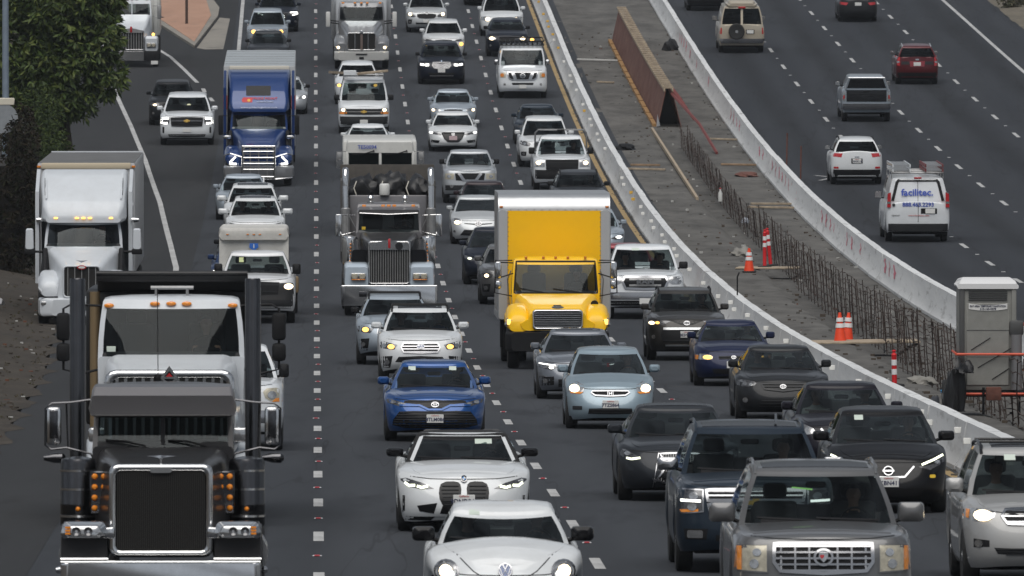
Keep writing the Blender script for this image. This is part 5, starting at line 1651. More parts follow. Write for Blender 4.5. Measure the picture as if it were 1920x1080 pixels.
for sx in (-1, 1):
    fender(T, sx, .58, 1.19, 1.05, .58, .84, YELL, nose=.40, rad=.24, zt_=[(-.98, 1.12), (-.85, 1.27), (-.4, 1.42), (0, 1.48), (.4, 1.45), (.6, 1.3)])
    hl_ = MB().hull([(.08, .15, .10, 1.0, 1.12, .04), (.2, .235, .2, .97, 1.18, .06)]).build('headlight', LENS, T, (sx * .92, 0, 0), (0, sx * .05, 0)); MB().rbox(sx * .13 - .045, sx * .13 + .045, .07, .14, 1.02, 1.15, .02).build('turn_signal', AMBER_ON, hl_)
    m_ = west_mirror(T, sx, .98, 1.32, 2.0, 2.02, 2.42, CHROME, BLACK, .075, .05); MB().rbox(sx * 1.32 - .07, sx * 1.32 + .07, 2.0, 2.1, 1.78, 1.98, .05).build('spot_mirror', CHROME, m_)
    MB().tube([(sx * 1.0, 2.2, 2.44), (sx * 1.38, 2.05, 2.44), (sx * 1.40, 2.05, 1.7), (sx * 1.0, 2.2, 1.62)], .016, 6).build('mirror_frame', BLACK, m_)
    MB().tube([(sx * 1.06, 2.5, 1.4), (sx * 1.1, 2.5, 2.0), (sx * 1.02, 2.4, 2.2)], .015, 6).build('grab_rail', STEEL, T)
MB().lathe([(.09, 0), (.09, .12), (.03, .14)], 12, 'y', (.86, .9, 1.46)).build('hood_mirror', BLACK, T)
cg = cab(T, YELL, 1.0, 1.64, 2.52, 1.92, 2.3, 3.6, 3.75, bow=.22, bowr=.12, wr=.95, gtop=.9, trim=simple('grey_cab', (.10, .10, .105), .8), glass=GLASST)
cg.band('windshield_seal', BLACK, [(-.955, 1.70), (.955, 1.70), (.90, 2.415), (-.90, 2.415)], .035, off=.012, depth=.01)
for x0, x1 in ((-.82, -.28), (-.06, .55)): cg.band('wiper', BLACK, [(x0, 1.80), (x1, 1.715)], .02, off=.03, depth=0, closed=False)
for x in (-.68, -.28, 0, .28, .68): MB().rbox(x - .03, x + .03, 2.32, 2.4, 2.47, 2.53, .012, 1).build('marker_lamp', AMBERD, T)
bx = empty('cargo_box', (0, 0, 0)); bx.parent = T
prof_ = [(4.0, 1.05), (4.0, 3.56), (4.03, 3.70), (4.12, 3.84), (4.28, 3.93), (4.5, 3.96), (9.6, 3.96), (9.6, 1.05)]
MB().prism(prof_, -1.29, 1.29, 'yz').build('box_shell', simple('box_alu', (.50, .51, .52), .35, .75, noise=.12, nscale=2), bx, ang=30)
MB().box(-1.07, 1.07, 3.965, 3.998, 1.06, 3.55).build('front_panel', YELL, bx)
for sx in (-1, 1):
    MB().hull([(3.94, .10, .10, 1.05, 3.56, .05), (4.02, .125, .125, 1.05, 3.56, .05)]).build('corner_post', simple('post_alu', (.62, .64, .66), .35, .7), bx, (sx * 1.18, 0, 0))
    MB().box(sx * 1.29 - .01, sx * 1.29 + .01, 4.3, 9.5, 1.05, 1.2).build('side_rail', ALU, bx)
    for k in range(9): MB().box(sx * 1.294 - .006, sx * 1.294 + .006, 4.5 + k * .6, 4.54 + k * .6, 1.2, 3.85).build('side_rib', STEEL, bx)
    for k in range(22): MB().lathe([(.012, 0), (.012, .01)], 6, 'y', (sx * 1.06, 3.955, 1.2 + k * .11)).build('rivet', STEEL, bx)
    MB().rbox(sx * 1.22 - .04, sx * 1.22 + .04, 3.97, 4.03, 3.62, 3.66, .01, 1).build('marker_lamp', AMBERD, bx)
for k in range(12): MB().lathe([(.014, 0), (.014, .012)], 6, 'y', (-1.0 + k * .18, 3.955, 3.57)).build('rivet', STEEL, bx)
chassis(T, .4, 9.4, .7); axle(T, 1.05, .49, False, 1.14); axle(T, 7.0, .49, True, 1.2); MB().rbox(-1.1, -.8, 3.2, 4.3, .5, .95, .04).build('fuel_tank', BLACK, T); MB().rbox(-1.22, -1.15, 5.6, 6.2, .35, 1.0, .02).build('mud_flap', BLACK, T)
seat_person(T, .5, 3.05, 1.30, True, 'dark', 'driver in dark clothes at the wheel of the yellow box truck')

# ---- grey long-nosed dump truck with ice-blue fenders
T = truck_root('dump_truck', 'dark grey long-nosed dump truck with pale blue fenders and chrome stacks', 1.93, 319.8, 9, group='oncoming trucks')
MB().hull([(.0, 1.22, 1.22, .29, .80, .03), (.03, 1.27, 1.27, .28, .81, .04), (.2, 1.28, 1.28, .28, .81, .04)]).build('bumper', CHROME, T); MB().tube([(-1.26, .02, .81), (1.26, .02, .81)], .02, 8).build('bumper_bead', CHROME, T); MB().rbox(-.80, -.60, -.02, .0, .52, .66, .04).build('bumper_lamp', STACKD, T)
for x in (-.35, -.12, .1, .35): lamp(T, x, .1, .84, .03, LENS, 'bumper_light')
grille_box(T, .56, .84, 2.0, .30, CHROME, bars=16, barw=.016, barmat=STEEL, sur_w=.05, r=.08, depth=.2)
MB().prism([(-.52, 1.76), (-.52, 1.93), (0, 2.02), (.52, 1.93), (.52, 1.76)], .28, .36).build('grille_crown', CHROME, T); MB().rbox(-.035, .035, .24, .31, 1.80, 2.06, .02).build('badge', REDL, T)
MB().lathe([(.10, 0), (.11, .02)], 16, 'y', (.26, .27, 1.86)).build('fan_port', STACKD, T)
hood(T, [(.42, .54, .50, .9, 1.98, .12), (1.3, .68, .62, .95, 2.08, .14), (2.55, .86, .78, 1.0, 2.18, .14)], GUN)
for sx in (-1, 1):
    MB().hull([(.22, .31, .29, .80, 1.30, .07), (.34, .335, .32, .78, 1.38, .1), (1.1, .34, .33, .78, 1.44, .12), (1.7, .34, .33, .78, 1.2, .1)]).build('fender', ICE, T, (sx * .87, 0, 0))
    hl_ = MB().rbox(sx * .82 - .20, sx * .82 + .20, .12, .3, .98, 1.15, .02).build('headlight', CHROME, T)
    for q in (-.1, .1): MB().rbox(sx * .82 + q - .08, sx * .82 + q + .08, .10, .13, 1.0, 1.13, .02, 1).build('lamp', LENSY, hl_)
    MB().rbox(sx * .82 - .18, sx * .82 + .18, .11, .14, .96, .985, .008, 1).build('turn_signal', AMBER, hl_)
    MB().lathe([(.19, 1.30), (.21, 1.34), (.21, 2.0), (.19, 2.06), (.05, 2.1)], 20, 'z', (sx * 1.04, 2.3, 0)).build('air_cleaner', CHROME, T)
    for k in range(6): lamp(T, sx * 1.02, 2.06, 1.42 + k * .09, .028, AMBER)
    MB().rbox(sx * 1.02 - .06, sx * 1.02 + .06, 2.0, 2.1, 1.30, 1.40, .02).build('turn_signal', AMBER_ON, T)
    MB().hull([(.9, .24, .20, 1.15, 1.75, .06), (2.0, .26, .22, 1.15, 2.0, .06)]).build('hood_side', GLOSSB, T, (sx * .78, 0, 0))
    stack(T, sx * 1.15, 4.75, .9, 3.65, .085, CHROME, (1.6, 2.75, STEEL), CHROME)
    m_ = west_mirror(T, sx, .9, 1.34, 2.6, 2.06, 2.66, CHROME, CHROME, .085, .03); MB().tube([(sx * .84, 2.7, 2.2), (sx * 1.1, 2.65, 2.7)], .015, 5).build('mirror_brace', STEEL, m_); MB().tube([(sx * 1.1, 2.62, 2.05), (sx * 1.1, 2.62, 2.68)], .015, 5).build('mirror_brace', STEEL, m_)
cg = cab(T, CHAMP, .88, 2.14, 2.98, 2.55, 2.75, 3.9, 4.0, bow=.03, bowr=.02, wr=.94, low=1.0, gtop=.70, bulge=.005, arch=.02, trim=simple('grey_cab2', (.16, .165, .16), .8), glass=GLASST)
MB().hull([(2.42, .80, .80, 2.66, 2.70, .015), (2.4, .82, .80, 2.68, 2.78, .02), (2.7, .84, .80, 2.78, 2.86, .03)]).build('sun_visor', CHAMP, T, ang=30); MB().tube([(-.78, 2.40, 2.69), (0, 2.36, 2.655), (.78, 2.40, 2.69)], .012, 5).build('visor_edge', CHROME, T)
for x in (-.66, -.15, 0, .15, .66): MB().rbox(x - .05, x + .05, 2.72, 2.85, 2.82, 2.91, .02).build('marker_lamp', AMBER, T)
for x in (-.48, .44): MB().lathe([(.10, 2.9), (.10, 2.98), (.05, 3.0), (.05, 3.06), (.09, 3.08), (.06, 3.15)], 14, 'z', (x, 3.0, 0)).build('roof_beacon', CHROME, T)
for x0, x1, z_ in ((-.25, .05, 2.24), (-.02, .28, 2.33)): MB().tube([(x0, 2.55, z_), (x1, 2.52, z_ - .05)], .012, 5).build('wiper', BLACK, T)
MB().rbox(-.72, -.62, 2.585, 2.59, 2.24, 2.32, .004, 1).build('inspection_sticker', simple('yellow_sticker', (.75, .5, .04), .5), T)
MB().rbox(-1.05, 1.05, 4.9, 5.0, 1.3, 3.12, .04).build('headboard', CHAMP, T)
bxg = simple('dump_grey', (.09, .085, .08), .6, .3, noise=.3)
MB().rbox(-1.28, -1.20, 5.0, 9.3, 1.3, 3.5, .02).build('dump_side', bxg, T); MB().rbox(1.20, 1.28, 5.0, 9.3, 1.3, 3.5, .02).build('dump_side', bxg, T); MB().rbox(-1.2, 1.2, 5.0, 9.3, 1.2, 1.32, .02).build('dump_floor', bxg, T); MB().rbox(-1.28, 1.28, 9.3, 9.38, 1.3, 3.86, .02).build('tailgate', simple('brown_gate', (.055, .048, .04), .7, noise=.3), T)
chassis(T, .4, 9.2); axle(T, 1.2, dual=False, hw=1.2); axle(T, 6.5, hw=1.26); axle(T, 7.8, hw=1.26)
TARP = simple('black_tarp', (.008, .008, .009), .45, noise=.4, nscale=4)
M_ = Matrix.LocRotScale(T.location, T.rotation_euler, None)
for i, (x, sx_, sz, lb) in enumerate(((-.66, .48, .42, 'black rubble sack in the grey dump truck, leftmost of three'), (.06, .50, .50, 'black rubble sack in the grey dump truck, middle of three'), (.74, .46, .40, 'black rubble sack in the grey dump truck, rightmost of three'))):
    bm_ = bmesh.new(); bmesh.ops.create_icosphere(bm_, subdivisions=3, radius=1)
    r_ = random.Random(40 + i)
    ph = [r_.uniform(0, 6) for _ in range(6)]
    for v in bm_.verts:
        q = v.co.normalized(); k = 1 + .20 * sin(5 * q.x + ph[0]) * sin(5 * q.z + ph[1]) + .13 * sin(8 * q.x + 7 * q.y + ph[2]) + .07 * sin(17 * q.x - 11 * q.z + ph[3])
        v.co = Vector((q.x * sx_ * k, q.y * .55 * k, max(-.45, q.z * sz * k)))
    sk = MB().bm(bm_).build('rubble_sack', TARP, None, M_ @ Vector((x, 5.7, 3.2)), T.rotation_euler, ang=60)
    tag(sk, lb, 'sack', 'sacks in the dump truck')
    MB().tube([(-.4 * sx_, -.52, -.1), (-.55 * sx_, -.50, .1), (-.4 * sx_, -.35, .28)], .018, 5).build('tie_strap', simple('pale_strap', (.5, .48, .42), .8), sk)
pl_ = MB().lathe([(.13, 0), (.14, .03), (.14, .26), (.12, .3), (.10, .31)], 16).build('plastic_pail', simple('pail_white', (.6, .6, .58), .5), None, M_ @ Vector((-.10, 4.82, 3.12)), T.rotation_euler)
tag(pl_, 'white plastic pail in front of the black rubble sacks', 'pail')
seat_person(T, .42, 3.5, 1.72, True, 'grey', 'driver in grey in the dark grey dump truck')

# ---- flat-fronted white truck
T = truck_root('cabover_truck', 'flat-fronted white truck with two square windshields and top-mounted wipers', 2.06, 388.0, 8, group='oncoming trucks')
CW = paint('cabover_white', (.62, .62, .59), 0, .4, .4, .2)
hw_ = 1.10
MB().hull([(.0, hw_ - .03, hw_ - .03, .55, 2.16, .06), (.06, hw_, hw_, .5, 2.16, .06), (2.2, hw_, hw_, .5, 2.16, .06)], 4).build('cab', CW, T)
MB().hull([(.02, hw_ - .06, hw_ - .08, 2.68, 3.02, .05), (.08, hw_, hw_ - .04, 2.67, 3.06, .06), (2.2, hw_, hw_ - .04, 2.67, 3.06, .06)], 4).build('cab_roof', CW, T)
for x in (-hw_ + .04, 0, hw_ - .04): MB().rbox(x - .045, x + .045, .03, .14, 2.12, 2.72, .02).build('pillar', CW, T)
for sx in (-1, 1):
    MB().rbox(sx * .53 - .47, sx * .53 + .47, .06, .075, 2.17, 2.67, .006, 1).build('windshield', GLASS, T)
    MB().tube([(sx * .53 + .32, -.02, 2.74), (sx * .53 + .05, -.03, 2.66), (sx * .53 - .38, -.02, 2.62)], .018, 5).build('wiper', BLACK, T)
    MB().lathe([(.03, 0), (.03, .06)], 8, 'y', (sx * .53 + .32, -.03, 2.74)).build('wiper_pivot', BLACK, T)
    f_ = MB().tube([(sx * 1.1, .1, 2.72), (sx * 1.40, .0, 2.72), (sx * 1.40, .0, 2.2), (sx * 1.1, .1, 2.1)], .014, 5).build('mirror_frame', STEEL, T)
    MB().rbox(sx * 1.32 - .09, sx * 1.32 + .09, .0, .06, 2.45, 2.70, .02).build('side_mirror', STEEL, f_); MB().lathe([(.11, 0), (.10, .05), (.02, .09)], 14, 'y', (sx * 1.30, -.04, 2.34)).build('round_mirror', CHROME, f_)
    MB().rbox(sx * .8 - .2, sx * .8 + .2, -.04, .02, .8, 1.0, .03).build('headlight', LENS, T); MB().box(sx * 1.08, sx * 1.10, .5, 1.4, 2.2, 2.6).build('side_glass', GLOSSB, T)
MB().rbox(-1.05, 1.05, .9, 2.15, 1.9, 2.66, .05).build('cab_back', simple('teal_cab', (.12, .16, .155), .9), T)
text('unit_number', 'TE50094', .17, simple('lettering_blue', (.03, .07, .38), .5), T, (-.42, -.035, 2.86), bold=.003)
MB().hull([(-.1, 1.1, 1.1, .35, .7, .05), (.1, 1.15, 1.15, .35, .7, .05)]).build('bumper', DARKP, T); grille_box(T, .6, 1.1, 1.9, -.02, CW, hbars=5, sur_w=.04, r=.05, depth=.1)
MB().rbox(-1.2, 1.2, 2.5, 8.5, 1.1, 3.0, .08).build('body_box', CW, T); chassis(T, .3, 8.4); axle(T, 1.1, dual=False, hw=1.15); axle(T, 6.6, hw=1.2)

# ---- grey tractor with a white box at the top
T = truck_root('box_truck', 'grey aerodynamic truck with lit headlamps and white cargo box at the top', 1.99, 523.7, 12, group='oncoming trucks')
hood(T, [(.0, .72, .60, .7, 1.52, .18), (.4, .84, .62, .66, 1.62, .2), (1.2, .98, .74, .7, 1.84, .22), (2.1, 1.02, .92, .9, 2.02, .2)], TGREY)
grille_box(T, .62, .84, 1.62, -.05, CHROME, bars=2, barw=.05, barmat=CHROME, sur_w=.05, r=.08, depth=.25); MB().rbox(-.07, .07, -.1, .0, 1.54, 1.72, .03).build('badge', CHROME, T); MB().box(-.05, .05, -.08, -.02, .86, 1.56).build('grille_post', simple('bronze_post', (.2, .15, .13), .5, .4), T)
MB().hull([(-.14, 1.0, 1.0, .42, .76, .06), (.0, 1.18, 1.18, .40, .80, .08), (.5, 1.2, 1.2, .40, .80, .06)]).build('bumper', paint('pale_bumper', (.52, .52, .50), .2, .35), T); MB().rbox(-.25, .25, -.17, -.12, .64, .70, .01, 1).build('bumper_slot', BLACK, T); MB().rbox(-.10, .10, -.17, -.12, .46, .56, .01, 1).build('tow_slot', BLACK, T)
for sx in (-1, 1):
    fender(T, sx, .55, 1.2, 1.15, .62, .78, TGREY, nose=.42, rad=.24, zt_=[(-1.04, 1.14), (-.92, 1.25), (-.45, 1.4), (0, 1.46), (.4, 1.4), (.62, 1.25)])
    hl_ = MB().hull([(.15, .16, .10, .86, 1.02, .04), (.24, .24, .18, .82, 1.12, .06)]).build('headlight', LENS, T, (sx * .95, 0, 0)); lamp(T, sx * .06, .14, .96, .11, WARM_ON, 'lamp', parent=hl_)
    MB().rbox(sx * 1.45 - .10, sx * 1.45 + .10, 2.1, 2.25, 1.75, 2.42, .05).build('side_mirror', paint('mirror_white', (.6, .6, .58)), T); MB().tube([(sx * 1.4, 2.15, 1.95), (sx * 1.0, 2.2, 1.9)], .03, 6).build('mirror_arm', BLACK, T); MB().tube([(sx * 1.4, 2.15, 2.05), (sx * 1.0, 2.2, 2.0)], .03, 6).build('mirror_arm', BLACK, T)
cg = cab(T, TGREY, 1.02, 2.0, 2.86, 2.1, 2.5, 3.7, 3.85, bow=.28, bowr=.2, wr=.94, noback=True, gtop=.80)
for x in (-.8, -.28, 0, .26, .82): MB().rbox(x - .06, x + .06, 2.35, 2.46, 2.76, 2.83, .02).build('marker_lamp', AMBER, T)
bx = MB().rbox(-1.3, 1.3, 4.2, 12.2, 1.1, 4.0, .05).build('cargo_box', TWHITE, T); MB().rbox(-1.3, -1.12, 4.15, 4.25, 1.1, 3.98, .02).build('corner_post', ALU, bx); MB().rbox(1.12, 1.3, 4.15, 4.25, 1.1, 3.98, .02).build('corner_post', ALU, bx)
chassis(T, .4, 12); axle(T, 1.15, dual=False, hw=1.18); axle(T, 8.6, hw=1.24); axle(T, 9.9, hw=1.24)

# ---- white long-nosed truck coming down the ramp
T = truck_root('tractor_truck', 'white long-nosed truck with dark barred grille on the ramp behind the tree', -8.05, 525.5, 9, group='oncoming trucks')
MB().hull([(.0, 1.15, 1.15, .30, .70, .03), (.2, 1.18, 1.18, .30, .72, .04)]).build('bumper', CHROME, T); MB().rbox(.55, 1.2, -.03, .05, .30, .73, .04).build('bumper_end', BLACK, T); plate(T, 1.02, -.06, .22)
grille_box(T, .56, .74, 1.62, .30, CHROME, bars=9, barw=.03, barmat=STEEL, sur_w=.05, r=.06, depth=.2); MB().prism([(-.5, 1.5), (-.5, 1.60), (0, 1.72), (.5, 1.60), (.5, 1.5)], .27, .33).build('grille_crown', STEEL, T); MB().rbox(-.05, .05, .22, .3, 1.52, 1.78, .02).build('badge', REDL, T)
hood(T, [(.42, .58, .54, .8, 1.62, .12), (1.3, .72, .68, .9, 1.85, .14), (2.5, .86, .80, 1.0, 2.2, .14)], TWHITE)
for sx in (-1, 1):
    MB().hull([(.22, .26, .24, .72, 1.25, .06), (.34, .29, .28, .70, 1.36, .1), (1.7, .30, .29, .75, 1.3, .1)]).build('fender', TWHITE, T, (sx * .88, 0, 0))
    hl_ = MB().rbox(sx * .88 - .21, sx * .88 + .21, .14, .3, .88, 1.08, .02).build('headlight', CHROME, T)
    for q in (-.1, .1): MB().rbox(sx * .88 + q - .08, sx * .88 + q + .08, .12, .15, .91, 1.05, .02, 1).build('lamp', LENSY, hl_)
    lamp(T, sx * .96, .6, 1.42, .07, AMBER_ON); west_mirror(T, sx, .9, 1.2, 2.6, 2.0, 2.6, STEEL, STEEL)
    MB().rbox(sx * 1.02 - .08, sx * 1.02 + .08, 3.9, 4.1, 1.2, 3.2, .03).build('grab_rack', CW, T)
cg = cab(T, TWHITE, .86, 2.16, 2.86, 2.5, 2.7, 3.8, 3.9, bow=.03, bowr=.02, wr=.95, low=1.0, gtop=.84, bulge=.005)
MB().box(-.025, .025, 2.52, 2.6, 2.18, 2.8).build('windshield_post', TWHITE, T)
for x in (-.66, -.2, 0, .2, .66): MB().rbox(x - .06, x + .06, 2.72, 2.84, 2.84, 2.92, .02).build('marker_lamp', REDL if abs(x) < .3 else AMBERD, T)
chassis(T, .4, 9); axle(T, 1.2, dual=False); axle(T, 6.6); axle(T, 7.9); MB().rbox(-1.2, 1.2, 4.4, 9, 1.2, 3.0, .05).build('body_box', CW, T)
# ------------------------------------------------------------------ colours
SILVER = paint('silver', (0.42, 0.44, 0.46), 0.45, 0.34)
SILVERB = paint('blue_silver', (0.33, 0.38, 0.43), 0.4, 0.34)
SILVERD = paint('dusty_silver', (0.36, 0.36, 0.355), 0.35, 0.4)
BLUE = paint('royal_blue', (0.0, 0.055, 0.22), 0.45, 0.28, .9)
PALEBLUE = paint('pale_blue', (0.25, 0.325, 0.375), 0.35, 0.32)
NAVY = paint('navy', (0.006, 0.011, 0.042), 0.15, 0.3, .35)
NIGHT = paint('dark_navy', (0.006, 0.009, 0.018), 0.1, 0.28, .35)
CHAR = paint('charcoal', (0.012, 0.013, 0.015), 0.15, 0.32, .35)
GRAPH = paint('graphite', (0.020, 0.023, 0.028), 0.25, 0.32, .35)
SLATE = paint('slate_blue_grey', (0.016, 0.026, 0.040), 0.3, 0.30, .45)
PEWTER = paint('pewter', (0.125, 0.126, 0.128), 0.5, 0.34)
BROWNG = paint('brown_grey', (0.040, 0.037, 0.034), 0.4, 0.34)
INK = paint('black', (0.004, 0.004, 0.005), 0.0, 0.28, .35)
PLUM = paint('plum_black', (0.007, 0.006, 0.011), 0.1, 0.28, .35)
MAROON = paint('maroon_grey', (0.022, 0.010, 0.013), 0.2, 0.32)
REDP = paint('dark_red', (0.075, 0.005, 0.008), 0.2, 0.28)
REDB = paint('red', (0.25, 0.02, 0.03), 0.2, 0.3)
PEARL = paint('pearl_white', (0.64, 0.66, 0.67), 0.05, 0.3)
TAN = paint('beige', (0.42, 0.37, 0.29), 0.25, 0.36)
SIL2 = paint('light_silver', (0.50, 0.52, 0.53), 0.35, 0.36)
GRP = dict(l0='oncoming cars in the lane beside the trucks', lm='cars in the lane left of the leftmost dashes', l1='oncoming cars in the middle lane', l2='oncoming cars in the lane along the white barrier', r='vehicles driving away', ramp='vehicles on the merging ramp')
CH = [(0, .36), (.3, .28), (.55, .24)]

# ---- lane beside the trucks, from near to far
c = make_car('hatch', 'compact_car', 'white rounded compact car with black mirrors at the bottom of the picture', 'car', GRP['l0'], 2.12, 137.0, PEARL,
  dict(L=4.28, W=1.81, H=1.49, a=1.15, n=2.1, top=[(0, .50), (.10, .62), (.3, .76), (.7, .92), (1.2, 1.0), (2.2, 1.0), (3.6, 1.0), (4.1, .92), (4.28, .8)], fo=[(0, .1), (.2, .0), (.45, .02), (.7, .1), (.85, .2), (1, .38)],
    yc=1.28, yh=1.92, yr=3.0, yb=4.0, wb=.84, wr=.64, arch=.10, bow=.36, mw=1.35, mh=1.15, crown=.10, gtop=.9), mirror=GLOSSB, rim=ALU)
lights(c, disc(.74, .74, .135 / .905, .125, 16), LENS, [(.75, .74, .075, .075, WARM_ON), (.68, .71, .03, .03, LED_ON)], rnd=0, frame=TRIM)
badge(c, 'vw', .755, .075)
for sx in (1, -1): c['fr'].band('hood_edge', DARKP, [(sx * x * .905, z) for x, z in ((.70, .985), (.60, .92), (.50, .83), (.40, .74), (.26, .665), (.12, .64), (0, .635))], .012, off=.003, depth=0, closed=False)
c['fr'].band('bumper_seam', DARKP, [(-.9 * .905, .56), (-.4 * .905, .52), (.4 * .905, .52), (.9 * .905, .56)], .012, off=.003, depth=0, closed=False)
opening(c, [(0, .34), (.55, .33), (.6, .27), (0, .25)], 'lower_grille', slats=2)
sticker(c, -.33, 1.36, .12, .06)
people(c, ('grey', 'grey-haired person in dark glasses driving the white rounded compact car', 'grey', True), ('dark', 'passenger in dark clothes and cap in the white rounded compact car'))
MB().rbox(-.3, .3, -.01, .01, -.07, .07, .02, 1).build('parcel_shelf', simple('pale_shelf', (.3, .3, .3), .8), c['root'], (0, 3.2, 1.06))

c = make_car('sedan', 'convertible_car', 'white convertible sports car with black soft top and big twin black grille', 'car', GRP['l0'], 2.05, 169.5, PEARL,
  dict(L=4.79, W=1.89, H=1.39, roofmat=simple('black_soft_top', (.012, .012, .013), .9, noise=.3), gc=.15, a=.9, n=2.8, wb=.86, wr=.68, bow=.30, gtop=.94, yc=1.42, yh=2.12, yr=2.9, yb=3.95, mw=1.25, mh=.85,
   top=[(0, .62), (.10, .72), (.30, .79), (.75, .87), (1.4, .94), (2.2, .96), (3.6, .99), (4.4, 1.02), (4.79, .96)]), mirror=GLOSSB, rim=DARKP)
c['gr'].band('windshield_frame', PEARL, [(-.77 * .945, .97), (-.60 * .945, 1.33), (.60 * .945, 1.33), (.77 * .945, .97)], .05, off=.012, depth=.02, closed=False)
for sx in (1, -1):
    q = sc(c, [(.035, .66), (.10, .725), (.33, .715), (.38, .60), (.36, .44), (.24, .30), (.10, .34), (.05, .48)])
    q = q if sx > 0 else [(-x, z) for x, z in reversed(q)]
    o = c['fr'].patch('kidney_grille', GLOSSB, chaikin(q, 1), off=.006)
    for k in range(6):
        z = .40 + k * .052
        c['fr'].band('grille_slat', DARKP, [(sx * .08 * .945, z), (sx * (.34 - abs(k - 4) * .012) * .945, z)], .012, off=.02, depth=0, closed=False, parent=o)
lights(c, [(.45, .62), (.62, .61), (.80, .64), (.97, .745), (.86, .765), (.62, .70)], LENSD, [], rnd=0)
strip_leds(c, [(.54, .655), (.63, .635), (.70, .655)], .035, LEDY_ON); strip_leds(c, [(.73, .665), (.82, .66), (.88, .70)], .035, LEDY_ON)
opening(c, [(0, .36), (.32, .38), (.36, .27), (0, .24)], 'lower_grille', GLOSSB)
for sx in (1, -1):
    q = [(.40, .42), (.70, .38), (.66, .30), (.45, .27)]
    c['fr'].patch('air_intake', GLOSSB, [(sx * x * .945, z) for x, z in (q if sx > 0 else q[::-1])], off=.006)
    q = [(.88, .52), (.915, .52), (.915, .28), (.88, .30)]
    c['fr'].patch('air_curtain_slot', GLOSSB, [(sx * x * .945, z) for x, z in (q if sx > 0 else q[::-1])], off=.006)
lower(c, .17, .225, .93, GLOSSB, 'front_splitter')
badge(c, 'bmw', .762, .042); fplate(c, .46, '9DND846')
sticker(c, .30, 1.235, .24, .065)
people(c, ('dark', 'driver in dark clothes in the white convertible sports car'))

c = make_car('sedan', 'sedan_car', 'bright blue sedan with a wide black lower grille', 'car', GRP['l0'], 2.12, 217.3, BLUE, dict(mw=1.1), rim=ALU)
lights(c, [(.52, .665), (.70, .64), (.93, .70), (.97, .775), (.86, .765), (.66, .715)], LENSD, [(.82, .715, .05, .028, LENS), (.68, .69, .045, .022, LENS)], rnd=0)
opening(c, [(0, .76), (.24, .74), (.6, .735), (.62, .70), (.30, .675), (.13, .60), (0, .59)], 'upper_grille', GLOSSB, slats=3)
c['fr'].band('trim_bar', BLUE, [(-.70 * .92, .66), (-.3 * .92, .66), (-.13 * .92, .585), (.13 * .92, .585), (.3 * .92, .66), (.70 * .92, .66)], .035, off=.02, depth=.01, closed=False)
opening(c, [(0, .55), (.42, .56), (.70, .545), (.82, .40), (.84, .30), (.6, .25), (0, .245)], 'lower_grille', GLOSSB, slats=7, slat_mat=DARKP)
badge(c, 'toyota', .675, .052); fplate(c, .42, '8TLM086')
for x in (-.4, .38): visor(c, x, 1.30, .3, .10)
sticker(c, -.40, 1.29, .13, .07); sticker(c, .34, 1.29, .13, .07)
people(c, ('dark', 'driver in dark clothes in the bright blue sedan'))

c = make_car('suv', 'wagon_car', 'white wagon with black roof rails and lit amber headlamps', 'car', GRP['l0'], 2.25, 261.7, PEARL, dict(H=1.66, W=1.84, L=4.8, mw=1.2, chin=CH), rim=ALU)
lights(c, [(.55, .84), (.62, .74), (.94, .76), (.99, .90), (.86, .91)], LENSD, [(.70, .80, .075, .05, AMBER_ON), (.86, .82, .05, .045, LENS)], rnd=0)
opening(c, [(0, .90), (.40, .88), (.46, .79), (.40, .68), (0, .665)], 'grille', BLACK, slats=4, frame=TRIM, slat_mat=TRIM, sw=.022)
badge(c, 'subaru', .81, .055)
opening(c, [(0, .60), (.52, .58), (.6, .47), (0, .45)], 'lower_grille', slats=2)
fogs(c, .80, .46, .06, [(.66, .60), (.97, .58), (.99, .34), (.72, .34)])
rails(c, BLACK, 2); sunroof(c)
people(c, ('blue', 'driver in blue holding a phone in the white wagon'), ('dark', 'passenger in dark clothes in the white wagon', 'long'))

c = make_car('suv', 'crossover_car', 'silver crossover with black mirrors just in front of the grey dump truck', 'car', GRP['l0'], 1.80, 277.2, SILVERB, dict(H=1.62, W=1.80, L=4.45, chin=CH), mirror=BLACK)
lights(c, [(.55, .84), (.64, .74), (.95, .77), (.98, .89), (.86, .91)], LENSD, [(.76, .82, .075, .055, AMBER_ON)], rnd=0)
opening(c, [(0, .88), (.42, .87), (.45, .74), (.38, .68), (0, .67)], 'grille', BLACK, slats=2, frame=TRIM)
fogs(c, .82, .48, .05, [(.66, .62), (.97, .60), (.99, .34), (.70, .34)]); rails(c, BLACK, 2)

c = make_car('sedan', 'sedan_car', 'white sedan roof showing behind the flat-fronted white truck', 'car', GRP['l0'], 1.92, 445.0, WHITE, near=False)
lights(c, [(.5, .66), (.93, .68), (.97, .76), (.62, .73)], LENSD, rnd=0); opening(c, [(0, .7), (.4, .68), (.3, .5), (0, .48)])

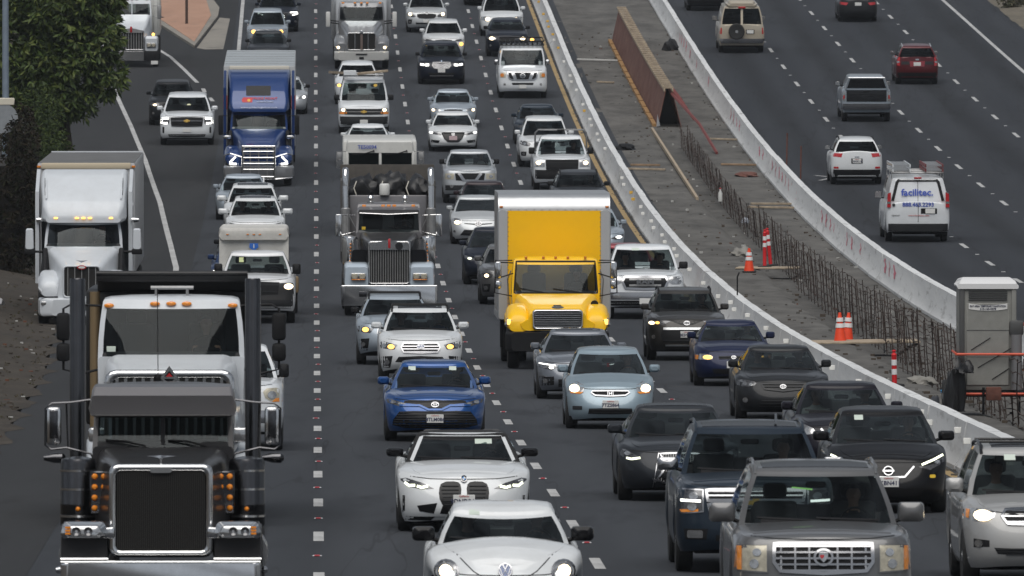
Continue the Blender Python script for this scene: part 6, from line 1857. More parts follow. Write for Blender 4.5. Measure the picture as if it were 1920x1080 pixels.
c = make_car('van', 'cargo_van', 'white work van with a ladder rack load and black bumper', 'van', GRP['l0'], 1.87, 470.0, WHITE, dict(mw=1.1, mh=1.5), mirror=BLACK, near=False)
opening(c, [(0, .98), (.72, .98), (.74, .80), (0, .79)], 'grille', DARKP, slats=1, slat_mat=STEEL, frame=BLACK)
lights(c, [(.68, 1.02), (.97, 1.02), (.97, .88), (.68, .88)], LENS, [(.80, .95, .085, .06, WARM_ON)], rnd=0, amber=[(.66, .87), (.97, .87), (.97, .79), (.66, .79)])
badge(c, 'chevy', .885, .075); lower(c, .35, .70, .99, DARKP, 'bumper'); fplate(c, .50)
rr = c['root']
for y in (1.9, 3.2, 4.6): MB().tube([(-.78, y, 2.06), (-.78, y, 2.2), (.78, y, 2.2), (.78, y, 2.06)], .025, 6).build('rack_bar', STEEL, rr)
L_ = empty('folded_ladder', place(1.87, 471.8)[0] + Vector((0, 0, 2.23)), (0.0, 0.05, HEAD + .25), 'pale folded ladder tied on the roof of the white work van', 'ladder')
for x in (-.75, -.45): MB().box(x, x + .05, 0, 2.6, 0, .09).build('rail', WOODP, L_)
for k in range(8): MB().box(-.72, -.43, .2 + k * .3, .24 + k * .3, .03, .07).build('rung', WOODP, L_)
L_ = empty('cable_tray', place(1.87, 471.5)[0] + Vector((0, 0, 2.25)), (0, -.10, HEAD - .1), 'long pale board lying across the roof of the white work van', 'board')
MB().rbox(-.25, .95, 0, .35, .02, .12, .02, 1).build('board', WOODP, L_)
B_ = MB().rbox(-.25, .25, 0, .5, 0, .2, .02, 1).build('equipment_box', WHITE, None, place(1.33, 471.3)[0] + Vector((0, 0, 2.24)), (0, 0, HEAD))
tag(B_, 'small white box on the roof rack of the white work van', 'box')

c = make_car('suv', 'suv_car', 'white car with a lit amber headlamp half hidden behind the work van', 'car', GRP['l0'], 1.70, 494.0, WHITE, near=False, mirror=BLACK)
lights(c, [(.55, .84), (.64, .74), (.95, .77), (.98, .89)], LENSD, [(.80, .80, .08, .06, AMBER_ON)], rnd=0); opening(c, [(0, .88), (.42, .87), (.4, .68), (0, .67)])

# ---- lane left of the leftmost dashes
c = make_car('pickup', 'pickup_truck', 'white pickup mostly hidden behind the black dump body', 'pickup', GRP['lm'], -1.60, 211.0, WHITE, dict(mw=.9, mh=1.7), mirror=BLACK)
lights(c, [(.62, 1.10), (.97, 1.12), (.99, .88), (.70, .88)], LENSY, [(.80, .99, .08, .07, LENS)], amber=[(.86, .93), (.98, .94), (.98, .87), (.80, .87)])
opening(c, [(0, 1.12), (.55, 1.10), (.5, .80), (0, .78)], 'grille', BLACK, slats=3, frame=TRIM); lower(c, .50, .72, .99, TRIM, 'bumper')

c = make_car('pickup', 'pickup_truck', 'black pickup, its hood reflection painted as white body, with one blazing headlamp towing the white trailer', 'pickup', GRP['lm'], -1.55, 313.3, paint('reflection_white', (.66, .67, .68), .1, .3), dict(mw=1.1, mh=1.9), mirror=BLACK)  # bright hood reflection of a black pickup put into the body colour
c['fr'].patch('black_nose', simple('nose_black', (.012, .011, .011), .45), [(-.93, 1.06), (-.98, .62), (.98, .62), (.93, 1.06)], off=.008)  # front keeps the pickup's own black, clear of the painted reflection
lights(c, [(.66, 1.06), (.97, 1.07), (.98, .88), (.70, .88)], LENS, [(.82, .97, .12, .075, WARM_ON)])
opening(c, [(0, 1.10), (.58, 1.08), (.54, .76), (0, .74)], 'grille', BLACK, slats=2, off=.012); lower(c, .40, .70, .99, DARKP, 'bumper')
sticker(c, -.42, 1.62, .12, .12, simple('yellow_green_tag', (.45, .5, .25), .6))

T_ = empty('cargo_trailer', *place(-1.67, 320.3, 4.5), 'white enclosed trailer with a blue arrow sign towed by the pickup', 'trailer')
MB().hull([(0.10, .80, .78, .55, 2.05, .10), (0, .92, .92, .50, 2.22, .10), (.25, .93, .92, .48, 2.36, .12), (4.4, .93, .92, .48, 2.34, .12), (4.5, .9, .9, .5, 2.3, .1)]).build('box', paint('chalk_white', (.70, .69, .65), 0, .5, .2, .25), T_)
MB().hull([(-.03, .90, .80, 2.02, 2.26, .08), (.02, .93, .90, 2.02, 2.33, .1), (.35, .94, .92, 2.1, 2.39, .1)]).build('roof_cap', paint('grubby_white', (.5, .49, .46), 0, .5, .2, .35), T_)
for x in (-.7, -.16, 0, .16, .7): MB().rbox(x - .035, x + .035, -.05, -.02, 2.15, 2.18, .01, 1).build('marker_lamp', AMBERD, T_)
sgn = MB().prism([(-.11, 1.93), (.11, 1.93), (.12, 1.82), (.0, 1.72), (-.12, 1.82)], -.02, .02).build('road_sign_decal', simple('sign_blue', (.02, .13, .5), .5), T_)
text('sign_number', '1', .14, PLATE, sgn, (0, -.024, 1.85), bold=.006)
MB().rbox(-.03, .03, -.012, .02, 1.62, 1.69, .01, 1).build('red_decal', REDL, T_)
for sx in (-1, 1):
    wheel(T_, sx * 1.06, 2.4, .33, .2)
    MB().rbox(sx * 1.06 - .13, sx * 1.06 + .13, 1.9, 2.9, .55, .98, .05).build('mud_guard', simple('tan_guard', (.28, .20, .11), .7), T_)
MB().tube([(0, 0, .5), (0, -1.3, .5)], .06, 6).build('drawbar', BLACK, T_)

for (nm, lb, u, d, col, kd) in (('sedan_car', 'blue car almost hidden behind the white trailer, only mirror and headlamp showing', -2.05, 336.5, paint('deep_blue', (.01, .03, .10), .3), 'sedan'),
                                ('sedan_car', 'black car whose roof shows just above the white trailer', -2.0, 351.0, INK, 'sedan')):
    c = make_car(kd, nm, lb, 'car', GRP['lm'], u, d, col, dict(H=1.5))
    lights(c, [(.55, .62), (.93, .66), (.98, .76), (.62, .74)], LENSD, [(.86, .70, .06, .05, LED_ON)], rnd=0); opening(c, [(0, .7), (.4, .68), (.3, .5), (0, .48)])

c = make_car('suv', 'suv_car', 'white crossover with large white mirrors just above the white trailer', 'car', GRP['lm'], -1.90, 374.0, PEARL, dict(ms=1.25, mw=1.3))
lights(c, [(.48, .82), (.72, .74), (.96, .80), (.98, .92), (.80, .93)], LENSD, [(.78, .84, .06, .05, LENS)]); opening(c, [(0, .90), (.40, .88), (.34, .66), (0, .64)], slats=4, frame=TRIM); sunroof(c)
people(c, ('dark', 'driver in dark clothes in the white crossover above the trailer'), ('grey', 'passenger in grey in the white crossover above the trailer'))
c = make_car('suv', 'suv_car', 'white crossover second above the white trailer, overlapped by another white crossover', 'car', GRP['lm'], -2.05, 386.0, PEARL, dict(ms=1.2, mw=1.3))
lights(c, [(.48, .82), (.72, .74), (.96, .80), (.98, .92)], LENSD); opening(c, [(0, .90), (.40, .88), (.34, .66), (0, .64)], slats=4); sunroof(c)
MB().prism([(0, 0), (.28, 0), (.26, .09), (.18, .14)], -.02, .02, 'yz').build('antenna_fin', PEARL, c['root'], (.35, 3.5, 1.69))
c = make_car('sedan', 'sedan_car', 'blue-silver sedan below the blue truck', 'car', GRP['lm'], -2.44, 400.6, SILVERB, dict(H=1.47))
lights(c, [(.5, .62), (.93, .66), (.97, .76), (.60, .72)], LENS, [(.8, .68, .05, .04, LENS)]); opening(c, [(0, .72), (.36, .70), (.3, .40), (0, .38)], slats=4, frame=TRIM)

c = make_car('sedan', 'sedan_car', 'white car peeking out right of the blue truck trailer', 'car', GRP['lm'], -1.25, 486.0, SILVER, near=False, mirror=BLACK)
lights(c, [(.5, .62), (.93, .66), (.98, .78), (.62, .74)], LENS, [(.84, .70, .07, .05, LED_ON)]); opening(c, [(0, .7), (.4, .68), (.3, .45), (0, .43)])
c = make_car('sedan', 'sedan_car', 'dark sedan roof showing above the blue truck trailer', 'car', GRP['lm'], -2.08, 526.0, GRAPH, dict(H=1.5), near=False, mirror=BLACK)
c = make_car('suv', 'suv_car', 'light silver sport utility with two lit amber headlamps and chrome grille in the far lane', 'car', GRP['lm'], -2.17, 540.0, SILVERB, dict(H=1.80), near=False)
lights(c, [(.55, .97), (.60, .78), (.97, .78), (.98, .97)], LENS, [(.66, .86, .10, .09, AMBER_ON)], rnd=0); opening(c, [(0, .97), (.50, .97), (.50, .78), (0, .78)], slats=3, slat_mat=TRIM, sw=.04, frame=TRIM); badge(c, 'honda', .88, .08)
c = make_car('suv', 'suv_car', 'dark sport utility with white hooked daytime lamp behind the silver one', 'car', GRP['lm'], -1.75, 557.0, NIGHT, dict(H=1.75, W=1.92), near=False)
lights(c, [(.55, .92), (.62, .76), (.97, .80), (.98, .95)], LENSD, rnd=0); strip_leds(c, [(.60, .92), (.92, .92), (.95, .84), (.70, .80)], .05); opening(c, [(0, .92), (.5, .9), (.4, .6), (0, .58)]); fogs(c, .85, .5, .05)
c = make_car('suv', 'suv_car', 'dark car at the top edge in the far lane', 'car', GRP['lm'], -1.9, 581.0, INK, near=False)

# ---- middle lane
c = make_car('big', 'suv_car', 'grey luxury sport utility with chrome egg-crate grille at the bottom of the picture', 'car', GRP['l1'], 5.74, 137.0, PEWTER, dict(H=1.93, W=2.05, ms=1.3, mw=1.2, mh=1.2), trim=SEATG)
lights(c, [(.62, 1.06), (.955, 1.06), (.985, .76), (.62, .74)], LENSY, [(.74, .97, .05, .045, LENS), (.77, .84, .055, .055, LENS)], rnd=0, amber=[(.905, 1.04), (.96, 1.04), (.985, .77), (.905, .77)], frame=PEWTER)
opening(c, [(0, 1.075), (.545, 1.07), (.55, .86), (.48, .76), (0, .73)], 'grille', BLACK, slats=5, vert=7, slat_mat=TRIM, sw=.022, frame=TRIM, fw=.04)
badge(c, 'cadillac', .915, .085)
fplate(c, .58, None); rails(c, PEWTER, 0); sunroof(c, None, None, .30)
opening(c, [(0, .60), (.6, .58), (.56, .46), (0, .45)], 'lower_grille', slats=2)
MB().rbox(-.12, .12, -.01, .01, -.008, .008, .004, 1).build('dash_light_strip', GREEN_ON, c['root'], (-.15, 2.35, 1.62), (0, .1, 0))
people(c, ('dark', 'driver in dark clothes in the grey luxury sport utility'))

c = make_car('big', 'suv_car', 'dark slate-blue large sport utility with chrome bar grille behind the grey one', 'car', GRP['l1'], 5.62, 154.8, SLATE, dict(H=1.90, W=2.05, ms=1.3, mw=1.1, mh=.9), mirror=TRIM, trim=SEATG)
lights(c, [(.66, 1.08), (.96, 1.09), (.99, .86), (.93, .78), (.66, .80)], LENSD, [(.78, 1.0, .06, .05, LENS), (.80, .86, .06, .05, LENS)], rnd=0, amber=[(.72, .835), (.95, .825), (.93, .79), (.72, .80)], frame=TRIM)
strip_leds(c, [(.69, .935), (.94, .945)], .03)
opening(c, [(0, 1.09), (.62, 1.08), (.60, .94), (0, .93)], 'upper_grille', BLACK, slats=3, slat_mat=TRIM, sw=.02, frame=TRIM, fw=.04)
opening(c, [(0, .90), (.60, .90), (.56, .76), (0, .74)], 'grille', BLACK, slats=4, slat_mat=TRIM, sw=.02, frame=TRIM, fw=.035)
badge(c, 'chevy', .915, .07); fogs(c, .76, .52, .0, [(.60, .58), (.90, .58), (.88, .44), (.62, .44)]); 
for sx in (1, -1): c['fr'].patch('fog_lamp', LENS, rrect(sx * .78, .51, .10, .05, .02), off=.016)
opening(c, [(0, .50), (.5, .50), (.5, .42), (0, .42)], 'lower_grille'); rails(c, SLATE, 0); sunroof(c, None, None, .30)
MB().prism([(0, 0), (.2, 0), (.18, .07), (.12, .12)], -.015, .015, 'yz').build('antenna_fin', SLATE, c['root'], (.35, 2.35, 1.88))
people(c, ('dark', 'driver with a raised hand in the dark slate-blue large sport utility'))

c = make_car('sedan', 'sedan_car', 'dark charcoal luxury sedan with spindle grille left of the slate sport utility', 'car', GRP['l1'], 5.50, 183.1, GRAPH, dict(L=4.97, W=1.87, H=1.45, mw=1.15), trim=SEATG)
lights(c, [(.60, .665), (.80, .63), (.95, .69), (.97, .79), (.88, .79), (.70, .70)], LENSD, [(.84, .73, .05, .03, LENS)], rnd=0); strip_leds(c, [(.64, .665), (.78, .645), (.86, .66)], .03, LEDY_ON)
opening(c, [(0, .74), (.32, .73), (.20, .56), (.40, .30), (.44, .35), (0, .21)], 'grille', GLOSSB, vert=22, slat_mat=STEEL, sw=.008, frame=TRIM, fw=.025)
c['fr'].band('chrome_blade', TRIM, [(-.44 * .93, .215), (-.34 * .93, .74)][::-1], .012, closed=False)
fogs(c, .7, .35, 0); sunroof(c); badge(c, 'lexus', .62, .055)

c = make_car('hatch', 'hatchback_car', 'pale blue hatchback with two bright headlamps', 'car', GRP['l1'], 5.50, 226.0, PALEBLUE, dict(L=4.0, W=1.68, H=1.52, mw=1.05), rim=ALU, trim=simple('light_cabin', (.16, .16, .16), .8))
lights(c, [(.60, .86), (.58, .74), (.66, .67), (.93, .68), (.97, .74), (.80, .90)], LENS, [(.80, .765, .095, .075, WARM_ON)], amber=[(.60, .70), (.66, .665), (.90, .675), (.88, .70)])
opening(c, [(0, .725), (.40, .72), (.43, .69), (.34, .64), (0, .625)], 'grille', BLACK, slats=2, frame=TRIM, fw=.022); badge(c, 'honda', .675, .05)
opening(c, [(0, .40), (.48, .39), (.50, .29), (0, .28)], 'lower_grille', BLACK, slats=2); fplate(c, .47, '7TZS864')
for sx in (1, -1): c['fr'].patch('fog_cover', DARKP, rrect(sx * .62, .40, .09, .035, .01), off=.006)
lower(c, .17, .22, .95, PALEBLUE, 'lip')
for x in (-.33, .35): visor(c, x, 1.38, .3, .10)
MB().rbox(-.025, .025, -.006, .006, -.05, .03, .005, 1).build('mirror_charm', REDL, c['root'], (0, 1.85, 1.18))
people(c, ('grey', 'driver with both hands on the wheel of the pale blue hatchback'))

c = make_car('sedan', 'sedan_car', 'grey sedan left of the pale blue hatchback, hook-shaped lit headlamp', 'car', GRP['l1'], 5.43, 248.6, paint('steel_grey', (.16, .175, .20), .5, .32), dict(L=4.63, W=1.80, H=1.43), rim=ALU)
lights(c, [(.52, .67), (.66, .60), (.95, .66), (.98, .75), (.80, .74)], LENSD, [(.66, .66, .05, .03, LED_ON), (.80, .67, .05, .03, LENS)], rnd=0); strip_leds(c, [(.56, .70), (.78, .725), (.94, .745)], .02)
opening(c, [(0, .70), (.50, .69), (.5, .60), (0, .55)], 'grille', GLOSSB); badge(c, 'honda', .635, .05)
opening(c, [(0, .44), (.5, .42), (.5, .26), (0, .25)], 'lower_grille', slats=3)
fogs(c, .80, .38, .05, [(.60, .48), (.93, .47), (.90, .28), (.60, .30)]); sunroof(c)
for sx in (1, -1): c['fr'].band('chrome_trim', TRIM, [(sx * .60 * .9, .48), (sx * .93 * .9, .47)], .012, closed=False)
people(c, ('dark', 'driver in dark clothes in the grey sedan beside the yellow truck', 'long'))

c = make_car('suv', 'suv_car', 'grey car half hidden left of the yellow truck box', 'car', GRP['l1'], 5.38, 329.7, PEWTER, dict(H=1.62))
lights(c, [(.58, .86), (.64, .72), (.96, .74), (.98, .88)], LENSD, [(.78, .80, .06, .05, WARM_ON)]); opening(c, [(0, .88), (.5, .86), (.44, .56), (0, .54)], slats=4, frame=TRIM); fogs(c, .80, .46, .06, [(.66, .58), (.96, .56), (.95, .36), (.7, .36)])
c = make_car('sedan', 'electric_car', 'smooth black car with no grille left of the yellow truck box', 'car', GRP['l1'], 5.18, 346.7, NIGHT, dict(L=4.75, W=1.92, H=1.62, top=[(0, .62), (.10, .72), (.30, .82), (.75, .94), (1.2, 1.03), (2.2, 1.06), (3.6, 1.1), (4.4, 1.14), (4.75, 1.1)], yc=1.05, chin=CH))
lights(c, [(.58, .74), (.76, .68), (.95, .76), (.95, .85), (.80, .82)], LENSD, [(.80, .765, .06, .03, LEDY_ON)], rnd=0); opening(c, [(0, .36), (.7, .36), (.66, .27), (0, .26)], 'lower_grille'); badge(c, 'tesla', .76, .04)
c = make_car('hatch', 'hatchback_car', 'silver wedge-shaped hybrid hatchback left of the yellow truck', 'car', GRP['l1'], 5.12, 380.7, SIL2, dict(L=4.48, W=1.75, H=1.50, yc=.92, yh=1.95, yr=3.2, yb=4.3), rim=ALU)
lights(c, [(.58, .80), (.62, .62), (.95, .64), (.97, .80), (.80, .84)], LENS, [(.76, .70, .09, .06, WARM_ON)]); badge(c, 'toyota', .675, .075)
opening(c, [(0, .66), (.5, .68), (.5, .655), (0, .62)], 'upper_grille', BLACK); opening(c, [(0, .46), (.50, .48), (.66, .30), (0, .27)], 'lower_grille', slats=3); fogs(c, .86, .42, .04)
c = make_car('sedan', 'sedan_car', 'dark maroon-grey sedan behind the silver hybrid hatchback', 'car', GRP['l1'], 5.53, 395.0, MAROON, dict(H=1.46)); 
lights(c, [(.52, .66), (.93, .68), (.97, .76), (.62, .74)], LENS, [(.84, .71, .05, .04, WARM_ON)])
c = make_car('pickup', 'pickup_truck', 'silver pickup with chrome V grille in the middle lane', 'pickup', GRP['l1'], 5.29, 414.2, SILVER, dict(L=5.3, W=1.86, H=1.78, mw=.95, mh=1.2), mirror=BLACK, rim=ALU)
lights(c, [(.58, 1.04), (.60, .84), (.96, .84), (.97, 1.04)], LENSY, [(.78, .94, .07, .06, LENS)], rnd=0)
opening(c, [(0, 1.05), (.56, 1.05), (.52, .80), (0, .78)], 'grille', BLACK)
for sx in (1, -1): c['fr'].band('grille_frame', TRIM, [(sx * .38, 1.05), (sx * .20, .80)], .10, off=.025, closed=False)
c['fr'].band('grille_frame', TRIM, [(-.2, .81), (.2, .81)], .05, off=.02, closed=False); lower(c, .46, .64, .97, DARKP, 'bumper'); fogs(c, .68, .60, .06)
people(c, ('white', 'driver in a pale shirt in the silver pickup'))
c = make_car('sedan', 'sedan_car', 'white sedan with black grille and pinkish front plate in the middle lane', 'car', GRP['l1'], 5.19, 455.8, PEARL, dict(L=4.88, W=1.86), rim=GLOSSB)
lights(c, [(.42, .67), (.55, .63), (.95, .69), (.97, .76), (.70, .74)], LENSD, [(.90, .725, .07, .035, LED_ON)], rnd=0)
opening(c, [(0, .73), (.46, .72), (.36, .52), (.22, .40), (0, .39)], 'grille', GLOSSB, frame=BLACK); fplate(c, .53, None, mat=simple('pink_plate', (.6, .45, .47), .6)); badge(c, 'honda', .67, .05)
for sx in (1, -1): c['fr'].patch('air_intake', GLOSSB, [(sx * x, z) for x, z in ([(.50, .44), (.86, .46), (.84, .36), (.56, .34)] if sx > 0 else [(.56, .34), (.84, .36), (.86, .46), (.50, .44)])], off=.006)
c['fr'].band('lip', PEARL, [(-.85, .28), (-.5, .25), (.5, .25), (.85, .28)], .03, closed=False, off=.02)
c = make_car('sedan', 'sedan_car', 'blue-silver sedan just behind the white sedan in the middle lane', 'car', GRP['l1'], 5.42, 475.0, SILVERB)
lights(c, [(.50, .66), (.93, .66), (.97, .78), (.62, .76)], LENS, [(.86, .71, .06, .05, WARM_ON)]); opening(c, [(0, .74), (.4, .72), (.36, .56), (0, .55)], slats=3)
c = make_car('suv', 'suv_car', 'dark navy sport utility with two white lamps and vertical-bar twin grille', 'car', GRP['l1'], 5.33, 510.8, NIGHT, dict(L=4.9, W=2.0, H=1.74), mirror=BLACK)
lights(c, [(.48, .90), (.50, .80), (.90, .79), (.93, .93), (.80, .94)], LENSD, [], rnd=0); strip_leds(c, [(.54, .84), (.70, .83)], .09, LED_ON); strip_leds(c, [(.74, .84), (.90, .86)], .08, LED_ON)
opening(c, [(0, .96), (.36, .95), (.40, .82), (.3, .70), (0, .68)], 'kidney_grille', BLACK, vert=16, slat_mat=TRIM, sw=.016, frame=STEEL); badge(c, 'bmw', 1.0, .05); fplate(c, .60)
opening(c, [(0, .5), (.6, .52), (.5, .40), (0, .38)], 'lower_grille'); c['fr'].band('skid_trim', STEEL, [(-.5, .38), (.5, .38)], .04, closed=False, off=.02)
c = make_car('suv', 'suv_car', 'white crossover overlapped by the dark navy sport utility', 'car', GRP['l1'], 5.65, 532.0, PEARL, dict(ms=1.1))
lights(c, [(.50, .90), (.60, .80), (.95, .84), (.97, .93)], LENSD, [(.84, .70, .09, .08, AMBER_ON)]); opening(c, [(0, .90), (.4, .88), (.3, .62), (0, .6)])
c = make_car('suv', 'suv_car', 'silver crossover with two lit headlamps at the top of the middle lane', 'car', GRP['l1'], 5.12, 556.5, SIL2, dict(W=1.89, ms=1.1))
lights(c, [(.48, .80), (.60, .70), (.96, .80), (.98, .94), (.80, .92)], LENSD, [(.80, .86, .085, .075, WARM_ON)]); opening(c, [(0, .88), (.44, .86), (.46, .78), (.36, .70), (0, .68)], slats=2, frame=DARKP); badge(c, 'kia', .92, .06)
fogs(c, .82, .50, .05, [(.70, .62), (.92, .62), (.9, .40), (.74, .42)]); fplate(c, .55)
opening(c, [(0, .48), (.55, .48), (.5, .40), (0, .40)], 'lower_grille')

# ---- lane along the white barrier
c = make_car('suv', 'suv_car', 'silver sport utility cut off at the lower right corner', 'car', GRP['l2'], 9.02, 150.5, SILVERD, dict(L=4.8, W=1.91, H=1.76, ms=1.15, mh=1.1), trim=simple('ash_cabin', (.13, .13, .13), .8))
lights(c, [(.56, .98), (.60, .84), (.90, .82), (.98, .90), (.97, .99)], LENS, [(.74, .90, .115, .07, WARM_ON)], amber=[(.90, .97), (.985, .98), (.985, .88), (.92, .86)])
opening(c, [(0, 1.0), (.44, .98), (.50, .90), (.42, .80), (0, .79)], 'grille', BLACK, slats=3, slat_mat=TRIM, frame=TRIM, fw=.03); fogs(c, .80, .55, .05, [(.66, .59), (.86, .61), (.86, .50), (.66, .51)])
opening(c, [(0, .48), (.60, .50), (.55, .42), (0, .40)], 'lower_grille', DARKP, slats=3); fplate(c, .62, '6VUK273'); rails(c, GLOSSB, 2); sunroof(c)
sticker(c, -.28, 1.58, .14, .07); visor(c, -.28, 1.58, .36, .14)
people(c, None, ('white', 'passenger in a pale top in the silver sport utility at the corner'))

c = make_car('hatch', 'hatchback_car', 'black hatchback with slanted lit lamps and a yellow sticker beside the barrier', 'car', GRP['l2'], 8.41, 177.5, INK, dict(L=4.48, W=1.79, H=1.54, mw=1.25, yc=.95, yh=1.9), trim=simple('ash_cabin2', (.11, .11, .11), .8))
lights(c, [(.50, .69), (.62, .70), (.80, .74), (.97, .87), (.95, .76), (.70, .64)], LENSD, [(.82, .76, .045, .03, LENS)], rnd=0); strip_leds(c, [(.56, .72), (.76, .79), (.93, .86)], .03, LEDY_ON)
for sx in (1, -1): c['fr'].band('grille_frame', TRIM, [(sx * .43 * .895, .70), (sx * .27 * .895, .545), (0, .535)], .028, off=.02, closed=False)
opening(c, [(0, .69), (.38, .69), (.25, .56), (0, .55)], 'grille', GLOSSB); badge(c, 'nissan', .635, .062); fplate(c, .47, '8KBN411')
opening(c, [(0, .36), (.6, .36), (.5, .26), (0, .25)], 'lower_grille', BLACK)
c['fr'].patch('bumper_sticker', simple('yellow_sticker', (.75, .5, .04), .5), rrect(.66, .55, .045, .025, .02), off=.012)
sticker(c, -.36, 1.38, .13, .07); visor(c, -.36, 1.38, .34, .13)
people(c, ('dark', 'driver in dark clothes in the black hatchback beside the barrier'))

c = make_car('sedan', 'sedan_car', 'very dark plum sedan with V grille behind the black hatchback', 'car', GRP['l2'], 8.70, 198.0, PLUM, dict(L=4.87, W=1.83, H=1.47), trim=SEATG)
lights(c, [(.52, .70), (.66, .62), (.95, .66), (.97, .80), (.80, .82)], LENS, [(.82, .74, .05, .05, LENS)], amber=[(.88, .70), (.97, .70), (.97, .65), (.90, .64)])
opening(c, [(0, .72), (.40, .71), (.26, .54), (0, .53)], 'grille', BLACK, slats=3)
for sx in (1, -1): c['fr'].band('grille_frame', TRIM, [(sx * .46 * .915, .73), (sx * .28 * .915, .54), (0, .53)], .035, off=.02, closed=False)
visor(c, .36, 1.30, .34, .09)
people(c, ('dark', 'driver in dark clothes in the plum sedan'), ('white', 'passenger with a pale scarf in the plum sedan', 'long'))

c = make_car('sedan', 'sedan_car', 'dark grey sedan with blacked-out grille beside the barrier', 'car', GRP['l2'], 8.98, 232.1, CHAR, dict(L=4.82, W=1.82, H=1.43), trim=SEATG)
lights(c, [(.54, .74), (.62, .66), (.95, .66), (.98, .77), (.82, .80)], LENSD, [(.80, .715, .04, .04, LENS), (.68, .70, .035, .03, LENS)])
opening(c, [(0, .73), (.46, .72), (.40, .62), (0, .58)], 'grille', GLOSSB, slats=3, frame=CHAR); opening(c, [(0, .42), (.46, .42), (.52, .26), (0, .25)], 'lower_grille', BLACK, slats=3); badge(c, 'toyota', .665, .045)
fogs(c, .80, .40, .05, [(.66, .48), (.93, .50), (.90, .30), (.70, .30)])
people(c, ('dark', 'driver in dark clothes in the dark grey sedan'), ('grey', 'passenger in grey in the dark grey sedan'))

c = make_car('sedan', 'sedan_car', 'navy compact sedan with amber-lit headlamp beside the barrier', 'car', GRP['l2'], 8.97, 259.2, NAVY, dict(L=4.42, W=1.70, H=1.40, w2=3.4, yb=3.8, yr=2.9, rw=.30))
lights(c, [(.52, .66), (.55, .57), (.96, .58), (.97, .68), (.80, .71)], LENS, [(.66, .63, .10, .045, AMBER_ON)], amber=[(.88, .67), (.97, .68), (.965, .58), (.90, .58)])
opening(c, [(0, .66), (.38, .65), (.38, .60), (0, .59)], 'grille', BLACK, slats=2); badge(c, 'toyota', .63, .04); opening(c, [(0, .38), (.55, .38), (.5, .28), (0, .27)], 'lower_grille', BLACK); fplate(c, .47)
people(c, ('white', 'driver in a pale top in the navy compact sedan'))

c = make_car('suv', 'suv_car', 'brown-grey crossover with silver mouth trim beside the barrier', 'car', GRP['l2'], 8.63, 280.9, BROWNG, dict(L=4.6, W=1.85, H=1.68), trim=simple('ash_cabin3', (.2, .19, .18), .8))
lights(c, [(.40, .93), (.60, .84), (.96, .86), (.98, .94), (.75, .95)], LENSD, [(.88, .885, .07, .04, WARM_ON), (.74, .89, .05, .03, AMBER_ON)], rnd=0)
opening(c, [(0, .93), (.40, .93), (.14, .84), (0, .835)], 'upper_grille', GLOSSB); badge(c, 'toyota', .885, .055)
opening(c, [(0, .78), (.60, .78), (.66, .60), (.60, .44), (0, .42)], 'grille', BLACK, slats=3); c['fr'].band('mouth_trim', ALU, [(-.55, .755), (.55, .755)], .05, closed=False, off=.02); c['fr'].band('skid_trim', ALU, [(-.5, .36), (.5, .36)], .035, closed=False, off=.02)
fogs(c, .84, .56, .045); fplate(c, .62, '8E3N291'); rails(c, BLACK)
people(c, ('brown', 'driver in brown in the brown-grey crossover', 'long'))

c = make_car('pickup', 'pickup_truck', 'white full-size pickup with chrome bumper beside the yellow truck', 'pickup', GRP['l2'], 8.65, 317.1, WHITE, dict(L=5.9, W=2.07, H=1.94, mw=1.2, mh=1.3), mirror=BLACK)
lights(c, [(.58, 1.12), (.60, .92), (.95, .92), (.98, 1.08), (.95, 1.14)], LENS, [(.76, 1.02, .09, .06, LENS)])
opening(c, [(0, 1.12), (.52, 1.12), (.58, 1.0), (.50, .82), (0, .80)], 'grille', GLOSSB, frame=TRIM, fw=.06)
for z in (.90, 1.06):
    c['fr'].band('grille_slat', STEEL, [(-.42, z), (.42, z)], .05, closed=False, off=.02)
ram = text('grille_lettering', 'RAM', .15, TRIM, c['root'], (0, -.05, .985), sx=1.5, bold=.01)
lower(c, .52, .72, .98, TRIM, 'bumper'); lower(c, .36, .50, .95, BLACK, 'lower_bumper')
for sx in (1, -1): c['fr'].patch('fog_lamp', LENS, rrect(sx * .74, .62, .10, .05, .02), off=.02)
fplate(c, .48); sticker(c, -.2, 1.80, .2, .06)
people(c, ('dark', 'driver in dark clothes in the white full-size pickup'), ('dark', 'passenger in dark clothes in the white full-size pickup'))

c = make_car('sedan', 'sedan_car', 'red car whose roof edge shows behind the white full-size pickup', 'car', GRP['l2'], 8.62, 335.0, REDB, dict(H=1.5)); lights(c, [(.52, .66), (.93, .66), (.97, .76), (.62, .74)], LENS)
c = make_car('sedan', 'sedan_car', 'silver car with a lit lamp peeking out right of the yellow truck box', 'car', GRP['l2'], 8.54, 369.0, SILVERB, dict(H=1.48))
lights(c, [(.5, .62), (.70, .58), (.95, .64), (.98, .76), (.80, .72)], LENSD, [(.80, .66, .10, .04, LED_ON)], rnd=0); opening(c, [(0, .7), (.4, .68), (.3, .45), (0, .43)])
c = make_car('suv', 'wagon_car', 'dark grey wagon just above the yellow truck box', 'car', GRP['l2'], 8.73, 399.0, GRAPH, dict(H=1.66), mirror=BLACK); rails(c, BLACK)
lights(c, [(.55, .9), (.62, .76), (.96, .80), (.98, .93)], LENSD); opening(c, [(0, .9), (.4, .88), (.3, .66), (0, .64)])
people(c, ('dark', 'driver in dark clothes in the dark grey wagon'))
c = make_car('pickup', 'pickup_truck', 'white pickup with a tube rack over its cab and black grille', 'pickup', GRP['l2'], 8.65, 423.6, WHITE, dict(L=5.8, W=2.03, H=1.93, mw=1.1, mh=1.6), mirror=BLACK)
